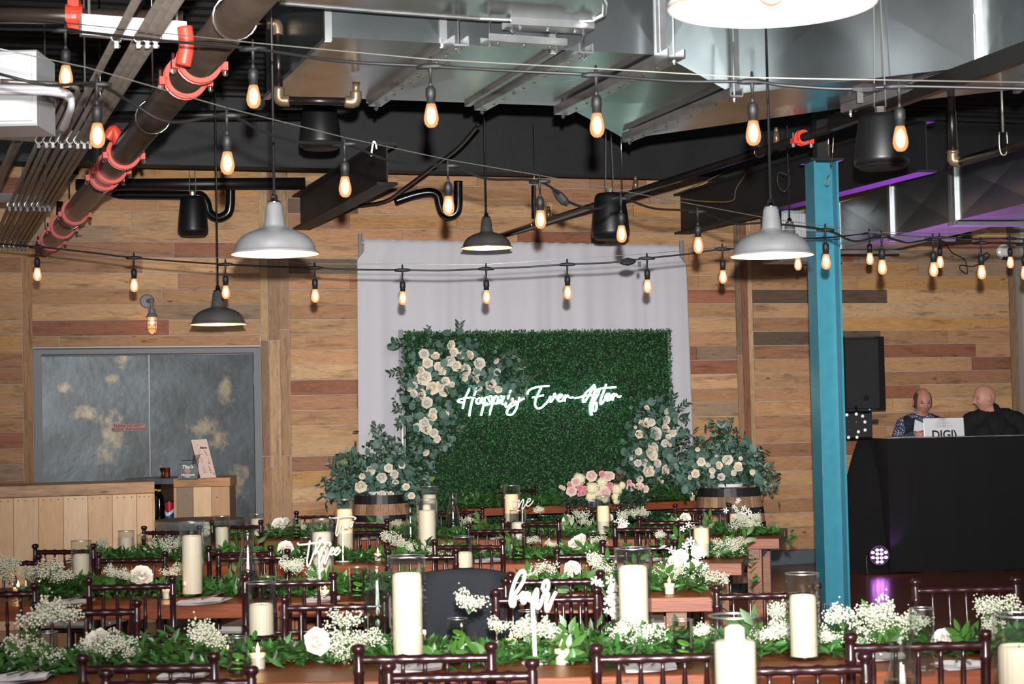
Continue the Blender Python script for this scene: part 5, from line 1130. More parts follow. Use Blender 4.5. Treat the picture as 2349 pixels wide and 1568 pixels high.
stn = V((p.x + .02, p.y + .15, 0)); t = thing('speaker_stand', 'loudspeaker stand wrapped in black stretch cloth left of the booth', 'stand', stn)
b = MB(); b.lathe([(.47, .0), (.46, .03), (.30, .50), (.13, 1.08), (.05, 1.30), (.03, 1.36)], 9, M=Matrix.Rotation(.3, 4, 'Z')); mk('scrim', b, 'booth_cloth', t, smooth=False)
b = MB(); b.tube([V((0, 0, .3)), V((0, 0, zS_ - .0))], .018, 10); mk('pole', b, 'chrome', t, smooth=True)
for k in range(3): q = 2.1 * k + .3; b = MB(); b.tube([V((0, 0, .45)), V((.44 * math.cos(q), .44 * math.sin(q), .012))], .012, 8); mk('leg', b, 'black_satin', t)
p = P(1972, 975, sS + 8); t = thing('effect_light', 'black multi lens effect light clamped under the loudspeaker', 'stage light', p, .1)
b = MB(); b.cbox((-.15, 0, -.13), (.12, .16, .13), .02); mk('housing', b, 'black_satin', t); b = MB(); b.cbox((.12, .06, .02), (.20, .10, .05), .004); b.tube([V((0, .08, .13)), V((0, .12, .17))], .015, 8); mk('bracket', b, 'black_satin', t)
for x, z in ((-.12, .10), (-.03, .105), (.05, .03), (.05, -.045), (-.03, -.11), (-.11, -.11), (-.10, .03), (-.10, -.04), (-.015, -.06), (-.03, .03), (0.03, .085)):
    b = MB(); b.ell((x, -.004, z), (.016, .010, .016), nu=10, nv=6); mk('lens', b, 'led_lens' if (x, z) not in ((-.10, .03), (-.10, -.04), (-.03, .03)) else 'caddy_black', t, smooth=True)
# uplight on the floor
p = P(2017, 1273, 246); t = thing('par_light', 'round floor stage light with twelve glowing pinkish lenses', 'stage light', V((p.x, p.y, p.z)), 0)
M = Matrix.Rotation(math.pi / 2, 4, 'X'); b = MB(); b.lathe([(.04, -.12), (.085, -.10), (.095, 0), (.092, .012), (.085, .006), (0, .004)], 28, M); mk('housing', b, 'black_satin', t)
for x, z in [(-.018, .045), (.018, .045), (-.055, .025), (-.018, .012), (.018, .012), (.055, .025), (-.055, -.018), (-.018, -.022), (.018, -.022), (.055, -.018), (-.018, -.055), (.018, -.055)]:
    b = MB(); b.ell((x * 1.1, -.008, z * 1.1), (.0165, .008, .0135), nu=12, nv=6); mk('led_lens', b, 'par_led', t, smooth=True)
b = MB(); b.tube([V((-.11, .03, 0)), V((-.115, .03, -.10)), V((-.11, .03, -p.z + .01)), V((.11, .03, -p.z + .01)), V((.115, .03, -.10)), V((.11, .03, 0))], .006, 6); mk('bracket', b, 'black_satin', t)
l = lamp('par_beam', 'SPOT', (p.x, p.y - .03, p.z + .05), 1500, (.50, .10, 1.0), tuple(P(2075, 470, 285)), spot_size=math.radians(50), spot_blend=.6, shadow_soft_size=.06)
l = lamp('par_beam_back', 'SPOT', (p.x + .14, p.y + .05, p.z), 4, (.5, .15, 1.0), (p.x + .20, p.y + .2, .6), spot_size=math.radians(60), spot_blend=.5, shadow_soft_size=.03)
# ================================================================== PEOPLE
def cap(b, p0, p1, r0, r1, fl=1.0, n=14, k=5):
    """tapered round-ended limb; fl flattens it front to back"""
    p0 = V(p0); p1 = V(p1); d = (p1 - p0).normalized(); pts = []; rs_ = []
    for i in range(4): q = math.pi / 2 * (i + .35) / 4.35; pts.append(p0 - d * r0 * math.cos(q)); rs_.append(r0 * math.sin(q))
    for i in range(k + 1): pts.append(p0.lerp(p1, i / k)); rs_.append(r0 + (r1 - r0) * i / k)
    for i in range(4)[::-1]: q = math.pi / 2 * (i + .35) / 4.35; pts.append(p1 + d * r1 * math.cos(q)); rs_.append(r1 * math.sin(q))
    o = len(b.v); b.tube(pts, rs_, n)
    if fl != 1.0:
        for i in range(o, len(b.v)): x, y, z = b.v[i]; cyy = p0.y + (p1.y - p0.y) * .5; b.v[i] = (x, cyy + (y - cyy) * fl, z)
def head(b, c, yaw, pitch=0.0, sc=1.0, smile=False):
    """closed head shell facing -y when yaw = 0"""
    G = lambda x, z, cx, cz_, sx, sz: math.exp(-((x - cx) / sx) ** 2 - ((z - cz_) / sz) ** 2)
    nu, nv = 48, 36; vs = []; fs = []; R = Matrix.Translation(c) @ Matrix.Rotation(yaw, 4, 'Z') @ Matrix.Rotation(pitch, 4, 'X')
    for j in range(nv + 1):
        t_ = math.pi * j / nv
        for i in range(nu):
            q = 2 * math.pi * i / nu; dx, dy, dz = math.sin(t_) * math.sin(q), -math.sin(t_) * math.cos(q), math.cos(t_)
            x, y, z = .076 * dx, .096 * dy, .118 * dz
            if z < 0: f = 1 - .30 * (-z / .118) ** 1.6; x *= f; y *= (1 - .12 * (-z / .118)) if y < 0 else (1 - .42 * (-z / .118))
            if y > 0: y *= 1.05
            if dy < -.1:
                w = min(1, (-dy - .1) * 3); m = 0
                m += .026 * G(x, z, 0, -.030, .011, .013) + .012 * G(x, z, 0, -.008, .008, .020)          # nose
                m += .007 * G(x, z, 0, .022, .05, .010)                                                   # brow
                m -= .011 * (G(x, z, .030, .004, .015, .011) + G(x, z, -.030, .004, .015, .011))          # eye sockets
                m += .006 * G(x, z, 0, -.062, .020, .006) + .005 * G(x, z, 0, -.074, .017, .006) - .005 * G(x, z, 0, -.068, .022, .003)
                m += .010 * G(x, z, 0, -.100, .020, .014) + .006 * (G(x, z, .042, -.030, .018, .018) + G(x, z, -.042, -.030, .018, .018)) * (1.6 if smile else 1)
                y -= m * w
            vs.append(tuple(R @ (V((x, y, z)) * sc)))
    for j in range(nv):
        for i in range(nu): i2 = (i + 1) % nu; fs.append((j * nu + i, (j + 1) * nu + i, (j + 1) * nu + i2, j * nu + i2))
    b.add(vs, fs)
    for sg_ in (-1, 1):   # ears
        b.ell((0, 0, 0), (.010 * sc, .019 * sc, .031 * sc), M=R @ Matrix.Translation(V((sg_ * .078, .012, -.008)) * sc) @ Matrix.Rotation(sg_ * .35, 4, 'Z') @ Matrix.Rotation(-.15, 4, 'X'))
    return R
def remesh(o, v, sm=6):
    m = o.modifiers.new('skin', 'REMESH'); m.mode = 'VOXEL'; m.voxel_size = v; m.use_smooth_shade = True
    if sm: s = o.modifiers.new('soften', 'SMOOTH'); s.factor = .5; s.iterations = sm
def hand(b, w, d, up, curl=.9, sc=1.0):
    """palm + four bent fingers + thumb; w wrist, d pointing direction, up = back of the hand"""
    d = d.normalized(); up = (up - d * up.dot(d)).normalized(); s = d.cross(up)
    cap(b, w, w + d * .04 * sc, .026 * sc, .028 * sc)
    for k in range(4):
        o_ = w + d * .075 * sc + s * (.030 - .020 * k) * sc; cap(b, w + d * .02 + s * (.018 - .012 * k) * sc, o_, .015 * sc, .0115 * sc, n=8); L = (.038, .044, .040, .030)[k] * sc
        p1 = o_ + (d * math.cos(curl * .5) - up * math.sin(curl * .5)) * L; p2 = p1 + (d * math.cos(curl * 1.4) - up * math.sin(curl * 1.4)) * L * .8
        cap(b, o_, p1, .0105 * sc, .0095 * sc, n=8, k=2); cap(b, p1, p2, .0095 * sc, .0075 * sc, n=8, k=2)
    t0 = w + d * .022 * sc + s * .026 * sc; t1 = t0 + (d * .7 + s * .6 - up * .25).normalized() * .035 * sc; t2 = t1 + (d * .95 - up * .35).normalized() * .03 * sc
    cap(b, w + d * .01, t0, .016, .013, n=8, k=2); cap(b, t0, t1, .013 * sc, .011 * sc, n=8, k=2); cap(b, t1, t2, .011 * sc, .008 * sc, n=8, k=2)
HS = 1.13
SW = {1: .155, 2: .205}
def person(label, px, ytop, s, Hh_, yawb, yawh, pitchh, head_off, arms, kind_):
    base = P(px, ytop, s); base.z = 0; k = Hh_ / 1.76
    t = thing('person', label, 'person', base, yawb); Ri = Matrix.Rotation(-yawb, 3, 'Z')
    sh = Hh_ - .275; hipz = .92 * k; nk = V((0, .01, sh + .03)); hc = V(head_off) + V((0, 0, Hh_ - .118 * HS))
    b = MB()
    R = head(b, hc, yawh, pitchh, HS, smile=kind_ == 2); R = R @ Matrix.Scale(HS, 4); sw = SW[kind_]
    cap(b, V((0, .015, sh - .02)), hc + V((0, .018, -.075)), .070, .066)
    # trunk
    cap(b, (0, 0, sh - .14), (0, .0, hipz + .04), .135, .130, 1.0); cap(b, (-sw, .01, sh - .07), (sw, .01, sh - .07), .062, .062)
    cap(b, (-.03, 0, hipz), (.03, 0, hipz), .13, .13)
    for sg_ in (-1, 1):
        cap(b, (sg_ * .085, 0, hipz - .03), (sg_ * .10, -.01, .50), .088, .058); cap(b, (sg_ * .10, -.01, .50), (sg_ * .10, .01, .09), .057, .040); cap(b, (sg_ * .10, .03, .045), (sg_ * .115, -.12, .035), .042, .034)
    A_ = {}
    for sg_, (el, wr, hd, up_) in arms.items():
        S_ = V((sg_ * (sw + .03), .01, sh - .075)); el = V(el); wr = V(wr); cap(b, S_, el, .052, .040); cap(b, el, wr, .042, .027); hand(b, wr, V(hd), V(up_)); A_[sg_] = (S_, el, wr)
    body = mk('body', b, 'skin' if kind_ == 1 else 'skin_pale', t); remesh(body, .006, 3)
    # face details
    for sg_ in (-1, 1):
        q = MB(); q.ell((0, 0, 0), (.0105, .006, .0055 if kind_ == 1 else .004), M=R @ Matrix.Translation((sg_ * .030, -.0815, .003))); mk('eye', q, 'eye_dark', body, smooth=True)
        q = MB(); q.tube([R @ V((sg_ * x, y, z)) for x, y, z in ((.014, -.092, .020), (.030, -.091, .025), (.045, -.080, .020))], .0028, 5); mk('eyebrow', q, 'hair_grey', body)
    q = MB(); q.tube([R @ V(v) for v in ((-.022, -.084, -.066), (-.010, -.093, -.069), (0, -.095, -.069), (.010, -.093, -.069), (.022, -.084, -.066))], [.002, .004, .0045, .004, .002], 6); mk('mouth', q, 'lip', body)
    if kind_ == 1:   # cropped hair at the sides and back
        q = MB(); nu, nv = 30, 14; vs = []
        for j in range(nv + 1):
            for i in range(nu + 1):
                a_ = -2.15 + 4.3 * i / nu; zz = -.045 + .125 * j / nv; f = math.sqrt(max(.05, 1 - (zz / .121) ** 2)); x = .079 * f * math.sin(a_); y = .103 * f * math.cos(a_); vs.append(R @ V((x, y, zz)))
        q.add(vs, [(j * (nu + 1) + i, j * (nu + 1) + i + 1, (j + 1) * (nu + 1) + i + 1, (j + 1) * (nu + 1) + i) for j in range(nv) for i in range(nu)]); mk('hair', q, 'hair_grey', body, smooth=True)
    # clothes
    def shell(nm, m, g, trunk=True, sleeve=1.0, z0=hipz - .06, arms_=True, vox=.009):
        b = MB(); cap(b, (0, 0, sh - .14), (0, 0, z0 + .1), .135 + g, .135 + g)
        if kind_ == 2: cap(b, (-.12, 0, sh - .22), (.12, 0, sh - .22), .11 + g, .11 + g); cap(b, (-.10, 0, sh - .36), (.10, 0, sh - .36), .11 + g, .11 + g)
        cap(b, (-sw, .01, sh - .07), (sw, .01, sh - .07), .062 + g, .062 + g); cap(b, (-sw * .6, .01, sh - .05), (sw * .6, .01, sh - .05), .070 + g, .070 + g)
        if arms_:
            for sg_, (S_, el, wr) in A_.items(): cap(b, S_, el, .053 + g, .044 + g); cap(b, el, el.lerp(wr, .88 * sleeve), .046 + g, .034 + g)
        o = mk(nm, b, m, t); remesh(o, vox, 4); return o
    if kind_ == 1:
        shell('shirt', 'shirt_print', .010)
        for sg_ in (-1, 1): q = MB(); q.add([V((sg_ * .012, -.135, sh - .12)), V((sg_ * .070, -.085, sh - .02)), V((sg_ * .075, -.02, sh + .035)), V((sg_ * .055, -.045, sh + .040)), V((sg_ * .03, -.09, sh - .0))], [(0, 1, 2, 3, 4)]); o = mk('collar', q, 'shirt_print', t); o.modifiers.new('thickness', 'SOLIDIFY').thickness = .006
        b = MB(); cap(b, (0, .0, sh - .15), (0, 0, hipz + .05), .153, .152); cap(b, (-.125, .005, sh - .072), (.125, .005, sh - .072), .086, .086); cap(b, (-.07, .0, sh - .20), (.07, .0, sh - .20), .125, .125); o = mk('vest', b, 'vest_navy', t); remesh(o, .009, 4)
        q = MB(); q.add([V((-.07, -.135, sh - .0)), V((.07, -.135, sh - .0)), V((0, -.178, sh - .26))], [(0, 1, 2)]); o = mk('shirt_front', q, 'shirt_print', t)
    else:
        shell('jacket', 'suit_black', .022)
        b = MB(); cap(b, V((0, .012, sh - .02)), V((0, .012, sh + .025)), .074, .068); o = mk('tee_collar', b, 'tee_black', t); remesh(o, .006, 2)
        for sg_ in (-1, 1): q = MB(); q.add([V((sg_ * .005, -.165, sh - .30)), V((sg_ * .085, -.145, sh - .12)), V((sg_ * .07, -.07, sh + .015)), V((sg_ * .05, -.10, sh - .03))], [(0, 1, 2, 3)]); o = mk('lapel', q, 'suit_black', t); o.modifiers.new('thickness', 'SOLIDIFY').thickness = .008
    b = MB(); cap(b, (-.03, 0, hipz), (.03, 0, hipz), .140, .140)
    for sg_ in (-1, 1): cap(b, (sg_ * .085, 0, hipz - .03), (sg_ * .10, -.01, .50), .100, .076); cap(b, (sg_ * .10, -.01, .50), (sg_ * .10, .01, .07), .076, .066)
    o = mk('trousers', b, 'suit_black', t); remesh(o, .010, 4)
    for sg_ in (-1, 1): b = MB(); cap(b, (sg_ * .10, .035, .05), (sg_ * .118, -.14, .042), .050, .042); o = mk('shoe', b, 'black_gloss', t); remesh(o, .008, 3)
    return t
man1 = person('balding man in navy vest and patterned shirt reading a sheet of paper', 2110, 890, 232, P(2110, 890, 232).z, .06, .02, .22, (.01, -.045, 0),
              {-1: ((-.27, -.02, 1.20), (-.14, -.36, 1.290), (.95, -.05, .12), (-.1, -.8, .7)), 1: ((.25, -.02, 1.15), (.10, -.30, 1.16), (-.7, -.4, .1), (.1, -.3, 1))}, 1)
man2 = person('bald man in black suit and black tee turning left behind the booth', 2277, 881, 232, P(2277, 881, 232).z, -.12, -1.28, .12, (-.085, -.03, 0),
              {-1: ((-.31, -.05, 1.20), (-.14, -.26, 1.16), (.5, -.8, 0), (-.1, 0, 1)), 1: ((.31, -.02, 1.20), (.16, -.26, 1.16), (-.4, -.8, 0), (.1, 0, 1))}, 2)
# paper sheet held by man one
ps_ = [(2099, 961), (2121, 971), (2124, 1003), (2094, 1000)]
hp = man1.matrix_world if False else None
sP = FPX / ((V((man1.location.x, man1.location.y, 1.3)) - CAM).dot(_F) - .33); q = [P(x, y, sP) for x, y in ps_]; c = q[0]; b = MB(); b.add([p - c for p in q] + [q[0].lerp(q[1], .5) - c + V((0, .01, 0)), q[3].lerp(q[2], .5) - c + V((0, .012, 0))], [(0, 4, 5, 3), (4, 1, 2, 5)])
tag(mk('paper_sheet', b, 'paper', loc=c), 'white paper sheet held by the man in the navy vest', 'paper').modifiers.new('thickness', 'SOLIDIFY').thickness = .0008
# ================================================================== TABLES
TZ = 0.76
SLABC = [(132, 64, 28), (120, 56, 24), (138, 70, 32), (116, 54, 26)]
def table(label, L, R, depth=.90, extL=0.0, extR=0.0, th=.065, legs=True):
    """L,R: world points of the front top edge"""
    d = (R - L); d.z = 0; d.normalize(); L = L - d * extL; R = R + d * extR; W_ = (R - L).length; rz = math.atan2(d.y, d.x)
    t = thing('farm_table', label, 'table', V((L.x, L.y, 0)), rz)
    nb = 4
    for k in range(nb):
        y0 = depth * k / nb; b = MB(); b.cbox((random.uniform(-.01, .01), y0 + .0015, TZ - th), (W_ + random.uniform(-.01, .01), y0 + depth / nb - .0015, TZ), .003); mk('tabletop_board', b, 'slab_wood', t, color=SLABC[k % 4])
    if legs:
        n = max(2, int(round(W_ / 2.2)) + 1)
        for k in range(n):
            x = .10 + (W_ - .30) * k / (n - 1)
            for y in (.10, depth - .20): b = MB(); b.cbox((x, y, 0), (x + .09, y + .09, TZ - th), .004); mk('leg', b, 'slab_wood', t, color=(136, 78, 38))
            b = MB(); b.cbox((x + .01, .06, TZ - th - .07), (x + .08, depth - .06, TZ - th), .003); mk('cross_rail', b, 'slab_wood', t, color=(128, 80, 50))
    t['W'] = W_; return t, L, d
T = {}
T['four'] = table('dark wood farm table with the sign four, nearest fully visible row', Z(700, 1564, TZ), Z(2131, 1536, TZ), .92, 1.4, 1.0)
T['three'] = table('dark wood farm table with the sign three, second row from the camera', Z(100, 1390, TZ), Z(1634, 1368, TZ), .92, .8, 0)
T['two'] = table('dark wood farm table with the sign two, third row from the camera', Z(118, 1298, TZ), Z(1696, 1291, TZ), .85)
T['one'] = table('dark wood farm table with the sign one, row before the head table', Z(468, 1241, TZ), Z(1783, 1234.5, TZ), .95)
T['head'] = table('rustic wood head table in front of the hedge wall', Z(1073, 1167, TZ), Z(1635, 1146.5, TZ), .62)
f0 = V((-2.0, 3.35, TZ)); T['five'] = table('dark wood farm table below the bottom edge of the picture', f0, f0 + V((4.6, 0, 0)), .92)
NM = {'four': 'the table marked four', 'three': 'the table marked three', 'two': 'the table marked two', 'one': 'the table marked one', 'head': 'the head table', 'five': 'the nearest table at the bottom edge'}
# ------------------------------------------------------------------ chiavari chair
def chair_proto():
    w = .192; t = thing('chiavari_chair', '', 'chair')
    def turned(z0, z1, r, rings=()):
        p = [(r * .8, z0)]; zz = sorted(rings)
        for q in zz: p += [(r, q - .012), (r * 1.35, q - .006), (r * 1.35, q + .006), (r, q + .012)]
        return p + [(r, z1)]
    def post(x):
        b = MB(); lean = Matrix.Translation((x, 0, 0)) @ Matrix.Rotation(.07, 4, 'X')
        pr = [(.010, 0), (.014, .05)] + [q for z in (.22, .26, .44, .66, .70, .84) for q in ((.0145, z - .010), (.0172, z - .004), (.0172, z + .004), (.0145, z + .010))] + [(.0145, .885), (.012, .893), (.019, .900), (.021, .908), (.019, .916), (.012, .920), (0, .921)]
        b.lathe(pr, 10, M=lean); return b
    for sg_ in (-1, 1): mk('back_post', post(sg_ * w), 'chair_wood', t, smooth=True)
    yb = lambda z: -math.sin(.07) * z
    def rail(z, r, n_=6, nm='top_rail'):
        pts = []; rs_ = []
        for k in range(25):
            u = k / 24; x = -w + 2 * w * u; pts.append(V((x, yb(z), z))); rs_.append(r * (1.3 if (k % 4 == 0 and 0 < k < 24) else 1))
        b = MB(); b.tube(pts, rs_, 8); mk(nm, b, 'chair_wood', t, smooth=True)
    rail(.872, .0125); rail(.665, .010, nm='back_rail'); rail(.625, .010, nm='back_rail')
    for k in range(5):
        x = -w + 2 * w * (k + 1) / 6; z0, z1 = .625, .872; b = MB(); pts = []; rs_ = []
        for z, r in ((.62, .006), (.66, .007), (.70, .0085), (.735, .0075), (.745, .011), (.755, .0075), (.80, .0085), (.84, .006), (.87, .006)): pts.append(V((x, yb(z), z))); rs_.append(r)
        b.tube(pts, rs_, 7); mk('spindle', b, 'chair_wood', t, smooth=True)
    b = MB(); b.cbox((-.195, .0, .425), (.195, .39, .45), .006); mk('seat', b, 'chair_wood', t)
    b = MB(); b.cbox((-.185, .015, .45), (.185, .385, .485), .014); mk('cushion', b, 'chair_pad', t)
    for sg_ in (-1, 1): b = MB(); b.lathe([(.011, 0), (.013, .05), (.014, .2), (.018, .205), (.018, .215), (.014, .22), (.015, .425)], 10, c=(sg_ * .18, .37, 0)); mk('front_leg', b, 'chair_wood', t, smooth=True)
    for z in (.16, .28):
        b = MB(); b.tube([V((-.18, .37, z)), V((.18, .37, z))], .009, 7); mk('stretcher', b, 'chair_wood', t)
        for sg_ in (-1, 1): b = MB(); b.tube([V((sg_ * .185, 0, z)), V((sg_ * .18, .37, z))], .009, 7); mk('stretcher', b, 'chair_wood', t)
    return t
CH = [None]
def chair(xl, xr, yt, side, row, rz=0.0, lab=None):
    p = Z((xl + xr) / 2, yt, .90); side_n = side == 'near'
    ang = rz + (0 if side_n else math.pi); base = V((p.x, p.y, 0)); s_ = FPX / (p - CAM).dot(_F); wk = (xr - xl) / s_ / .42; wk = min(1.04, max(.88, wk))
    if CH[0] is None: CH[0] = chair_proto(); c = CH[0]; c.location = base; c.rotation_euler = (0, 0, ang)
    else: c = dup(CH[0], base, ang)
    c.scale = (wk, 1, 1); c['category'] = 'chair'; c['group'] = 'mahogany chiavari chairs around the tables'
    if lab: c['label'] = lab
    else: later(c, '{o} dark chiavari chair, %s side of %s' % ('camera' if side_n else 'far', NM[row]), (xl + xr) / 2)
    return c
a2 = math.atan2(T['two'][2].y, T['two'][2].x); a1 = math.atan2(T['one'][2].y, T['one'][2].x); aH = math.atan2(T['head'][2].y, T['head'][2].x)
for a in ((215, 584, 1553), (872, 1237, 1536), (1643, 2011, 1521)): chair(*a, 'far', 'five')
for a in ((188, 516, 1504), (813, 1142, 1482), (1350, 1678, 1480), (1926, 2262, 1455)): chair(*a, 'near', 'four', random.uniform(-.04, .04))
for a in ((60, 317, 1392), (637, 890, 1379), (1127, 1383, 1362), (1637, 1892, 1353), (2097, 2352, 1339)): chair(*a, 'far', 'four', random.uniform(-.05, .05))
for a in ((-112, 95, 1345), (203, 410, 1328), (557, 777, 1320), (1162, 1386, 1316)): chair(*a, 'near', 'three', random.uniform(-.05, .05))
for a in ((-88, 88, 1282), (213, 378, 1275), (489, 663, 1270), (881, 1050, 1268), (1272, 1446, 1265)): chair(*a, 'far', 'three', random.uniform(-.05, .05))
for a in ((81, 236, 1252), (478, 640, 1256), (994, 1167, 1241), (1378, 1559, 1243)): chair(*a, 'near', 'two', a2)
for a in ((311, 459, 1213), (745, 888, 1213), (1062, 1205, 1209), (1457, 1610, 1190)): chair(*a, 'far', 'two', a2)
for a in ((486, 615, 1197), (760, 903, 1194), (1151, 1293, 1191), (1407, 1562, 1203)): chair(*a, 'near', 'one', a1)
for a in ((664, 798, 1178), (980, 1109, 1167), (1293, 1423, 1164), (1540, 1676, 1161)): chair(*a, 'far', 'one', a1)
chair(1147, 1240, 1119, 'far', 'head', aH, 'lone chiavari chair behind the head table against the hedge wall')
# chair covered by a navy cloth
p = Z(1060, 1315, .93); p.z = 0; c = dup(CH[0], p, 0, label='chiavari chair wholly covered by a dark navy cloth, table three', cat='chair', group='mahogany chiavari chairs around the tables'); c.scale = (.92, 1, 1)
t = MB(); nx_, nz_ = 40, 22; w_ = .185
def cloth_pt(u, v):
    # v 0..1 down the back from the top, u across
    hw = .175 + .09 * v + .03 * math.sin(v * 5) * v; x = (u - .5) * 2 * hw * (1 if v > .05 else .93); z = .945 - .62 * v - .025 * (abs(u - .5) * 2) ** 3 * (1 - v)
    y = -.075 - .05 * v - .012 * math.sin(u * 21 + 2 * v) * v - .014 * v * math.sin(u * 33 + 4 * v) - .010 * math.sin(u * 9 + 6 * v); y += .09 * (abs(u - .5) * 2) ** 4
    return (x, y, z)
for j in range(nz_ + 1):
    for i in range(nx_ + 1): t.v.append(cloth_pt(i / nx_, j / nz_))
for j in range(nz_):
    for i in range(nx_): a_ = j * (nx_ + 1) + i; t.f.append((a_, a_ + 1, a_ + nx_ + 2, a_ + nx_ + 1))
o2 = len(t.v)
for j in range(9):
    for i in range(nx_ + 1): x, y, z = cloth_pt(i / nx_, 0); q = j / 8; t.v.append((x * (1 + .12 * q), y + .03 + .06 * q + .0, z + .004 - .50 * q ** 1.4))
for i in range(nx_): t.f.append((i + 1, i, o2 + i, o2 + i + 1))
for j in range(8):
    for i in range(nx_): a_ = o2 + j * (nx_ + 1) + i; t.f.append((a_ + 1, a_, a_ + nx_ + 1, a_ + nx_ + 2))
o_ = mk('draped_cloth', t, 'navy_cloth', loc=p, smooth=True); tag(o_, 'dark navy jacket like cloth draped over a chair back by table three', 'cloth'); o_.scale = (1.12, 1, 1); o_.modifiers.new('thickness', 'SOLIDIFY').thickness = .006
# ------------------------------------------------------------------ table things
def on(px, py, z=TZ): return Z(px, py, z + .001)
def cylinder_candle(px, py, w, ht, ct, row, glow=False, cw=None, lump=False):
    """w glass width px, ht height px, ct candle height px"""
    p = on(px, py); s_ = FPX / (p - CAM).dot(_F); r = w / s_ / 2; h = ht / s_; c = ct / s_; rc = (cw or w * .80) / s_ / 2
    t = thing('glass_cylinder', '', 'vase', p, group='clear glass candle cylinders'); later(t, '{o} clear glass candle cylinder on ' + NM[row], px)
    b = MB(); b.lathe([(0, .004), (r - .003, .004), (r, .01), (r, h), (r - .003, h), (r - .0035, .014), (0, .012)], 28); mk('glass', b, 'glass', t, smooth=False)
    b = MB(); b.lathe([(r, h - .0015), (r + .0004, h + .001), (r - .003, h + .001), (r - .0035, h - .0015)], 28); mk('rim_highlight', b, 'galv_bright', t, smooth=True)  # bright metal ring stands in for the highlight along the glass rim
    k = thing('pillar_candle', '', 'candle', p + V((0, 0, .014)), group='ivory pillar candles'); later(k, '{o} ivory pillar candle inside glass on ' + NM[row], px)
    b = MB(); b.lathe([(0, 0), (rc, 0), (rc, c - .02), (rc * .97, c - .004), (rc * .88, c), (rc * .78, c - .006), (0, c - .014)] if not lump else [(0, 0), (rc, 0), (rc, c - .006), (rc * .9, c), (rc * .5, c + .002), (rc * .48, c + .028), (rc * .3, c + .034), (0, c + .03)], 24); mk('wax', b, 'candle_wax', k, smooth=False)
    if glow:
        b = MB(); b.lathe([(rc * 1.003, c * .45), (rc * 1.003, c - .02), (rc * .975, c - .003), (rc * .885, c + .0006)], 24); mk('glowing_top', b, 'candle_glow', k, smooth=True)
    b = MB(); b.tube([V((0, 0, c - .015)), V((.001, 0, c + .002))], .0012, 5); mk('wick', b, 'wick', k)
    return t
for a in ((600, 1462, 70, 127, 69), (937, 1522, 85, 247, 197), (1456, 1497, 84, 240, 189, ), (1845, 1513, 77, 198, 138)): cylinder_candle(*a, 'four')
for a in ((187, 1337, 47, 97, 60), (442, 1367, 56, 170, 132), (740, 1340, 55, 150, 113), (1065, 1306, 49, 76, 34)): cylinder_candle(*a, 'three')
cylinder_candle(290, 1271, 37, 54, 34, 'two'); cylinder_candle(510, 1268, 37, 85, 54, 'two'); cylinder_candle(792, 1272, 45, 127, 99, 'two', True); cylinder_candle(981, 1276, 48, 131, 101, 'two', lump=True); cylinder_candle(1190, 1254, 39, 84, 51, 'two'); cylinder_candle(1610, 1280, 43, 73, 63, 'two', True)
for a in ((590, 1232, 33, 54, 38), (987, 1230, 38, 115, 91)): cylinder_candle(*a, 'one')
for a in ((1175, 1216, 39, 103, 78), (1385, 1228, 34, 91, 63), (1690, 1211, 37, 48, 28)): cylinder_candle(*a, 'one', True)
cylinder_candle(1694, 1792, 118, 379, 307, 'five', lump=True); cylinder_candle(2345, 1745, 118, 335, 250, 'five')
VP = {}
def votive(px, py, w, row, z=TZ):
    p = on(px, py, z); s_ = FPX / (p - CAM).dot(_F)
    t = thing('votive_candle', '', 'candle', p, group='small lit votive candles'); later(t, '{o} small lit votive candle on ' + NM[row], px); k = w / s_ / .054
    if not VP:
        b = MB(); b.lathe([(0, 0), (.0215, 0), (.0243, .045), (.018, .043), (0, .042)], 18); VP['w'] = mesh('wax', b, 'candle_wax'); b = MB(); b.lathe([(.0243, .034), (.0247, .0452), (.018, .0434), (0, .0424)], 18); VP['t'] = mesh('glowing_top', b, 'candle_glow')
        b = MB(); b.lathe([(0, -.0005), (.0225, 0), (.027, .062), (.0255, .062), (.0228, .004)], 20); VP['g'] = mesh('glass', b, 'glass')
        b = MB(); b.lathe([(0, .044), (.0045, .050), (.0055, .058), (.003, .070), (0, .080)], 10); VP['f'] = mesh('flame', b, 'flame', True)
        b = MB(); b.tube([V((0, 0, .040)), V((0, 0, .048))], .0008, 4); VP['k'] = mesh('wick', b, 'wick')
    put('wax', VP['w'], t, scale=k); put('glowing_top', VP['t'], t, scale=k); put('glass', VP['g'], t, scale=k); put('flame', VP['f'], t, scale=k); put('wick', VP['k'], t, scale=k)
    if row in ('four', 'three'): l = lamp('candle_light', 'POINT', (0, 0, .065 * k), .35, (1.0, .55, .22), shadow_soft_size=.008); l.parent = t
for a in ((592, 1532, 40), (1290, 1522, 39), (1173, 1490, 30), (330, 1500, 28)): votive(*a, 'four')
for a in ((1536, 1361, 27), (42, 1369, 26), (383, 1372, 24), (746, 1372, 22), (1222, 1345, 22)): votive(*a, 'three')
for a in ((867, 1285, 20), (1131, 1277, 20), (1357, 1266, 20)): votive(*a, 'two')
for a in ((1070, 1228, 14), (1138, 1226, 14)): votive(*a, 'one')
for a in ((1157, 1155, 13), (1588, 1147, 14), (1516, 1143, 11)): votive(*a, 'head')
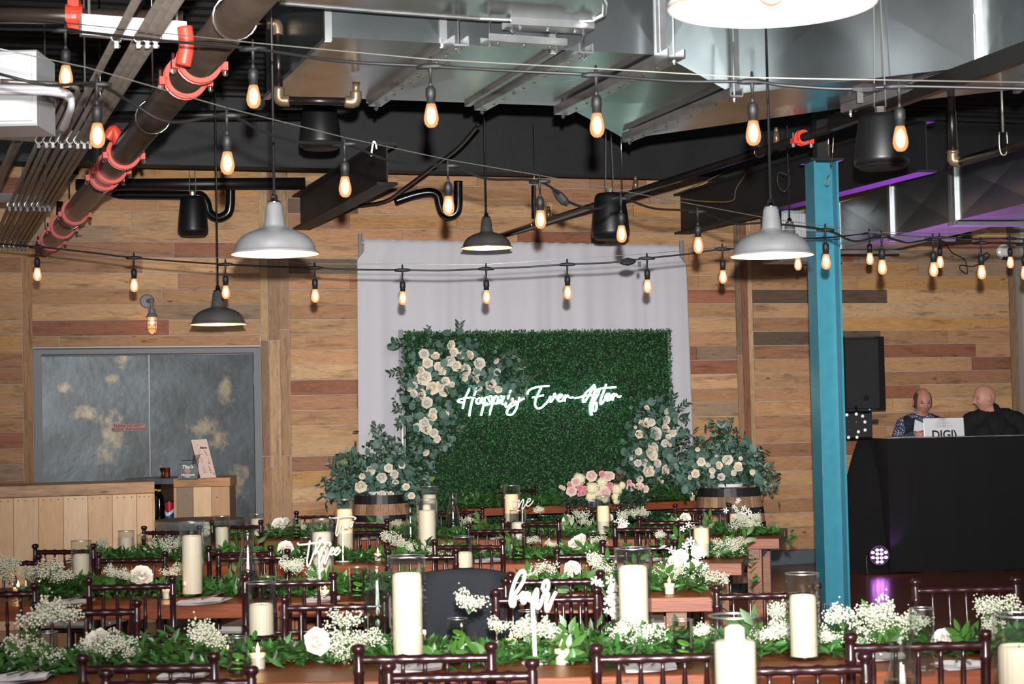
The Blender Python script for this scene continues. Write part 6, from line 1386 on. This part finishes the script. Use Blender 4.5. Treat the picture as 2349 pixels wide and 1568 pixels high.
def carafe(px, py, w, ht, row, fill=.5):
    p = on(px, py); s_ = FPX / (p - CAM).dot(_F); k = w / s_ / .10; h = ht / s_
    t = thing('water_carafe', '', 'carafe', p, group='hourglass glass carafes'); later(t, '{o} hourglass shaped clear glass carafe on ' + NM[row], px)
    prof = [(.040, .0), (.048, .015), (.050, .28), (.048, .42), (.040, .56), (.030, .70), (.026, .79), (.029, .89), (.038, 1.0)]
    b = MB(); b.lathe([(0, .002)] + [(r * k, z * h + .002) for r, z in prof] + [((r - .002) * k, z * h + .002) for r, z in prof[::-1]] + [(0, .008)], 26); mk('glass', b, 'glass', t, smooth=True)
    b = MB(); b.lathe([(0, .01), (.044 * k, .012), (.0475 * k, .25 * h), (.046 * k, fill * h * .8), (0, fill * h * .8)], 22); mk('water', b, 'water', t, smooth=True)
carafe(570, 1371, 52, 157, 'three'); carafe(867, 1462, 64, 172, 'four', .8); carafe(1040, 1228, 33, 102, 'one', .6); carafe(943, 1270, 37, 112, 'two', .3); carafe(2072, 1700, 88, 250, 'five', .7)
def tumbler(px, py, w, ht, row, lime=True):
    p = on(px, py); s_ = FPX / (p - CAM).dot(_F); r = w / s_ / 2; h = ht / s_
    t = thing('tumbler', '', 'glass', p, group='small clear water glasses'); later(t, '{o} small clear %s on %s' % ('glass holding lime slices' if lime else 'empty tumbler', NM[row]), px)
    b = MB(); b.lathe([(0, .002), (r * .92, .002), (r, .01), (r, h), (r - .002, h), (r * .93, .010), (0, .008)], 22); mk('glass', b, 'glass', t); b = MB(); b.lathe([(r, h - .001), (r + .0003, h + .001), (r - .002, h + .001), (r - .0022, h - .001)], 22); mk('rim_highlight', b, 'galv_bright', t, smooth=True)  # second lathe: metallic ring added as the highlight on the tumbler's edge
    if lime:
        b = MB(); b.lathe([(0, .009), (r * .9, .010), (r * .93, h * .62), (0, h * .62)], 18); mk('water', b, 'water', t, smooth=True)
        for q in range(3): b = MB(); b.lathe([(0, -.002), (r * .6, -.002), (r * .6, .002), (0, .002)], 12, M=Matrix.Translation((.003 * q - .003, 0, h * (.16 + .17 * q))) @ Matrix.Rotation(.22 * (q - 1), 4, 'X') @ Matrix.Rotation(.15 * q, 4, 'Y')); mk('lime_slice', b, 'lime', t)
for a in ((110, 1533, 46, 84), (545, 1548, 47, 88), (1050, 1482, 46, 64), (1567, 1527, 50, 106), (1212, 1490, 44, 90)): tumbler(*a, 'four')
for a in ((76, 1372, 33, 58), (820, 1378, 37, 78), (615, 1372, 30, 50), (1395, 1340, 32, 60), (255, 1352, 30, 52)): tumbler(*a, 'three')
for a in ((327, 1280, 26, 54), (702, 1290, 26, 58), (1190, 1288, 31, 58), (1362, 1262, 26, 44), (1546, 1272, 24, 46)): tumbler(*a, 'two')
for a in ((680, 1237, 22, 48), (1222, 1232, 24, 42), (1246, 1222, 22, 40), (1535, 1212, 25, 34)): tumbler(*a, 'one')
for a in ((2118, 1545, 56, 150), (1915, 1465, 46, 80)): tumbler(*a, 'four', False)
tumbler(1140, 1790, 90, 180, 'five', False); tumbler(1256, 1140, 12, 42, 'head', False); tumbler(1408, 1135, 10, 38, 'head', False); tumbler(1090, 1218, 20, 40, 'one', False)
# napkins with forks
NPm = {}
def napkin(px, py, w, row, rot=0.0, fork=True):
    p = on(px, py); s_ = FPX / (p - CAM).dot(_F); k = w / s_ / .19
    t = thing('folded_napkin', '', 'napkin', p, rot, group='folded pale napkins'); later(t, '{o} folded pale napkin lying on ' + NM[row], px)
    if not NPm:
        b = MB(); n = 8
        for lay in range(3):
            z = .004 + .005 * lay; o = len(b.v)
            for j in range(n + 1):
                for i in range(n + 1): x = -.095 + .19 * i / n; y = -.10 + .20 * j / n - .004 * lay; b.v.append((x, y, z + .006 * math.sin(i * .8 + lay) * math.sin(j * .6) + .010 * (i / n) ** 3))
            b.f += [(o + j * (n + 1) + i, o + j * (n + 1) + i + 1, o + (j + 1) * (n + 1) + i + 1, o + (j + 1) * (n + 1) + i) for j in range(n) for i in range(n)]
        NPm['n'] = mesh('cloth', b, 'napkin', True)
        b = MB()
        b.tube([V((0, -.08, 0)), V((0, .04, .002)), V((0, .065, .004))], [.0045, .0022, .005], 6)
        for q in range(4): b.tube([V((-.009 + .006 * q, .065, .004)), V((-.009 + .006 * q, .115, .012))], .0013, 4)
        NPm['f'] = mesh('fork', b, 'cutlery')
    put('cloth', NPm['n'], t, scale=(k, k, k))
    if fork:
        for q in range(2):
            f = thing('fork', '', 'cutlery', p + V((.02 * q - .0, .02, .022 * k + .004)), rot - .5 + .3 * q, group='forks resting on napkins'); later(f, '{o} fork resting on a napkin on ' + NM[row], px + q); put('handle_and_tines', NPm['f'], f)
for a in ((160, 1388, 104, 'three', .1), (470, 1384, 104, 'three', -.1), (740, 1378, 80, 'three', .1)): napkin(*a)
napkin(1320, 1372, 60, 'three', 0, False)
for a in ((50, 1560, 130, 'four', .1), (430, 1552, 110, 'four', -.1), (958, 1535, 115, 'four', 0), (1490, 1535, 115, 'four', .0), (2010, 1510, 110, 'four', 0), (2200, 1530, 100, 'four', .2)): napkin(*a)
for a in ((265, 1262 + 22, 60, 'two', .1), (610, 1289, 60, 'two', 0), (1125, 1288, 70, 'two', 0), (1505, 1285, 50, 'two', 0)): napkin(*a)
for a in ((850, 1236, 46, 'one', 0), (1145, 1236, 40, 'one', 0)): napkin(*a, fork=False)
# ------------------------------------------------------------------ cursive table numbers
def number_sign(word, conv, strokes_, stem, s_, r, basepx):
    base = on(basepx[0], basepx[1]); base.z = TZ + .001; t = thing('table_number', 'white cursive table number reading %s on a thin stand' % word, 'sign', base)
    d0 = FPX / s_
    def q(p): x, y = conv(p); return P(x, y, s_) - base
    for st in strokes_: b = MB(); b.tube(cr([q(p) for p in st], 5), r, 8); mk('script', b, 'acrylic_white', t, smooth=True)
    st = q(stem); b = MB(); b.bar(st, V((0, 0, .004)), r * 1.9, r * 1.2, V((0, 1, 0))); mk('stem', b, 'acrylic_white', t)
    b = MB(); b.lathe([(0, 0), (.045, 0), (.045, .004), (0, .005)], 24); mk('foot', b, 'acrylic_white', t)
def sof(px, py): return FPX / (on(px, py) - CAM).dot(_F)
number_sign('four', lambda p: (1150 + p[0] / 11.2, 1290 + p[1] / 11.2), [[(285, 1130), (235, 1050), (240, 900), (280, 700), (370, 430), (470, 260), (560, 215), (605, 300), (560, 480), (440, 680), (330, 830), (290, 880), (340, 980), (335, 1080), (285, 1130)], [(330, 890), (400, 900), (480, 860), (560, 770), (620, 850), (620, 980), (570, 1030), (525, 960), (560, 800), (640, 790), (710, 770)], [(720, 760), (700, 900), (750, 980), (830, 850), (910, 680), (925, 800), (905, 1000), (930, 1170), (1000, 1090), (1080, 850)],
            [(1080, 850), (1180, 700), (1210, 560), (1180, 460), (1100, 510), (1070, 640), (1110, 750), (1200, 790), (1200, 860), (1150, 1020), (1160, 1230), (1220, 1180), (1290, 980), (1410, 740)]], (800, 960), sof(1228, 1520), 4.6 / sof(1228, 1520), (1228, 1520))
c3 = lambda p: (670 + p[0] / 12.06, 1170 + p[1] / 12.06)
number_sign('two', c3, [[(1035, 180), (1060, 215), (1200, 210), (1400, 185), (1600, 170), (1700, 185), (1760, 215), (1725, 260)], [(1295, 140), (1260, 330), (1230, 500), (1212, 640), (1240, 705), (1290, 600), (1340, 450), (1425, 310)], [(1425, 310), (1410, 420), (1405, 520), (1460, 470), (1490, 400), (1500, 485), (1540, 480), (1555, 360)], [(1640, 330), (1600, 400), (1630, 465), (1670, 390), (1640, 330), (1710, 318)]], (1410, 520), sof(787, 1287), 1.9 / sof(787, 1287), (787, 1287))
number_sign('three', c3, [[(155, 890), (180, 945), (300, 945), (500, 920), (700, 890), (900, 870), (1030, 890), (1070, 930), (1030, 990)], [(490, 840), (470, 1000), (440, 1200), (410, 1420), (430, 1545), (480, 1500), (540, 1350), (610, 1150), (700, 1050), (800, 880), (845, 740), (780, 665), (710, 750), (660, 960), (640, 1220)], [(650, 1200), (700, 1110), (735, 1200), (745, 1330)], [(745, 1400), (800, 1250), (870, 1050), (940, 890), (900, 1020), (870, 1080), (935, 1130), (920, 1250), (885, 1420), (920, 1470), (980, 1300), (1045, 1170)], [(1040, 1190), (1130, 1100), (1150, 1040), (1095, 1040), (1060, 1140), (1085, 1225), (1150, 1190)], [(1160, 1185), (1270, 1090), (1290, 1025), (1225, 1050), (1180, 1160), (1205, 1235), (1280, 1190), (1350, 1080)]], (745, 1330), sof(735, 1372), 2.3 / sof(735, 1372), (735, 1372))
number_sign('one', lambda p: (1160 + p[0] / 26.1, 1130 + p[1] / 26.1), [[(520, 420), (430, 550), (420, 750), (500, 890), (580, 820), (620, 650), (580, 480), (520, 420)], [(590, 440), (680, 485), (800, 430)], [(810, 390), (790, 650), (765, 890), (860, 680), (1000, 430), (1070, 400), (1050, 600), (980, 850), (1000, 1000), (1100, 850), (1230, 640)], [(1230, 640), (1400, 520), (1490, 400), (1430, 320), (1330, 420), (1250, 600), (1260, 750), (1330, 800), (1450, 730), (1570, 600), (1660, 450)]], (1003, 990), sof(1198, 1222), 1.5 / sof(1198, 1222), (1198, 1222))
# ================================================================== GARLANDS
def garland(row, label, y0, y1, hgt, npart, nst, drop=0.0, x0=0.0, x1=None, seed=1, lsz=(.045, .075), obstacles=()):
    t_, L, d = T[row]; Wd_ = t_['W']; x1 = Wd_ if x1 is None else x1; rz = math.atan2(d.y, d.x)
    t = thing('leafy_garland', label, 'garland', V((L.x, L.y, TZ)), rz); rs = np.random.RandomState(seed); rr = random.Random(seed)
    x = rs.uniform(x0, x1, nst); c = (y0 + y1) / 2 + .05 * np.sin(x * 4.1 + seed) + .03 * np.sin(x * 9.7); y = c + rs.normal(0, (y1 - y0) / 4.2, nst)
    hz = hgt * (.55 + .45 * np.sin(x * 6.3 + seed) * np.sin(x * 2.1)) ; z = .004 + np.abs(rs.normal(0, 1, nst)) * .40 * hz * np.exp(-((y - c) / (y1 - y0) * 1.6) ** 2)
    z = np.minimum(z, hgt)
    if drop > 0:
        m = x > x1 - .10; z[m] -= rs.uniform(0, drop, m.sum()) * (x[m] > x1 - .02); x[m] += .05 * (z[m] < 0)
    pos = np.stack([x, y, z], 1); dd = np.stack([rs.normal(0, 1, nst), rs.normal(0, .8, nst), rs.normal(.35, .5, nst)], 1); nn = np.stack([rs.normal(0, .5, nst), rs.normal(-.35, .5, nst), np.ones(nst)], 1)
    kindof(put('foliage', leafmesh('foliage', pos, dd, nn, rs.uniform(lsz[0], lsz[1], nst), rs.uniform(lsz[0] * .36, lsz[1] * .36, nst), 'garland_leaf', True), t), 'stuff')
    b = MB()
    for k in range(3): b.tube([V((xx, (y0 + y1) / 2 + .05 * math.sin(xx * 4.1 + seed) + .03 * math.sin(xx * 9.7) + .03 * (k - 1), .02 + .01 * k)) for xx in np.linspace(x0 + .02, x1 - .02, 40)], .003, 5)
    mk('stem', b, 'stem_green', t)
    k = 0
    while k < npart:      # upright sprigs: 5 leaves each
        bx = rr.uniform(x0 + .05, x1); by = (y0 + y1) / 2 + .05 * math.sin(bx * 4.1 + seed) + rr.gauss(0, (y1 - y0) / 4); base = V((bx, by, .02)); dr_ = V((rr.gauss(0, .9), rr.gauss(-.1, .5), rr.uniform(.15, .8))).normalized(); Ls = rr.uniform(.05, .11)
        for q in range(5):
            c_ = base + dr_ * (Ls * (q + 1) / 5); sd = dr_.cross(V((0, 1, 0))).normalized() * (1 if q % 2 else -1)
            if q == 4: sd = V((0, 0, 0))
            ld = (dr_ + sd * .9 + V((0, rr.uniform(-.3, .3), 0))).normalized(); nrm = (V((rr.gauss(0, .4), -1, rr.gauss(.3, .4)))); nrm = (nrm - ld * nrm.dot(ld)).normalized(); sx_ = (-nrm).cross(ld)
            o = put('leaf', LANCE_G, t, c_, Matrix((sx_, -nrm, ld)).transposed().to_euler(), rr.uniform(lsz[0], lsz[1]) * 1.05); k += 1
    return t
garland('four', 'leafy green garland along the middle of the table marked four', .30, .66, .10, 280, 7500, x0=.05, seed=2, lsz=(.042, .070))
garland('three', 'leafy green garland along the middle of the table marked three', .28, .64, .085, 220, 5200, x0=.6, drop=.2, seed=3)
garland('two', 'leafy green garland along the table marked two, spilling off its end', .26, .60, .08, 180, 4400, drop=.25, seed=4)
garland('one', 'leafy green garland along the table marked one', .22, .56, .08, 150, 3800, drop=.1, seed=5)
garland('head', 'deep green garland heaped on the head table', .06, .48, .20, 110, 4200, drop=.1, seed=6, lsz=(.05, .085))
# ================================================================== FLOWERS ON THE TABLES
def gyp_mesh(seed, n=240, sz=.0052):
    rr = random.Random(seed); fb = MB(); sb = MB(); nb = 9; tips = []
    for k in range(nb):
        d = V((rr.gauss(0, .55), rr.gauss(0, .5), rr.uniform(.25, 1.0))); d = d.normalized() * rr.uniform(.55, 1.0); tips.append(d); sb.tube([V((0, 0, -.2)), d * .5 + V((0, 0, -.05)), d * .9], .010, 4)
    oc = [(1, 0, 0), (-1, 0, 0), (0, 1, 0), (0, -1, 0), (0, 0, 1), (0, 0, -1)]; of = [(0, 2, 4), (2, 1, 4), (1, 3, 4), (3, 0, 4), (2, 0, 5), (1, 2, 5), (3, 1, 5), (0, 3, 5)]
    for k in range(n):
        t_ = rr.choice(tips); c = t_ * rr.uniform(.55, 1.08) + V((rr.gauss(0, .13), rr.gauss(0, .13), rr.gauss(0, .13))); r = rr.uniform(.036, .068)
        fb.add([c + V(q) * r for q in oc], of)
        if k % 3 == 0: sb.tube([t_ * .5, c], .004, 3, cap=False)
    return mesh('floret', fb, 'floret', True), mesh('stem', sb, 'stem_green')
GYP = [gyp_mesh(50 + k, 230 + 40 * k) for k in range(4)]
def gyp(px, py, r, row, base=None, lab=None, tilt=None):
    """py = centre of the cluster in the picture, r = radius px; sits above the garland"""
    b0, dirx = T[row][1], T[row][2]; sdir = V((-dirx.y, dirx.x, 0)); depth_ = {'four': .38, 'three': .37, 'two': .36, 'one': .34, 'head': .3, 'five': .4}[row] if base is None else base
    d = ray(px, py); o_ = b0 + sdir * depth_; k = (o_ - CAM).dot(sdir) / d.dot(sdir); c = CAM + d * k; s_ = FPX / (c - CAM).dot(_F); R_ = r / s_
    c = V((c.x, c.y, max(TZ + .01, c.z - R_ * .30))); f, st = random.choice(GYP)
    t = thing('babys_breath', '', 'flowers', c, random.uniform(0, 6), group="sprays of baby's breath on the tables"); later(t, "{o} spray of white baby's breath on " + NM[row], px)
    sc = R_ * 1.32; q = put('florets', f, t, scale=sc); kindof(q, 'stuff'); kindof(put('stem', st, t, scale=sc), 'stuff'); return t
for a in ((82, 1425, 52), (150, 1415, 42), (55, 1490, 45), (100, 1510, 40), (235, 1492, 44), (268, 1480, 36), (290, 1505, 30), (470, 1455, 42), (498, 1475, 42), (785, 1430, 40), (800, 1480, 44), (840, 1470, 36), (790, 1510, 34), (1075, 1388, 36), (1140, 1440, 26), (1215, 1450, 42), (1265, 1455, 40), (1420, 1450, 34), (1460, 1465, 40), (1500, 1455, 30), (1620, 1450, 26), (1780, 1410, 36), (1765, 1460, 38), (1800, 1450, 36), (1905, 1470, 34), (1935, 1420, 40), (1990, 1440, 46), (2020, 1410, 44), (2060, 1440, 44), (2100, 1430, 30), (1990, 1490, 28), (2265, 1400, 38), (2300, 1395, 38), (2270, 1440, 30)): gyp(*a, 'four')
for a in ((22, 1322, 34), (0, 1300, 30), (36, 1298, 26), (108, 1310, 34), (135, 1325, 30), (75, 1318, 26), (262, 1318, 24), (295, 1325, 22), (400, 1315, 24), (680, 1305, 30), (715, 1318, 26), (655, 1300, 24), (1255, 1308, 26), (1210, 1318, 22), (1365, 1290, 30), (1385, 1310, 24), (1560, 1320, 30), (1600, 1335, 34), (1625, 1345, 26), (1530, 1315, 26), (1650, 1330, 24)): gyp(*a, 'three')
for a in ((232, 1250, 20), (380, 1252, 26), (395, 1268, 20), (408, 1250, 18), (895, 1235, 22), (925, 1250, 22), (1012, 1272, 26), (1015, 1292, 22), (940, 1260, 18), (1222, 1240, 14), (1265, 1250, 14), (1375, 1242, 18), (1515, 1230, 16), (1660, 1252, 26), (1682, 1262, 24), (1650, 1272, 20), (1690, 1245, 18)): gyp(*a, 'two')
for a in ((620, 1222, 14), (690, 1212, 16), (480, 1215, 16), (470, 1235, 16), (537, 1225, 16), (1070, 1195, 14), (1240, 1172, 14), (1330, 1185, 20), (1345, 1200, 16), (1430, 1188, 20), (1455, 1180, 18), (1480, 1178, 16), (1700, 1212, 24), (1725, 1205, 22), (1690, 1190, 18), (1735, 1190, 16), (915, 1202, 14)): gyp(*a, 'one')
# loose roses lying in the garlands
def loose_rose(px, py, r, row, me=None, lab=None, up=False, m='rose_white'):
    b0, dirx = T[row][1], T[row][2]; sdir = V((-dirx.y, dirx.x, 0)); d = ray(px, py); o_ = b0 + sdir * {'head': .30}.get(row, .42); k = (o_ - CAM).dot(sdir) / d.dot(sdir); c = CAM + d * k; s_ = FPX / (c - CAM).dot(_F); R_ = r / s_
    c.z = max(c.z, TZ + R_ * .7); t = thing('rose', '', 'flower', c, 0, group='loose white roses in the garlands'); later(t, lab or '{o} white rose bloom lying on ' + NM[row], px)
    dv = V((random.gauss(0, .7), -1, random.uniform(.0, .9))).normalized(); e = (frame_of(dv) @ Matrix.Rotation(random.uniform(0, 6), 3, 'Z').to_quaternion()).to_euler()
    put('bloom', me or ROSES[2], t, None, e, R_)
for a in ((228, 1480, 38), (728, 1470, 31), (2165, 1470, 30), (2160, 1500, 26)): loose_rose(*a, 'four')
for a in ((325, 1320, 25), (1314, 1303, 19), (1305, 1311, 14)): loose_rose(*a, 'three')
for a in ((655, 1258, 19), (1320, 1250, 17), (1328, 1240, 14), (1335, 1235, 12), (340, 1262, 12), (1112, 1262, 12)): loose_rose(*a, 'two')
for a in ((640, 1203, 17), (655, 1198, 12), (1300, 1192, 13), (1572, 1188, 13), (1395, 1188, 12), (1552, 1196, 10)): loose_rose(*a, 'one')
# bouquets on the right ends and on the chair: starry white flowers
def star_mesh():
    b = MB()
    for k in range(5):
        q = 2 * math.pi * k / 5; u = V((math.cos(q), math.sin(q), 0)); s_ = V((-math.sin(q), math.cos(q), 0))
        b.add([V((0, 0, -.1)), u * .45 - s_ * .20 + V((0, 0, .05)), u * .8 - s_ * .22 + V((0, 0, .02)), u * 1.0 + V((0, 0, -.1)), u * .8 + s_ * .22 + V((0, 0, .02)), u * .45 + s_ * .20 + V((0, 0, .05)), u * .5], [(0, 1, 6), (1, 2, 6), (2, 3, 6), (3, 4, 6), (4, 5, 6), (5, 0, 6)])
    b.ell((0, 0, 0), (.12, .12, .12), nu=6, nv=4); return mesh('star_blossom', b, 'rose_white', True)
STAR = star_mesh()
def bouquet(label, cx_, cy_, s_, stars, roses, leaves, z_off=0, holder=None):
    c = P(cx_, cy_, s_); t = thing('bouquet', label, 'flowers', c); rr = random.Random(int(cx_)); vd = (CAM - c).normalized()
    for (x, y, r) in roses: put('rose', ROSES[2], t, P(x, y, s_) - c, (frame_of(rnd_dir(rr, vd * 2 + V((0, 0, .4)), .5)) @ Matrix.Rotation(rr.uniform(0, 6), 3, 'Z').to_quaternion()).to_euler(), r / s_)
    for (x, y, r) in stars: put('blossom', STAR, t, P(x, y, s_) - c + vd * rr.uniform(.01, .06), frame_of(rnd_dir(rr, vd * 1.6, .6)).to_euler(), r / s_)
    for (x, y) in leaves:
        ld = rnd_dir(rr, V((0, 0, .2)), .8); nrm = vd; nrm = (nrm - ld * nrm.dot(ld)).normalized(); sx_ = (-nrm).cross(ld); put('leaf', LANCE_D, t, P(x, y, s_) - c, Matrix((sx_, -nrm, ld)).transposed().to_euler(), 22 / s_)
    b = MB()
    for k in range(5): x, y, r = (roses + stars)[k % len(roses + stars)]; b.tube([P(x, y, s_) - c, V((0, .02, -.02)), V((0, .02, -max(.05, c.z - TZ - .01)))], .0025, 4)
    kindof(mk('stem', b, 'stem_green', t), 'stuff'); return t
rr = random.Random(77)
bouquet('large white rose and blossom bouquet at the right end of table two', 1575, 1288, 470, [(1583, 1240, 11), (1572, 1250, 10), (1590, 1252, 10), (1602, 1262, 12), (1612, 1270, 11), (1600, 1280, 10), (1618, 1298, 9), (1522, 1292, 9), (1520, 1305, 9), (1530, 1300, 8), (1610, 1305, 8), (1540, 1262, 12), (1550, 1290, 9), (1595, 1292, 9), (1535, 1318, 8), (1606, 1290, 8), (1590, 1305, 9), (1575, 1258, 9)], [(1562, 1278, 19), (1588, 1298, 17), (1598, 1266, 13), (1545, 1285, 13), (1560, 1300, 14)], [(1600, 1255), (1588, 1280), (1608, 1298), (1575, 1310), (1530, 1250)])
bouquet('white blossom bouquet at the right end of table one', 1700, 1175, 350, [(1694, 1147, 6), (1690, 1152, 5), (1706, 1165, 8), (1716, 1172, 8), (1700, 1178, 8), (1722, 1180, 7), (1690, 1170, 6), (1730, 1188, 7), (1712, 1190, 7), (1684, 1162, 6), (1726, 1200, 7), (1665, 1170, 7)], [(1704, 1184, 9)], [(1680, 1200), (1655, 1205), (1672, 1160), (1710, 1205)])
bouquet('white blossoms behind the chairs right of centre on table one', 1420, 1205, 375, [(1412, 1198, 9), (1424, 1194, 9), (1436, 1200, 9), (1417, 1208, 8), (1578, 1203, 8), (1566, 1212, 8), (1590, 1208, 7)], [(1428, 1208, 9)], [(1400, 1212), (1440, 1212), (1560, 1215)])
bouquet('white trailing blossoms tied to the chair beside the sign four', 1400, 1375, 560, [(1365, 1332, 12), (1378, 1342, 12), (1400, 1330, 14), (1410, 1345, 14), (1402, 1362, 14), (1395, 1378, 13), (1408, 1392, 14), (1392, 1400, 11), (1412, 1412, 12), (1374, 1336, 10)], [(1406, 1376, 15), (1410, 1405, 12), (1406, 1348, 12)], [(1400, 1425), (1408, 1435), (1392, 1415), (1388, 1390)])
# big bridal centrepiece on the head table
c0 = P(1365, 1118, 268); t = thing('floral_centerpiece', 'big pink and cream rose and hydrangea centrepiece on the head table', 'flowers', c0); vd = (CAM - c0).normalized(); rr = random.Random(9)
HZ = lambda x, y: (1280 + x / 8.39, 1060 + y / 8.39)
def hyd(x, y, r):
    px, py = HZ(x, y); c = P(px, py, 268) - c0 + vd * .025; R_ = r / 8.39 / 268; b = MB()
    for k in range(60):
        d = rnd_dir(rr, vd * .7, .8); p_ = c + d * R_ * rr.uniform(.85, 1.02); a_ = d.orthogonal().normalized(); e_ = d.cross(a_)
        z_ = R_ * .22; b.add([p_, p_ + a_ * z_ + d * z_ * .3, p_ + (a_ + e_) * z_ * .8 + d * .1 * z_, p_ + e_ * z_ + d * z_ * .3, p_ - a_ * z_ + d * z_ * .3, p_ - (a_ + e_) * z_ * .8 + d * .1 * z_, p_ - e_ * z_ + d * z_ * .3], [(0, 1, 2, 3), (0, 4, 5, 6)])
    b.ell(c, (R_ * .86,) * 3, nu=10, nv=6); mk('hydrangea', b, 'hydrangea', t)
for a in ((410, 320, 130), (660, 500, 140), (850, 390, 120), (1130, 520, 120), (620, 660, 100), (1110, 660, 90), (1230, 440, 80), (900, 700, 90), (690, 640, 80), (800, 620, 110), (640, 760, 80), (1120, 740, 70)): hyd(*a)
def ros(x, y, r, me, fwd=.085):
    px, py = HZ(x, y); put('rose', me, t, P(px, py, 268) - c0 + vd * fwd, (frame_of(rnd_dir(rr, vd * 2.5, .4)) @ Matrix.Rotation(rr.uniform(0, 6), 3, 'Z').to_quaternion()).to_euler(), r / 8.39 / 268)
for a in ((650, 265, 105), (905, 580, 115), (265, 550, 100), (960, 270, 95), (1010, 260, 80), (340, 380, 90)): ros(*a, BLUSH)
for a in ((230, 430, 60), (430, 495, 65), (510, 500, 50), (480, 590, 55), (415, 610, 45), (850, 225, 60), (900, 240, 50), (1005, 440, 58), (1000, 510, 50), (1365, 380, 50)): ros(*a, PINK)
for a in ((1400, 470, 85), (1570, 460, 80), (1680, 510, 70), (1600, 600, 55), (60, 470, 40), (110, 500, 40)): ros(*a, BLUSH, .02)
b = MB()
for (x, y, n) in ((520, 330, 14), (1170, 310, 40), (720, 530, 14), (900, 440, 14), (1060, 540, 10), (440, 640, 10), (770, 150, 10)):
    for k in range(n): px, py = HZ(x + rr.gauss(0, 45), y + rr.gauss(0, 45)); p_ = P(px, py, 268) - c0 + vd * .05; b.tube([p_, p_ + rnd_dir(rr, V((0, 0, 1)), .6) * .04], .002, 4)
kindof(mk('seed_sprig', b, 'stem_brown', t), 'stuff')
nL = 500; rs = np.random.RandomState(3); cl = [P(*HZ(x, y), 268) - c0 for x, y in ((300, 700), (500, 750), (1200, 650), (1400, 620), (1500, 650), (1300, 750), (900, 780), (200, 650), (1700, 620), (1600, 700))]
ps = np.array([tuple(cl[k % 10]) for k in range(nL)]) + rs.normal(0, .035, (nL, 3)); kindof(put('foliage', leafmesh('foliage', ps, rs.normal(0, 1, (nL, 3)), np.array(vd)[None] + rs.normal(0, .7, (nL, 3)), rs.uniform(.04, .07, nL), rs.uniform(.016, .026, nL), 'dark_leaf', True), t), 'stuff')
b = MB(); b.lathe([(0, 0), (.07, 0), (.075, .05), (.065, .05), (0, .04)], 20, c=(0, 0, TZ - c0.z + .001)); mk('vase', b, 'caddy_black', t)
finish_labels()
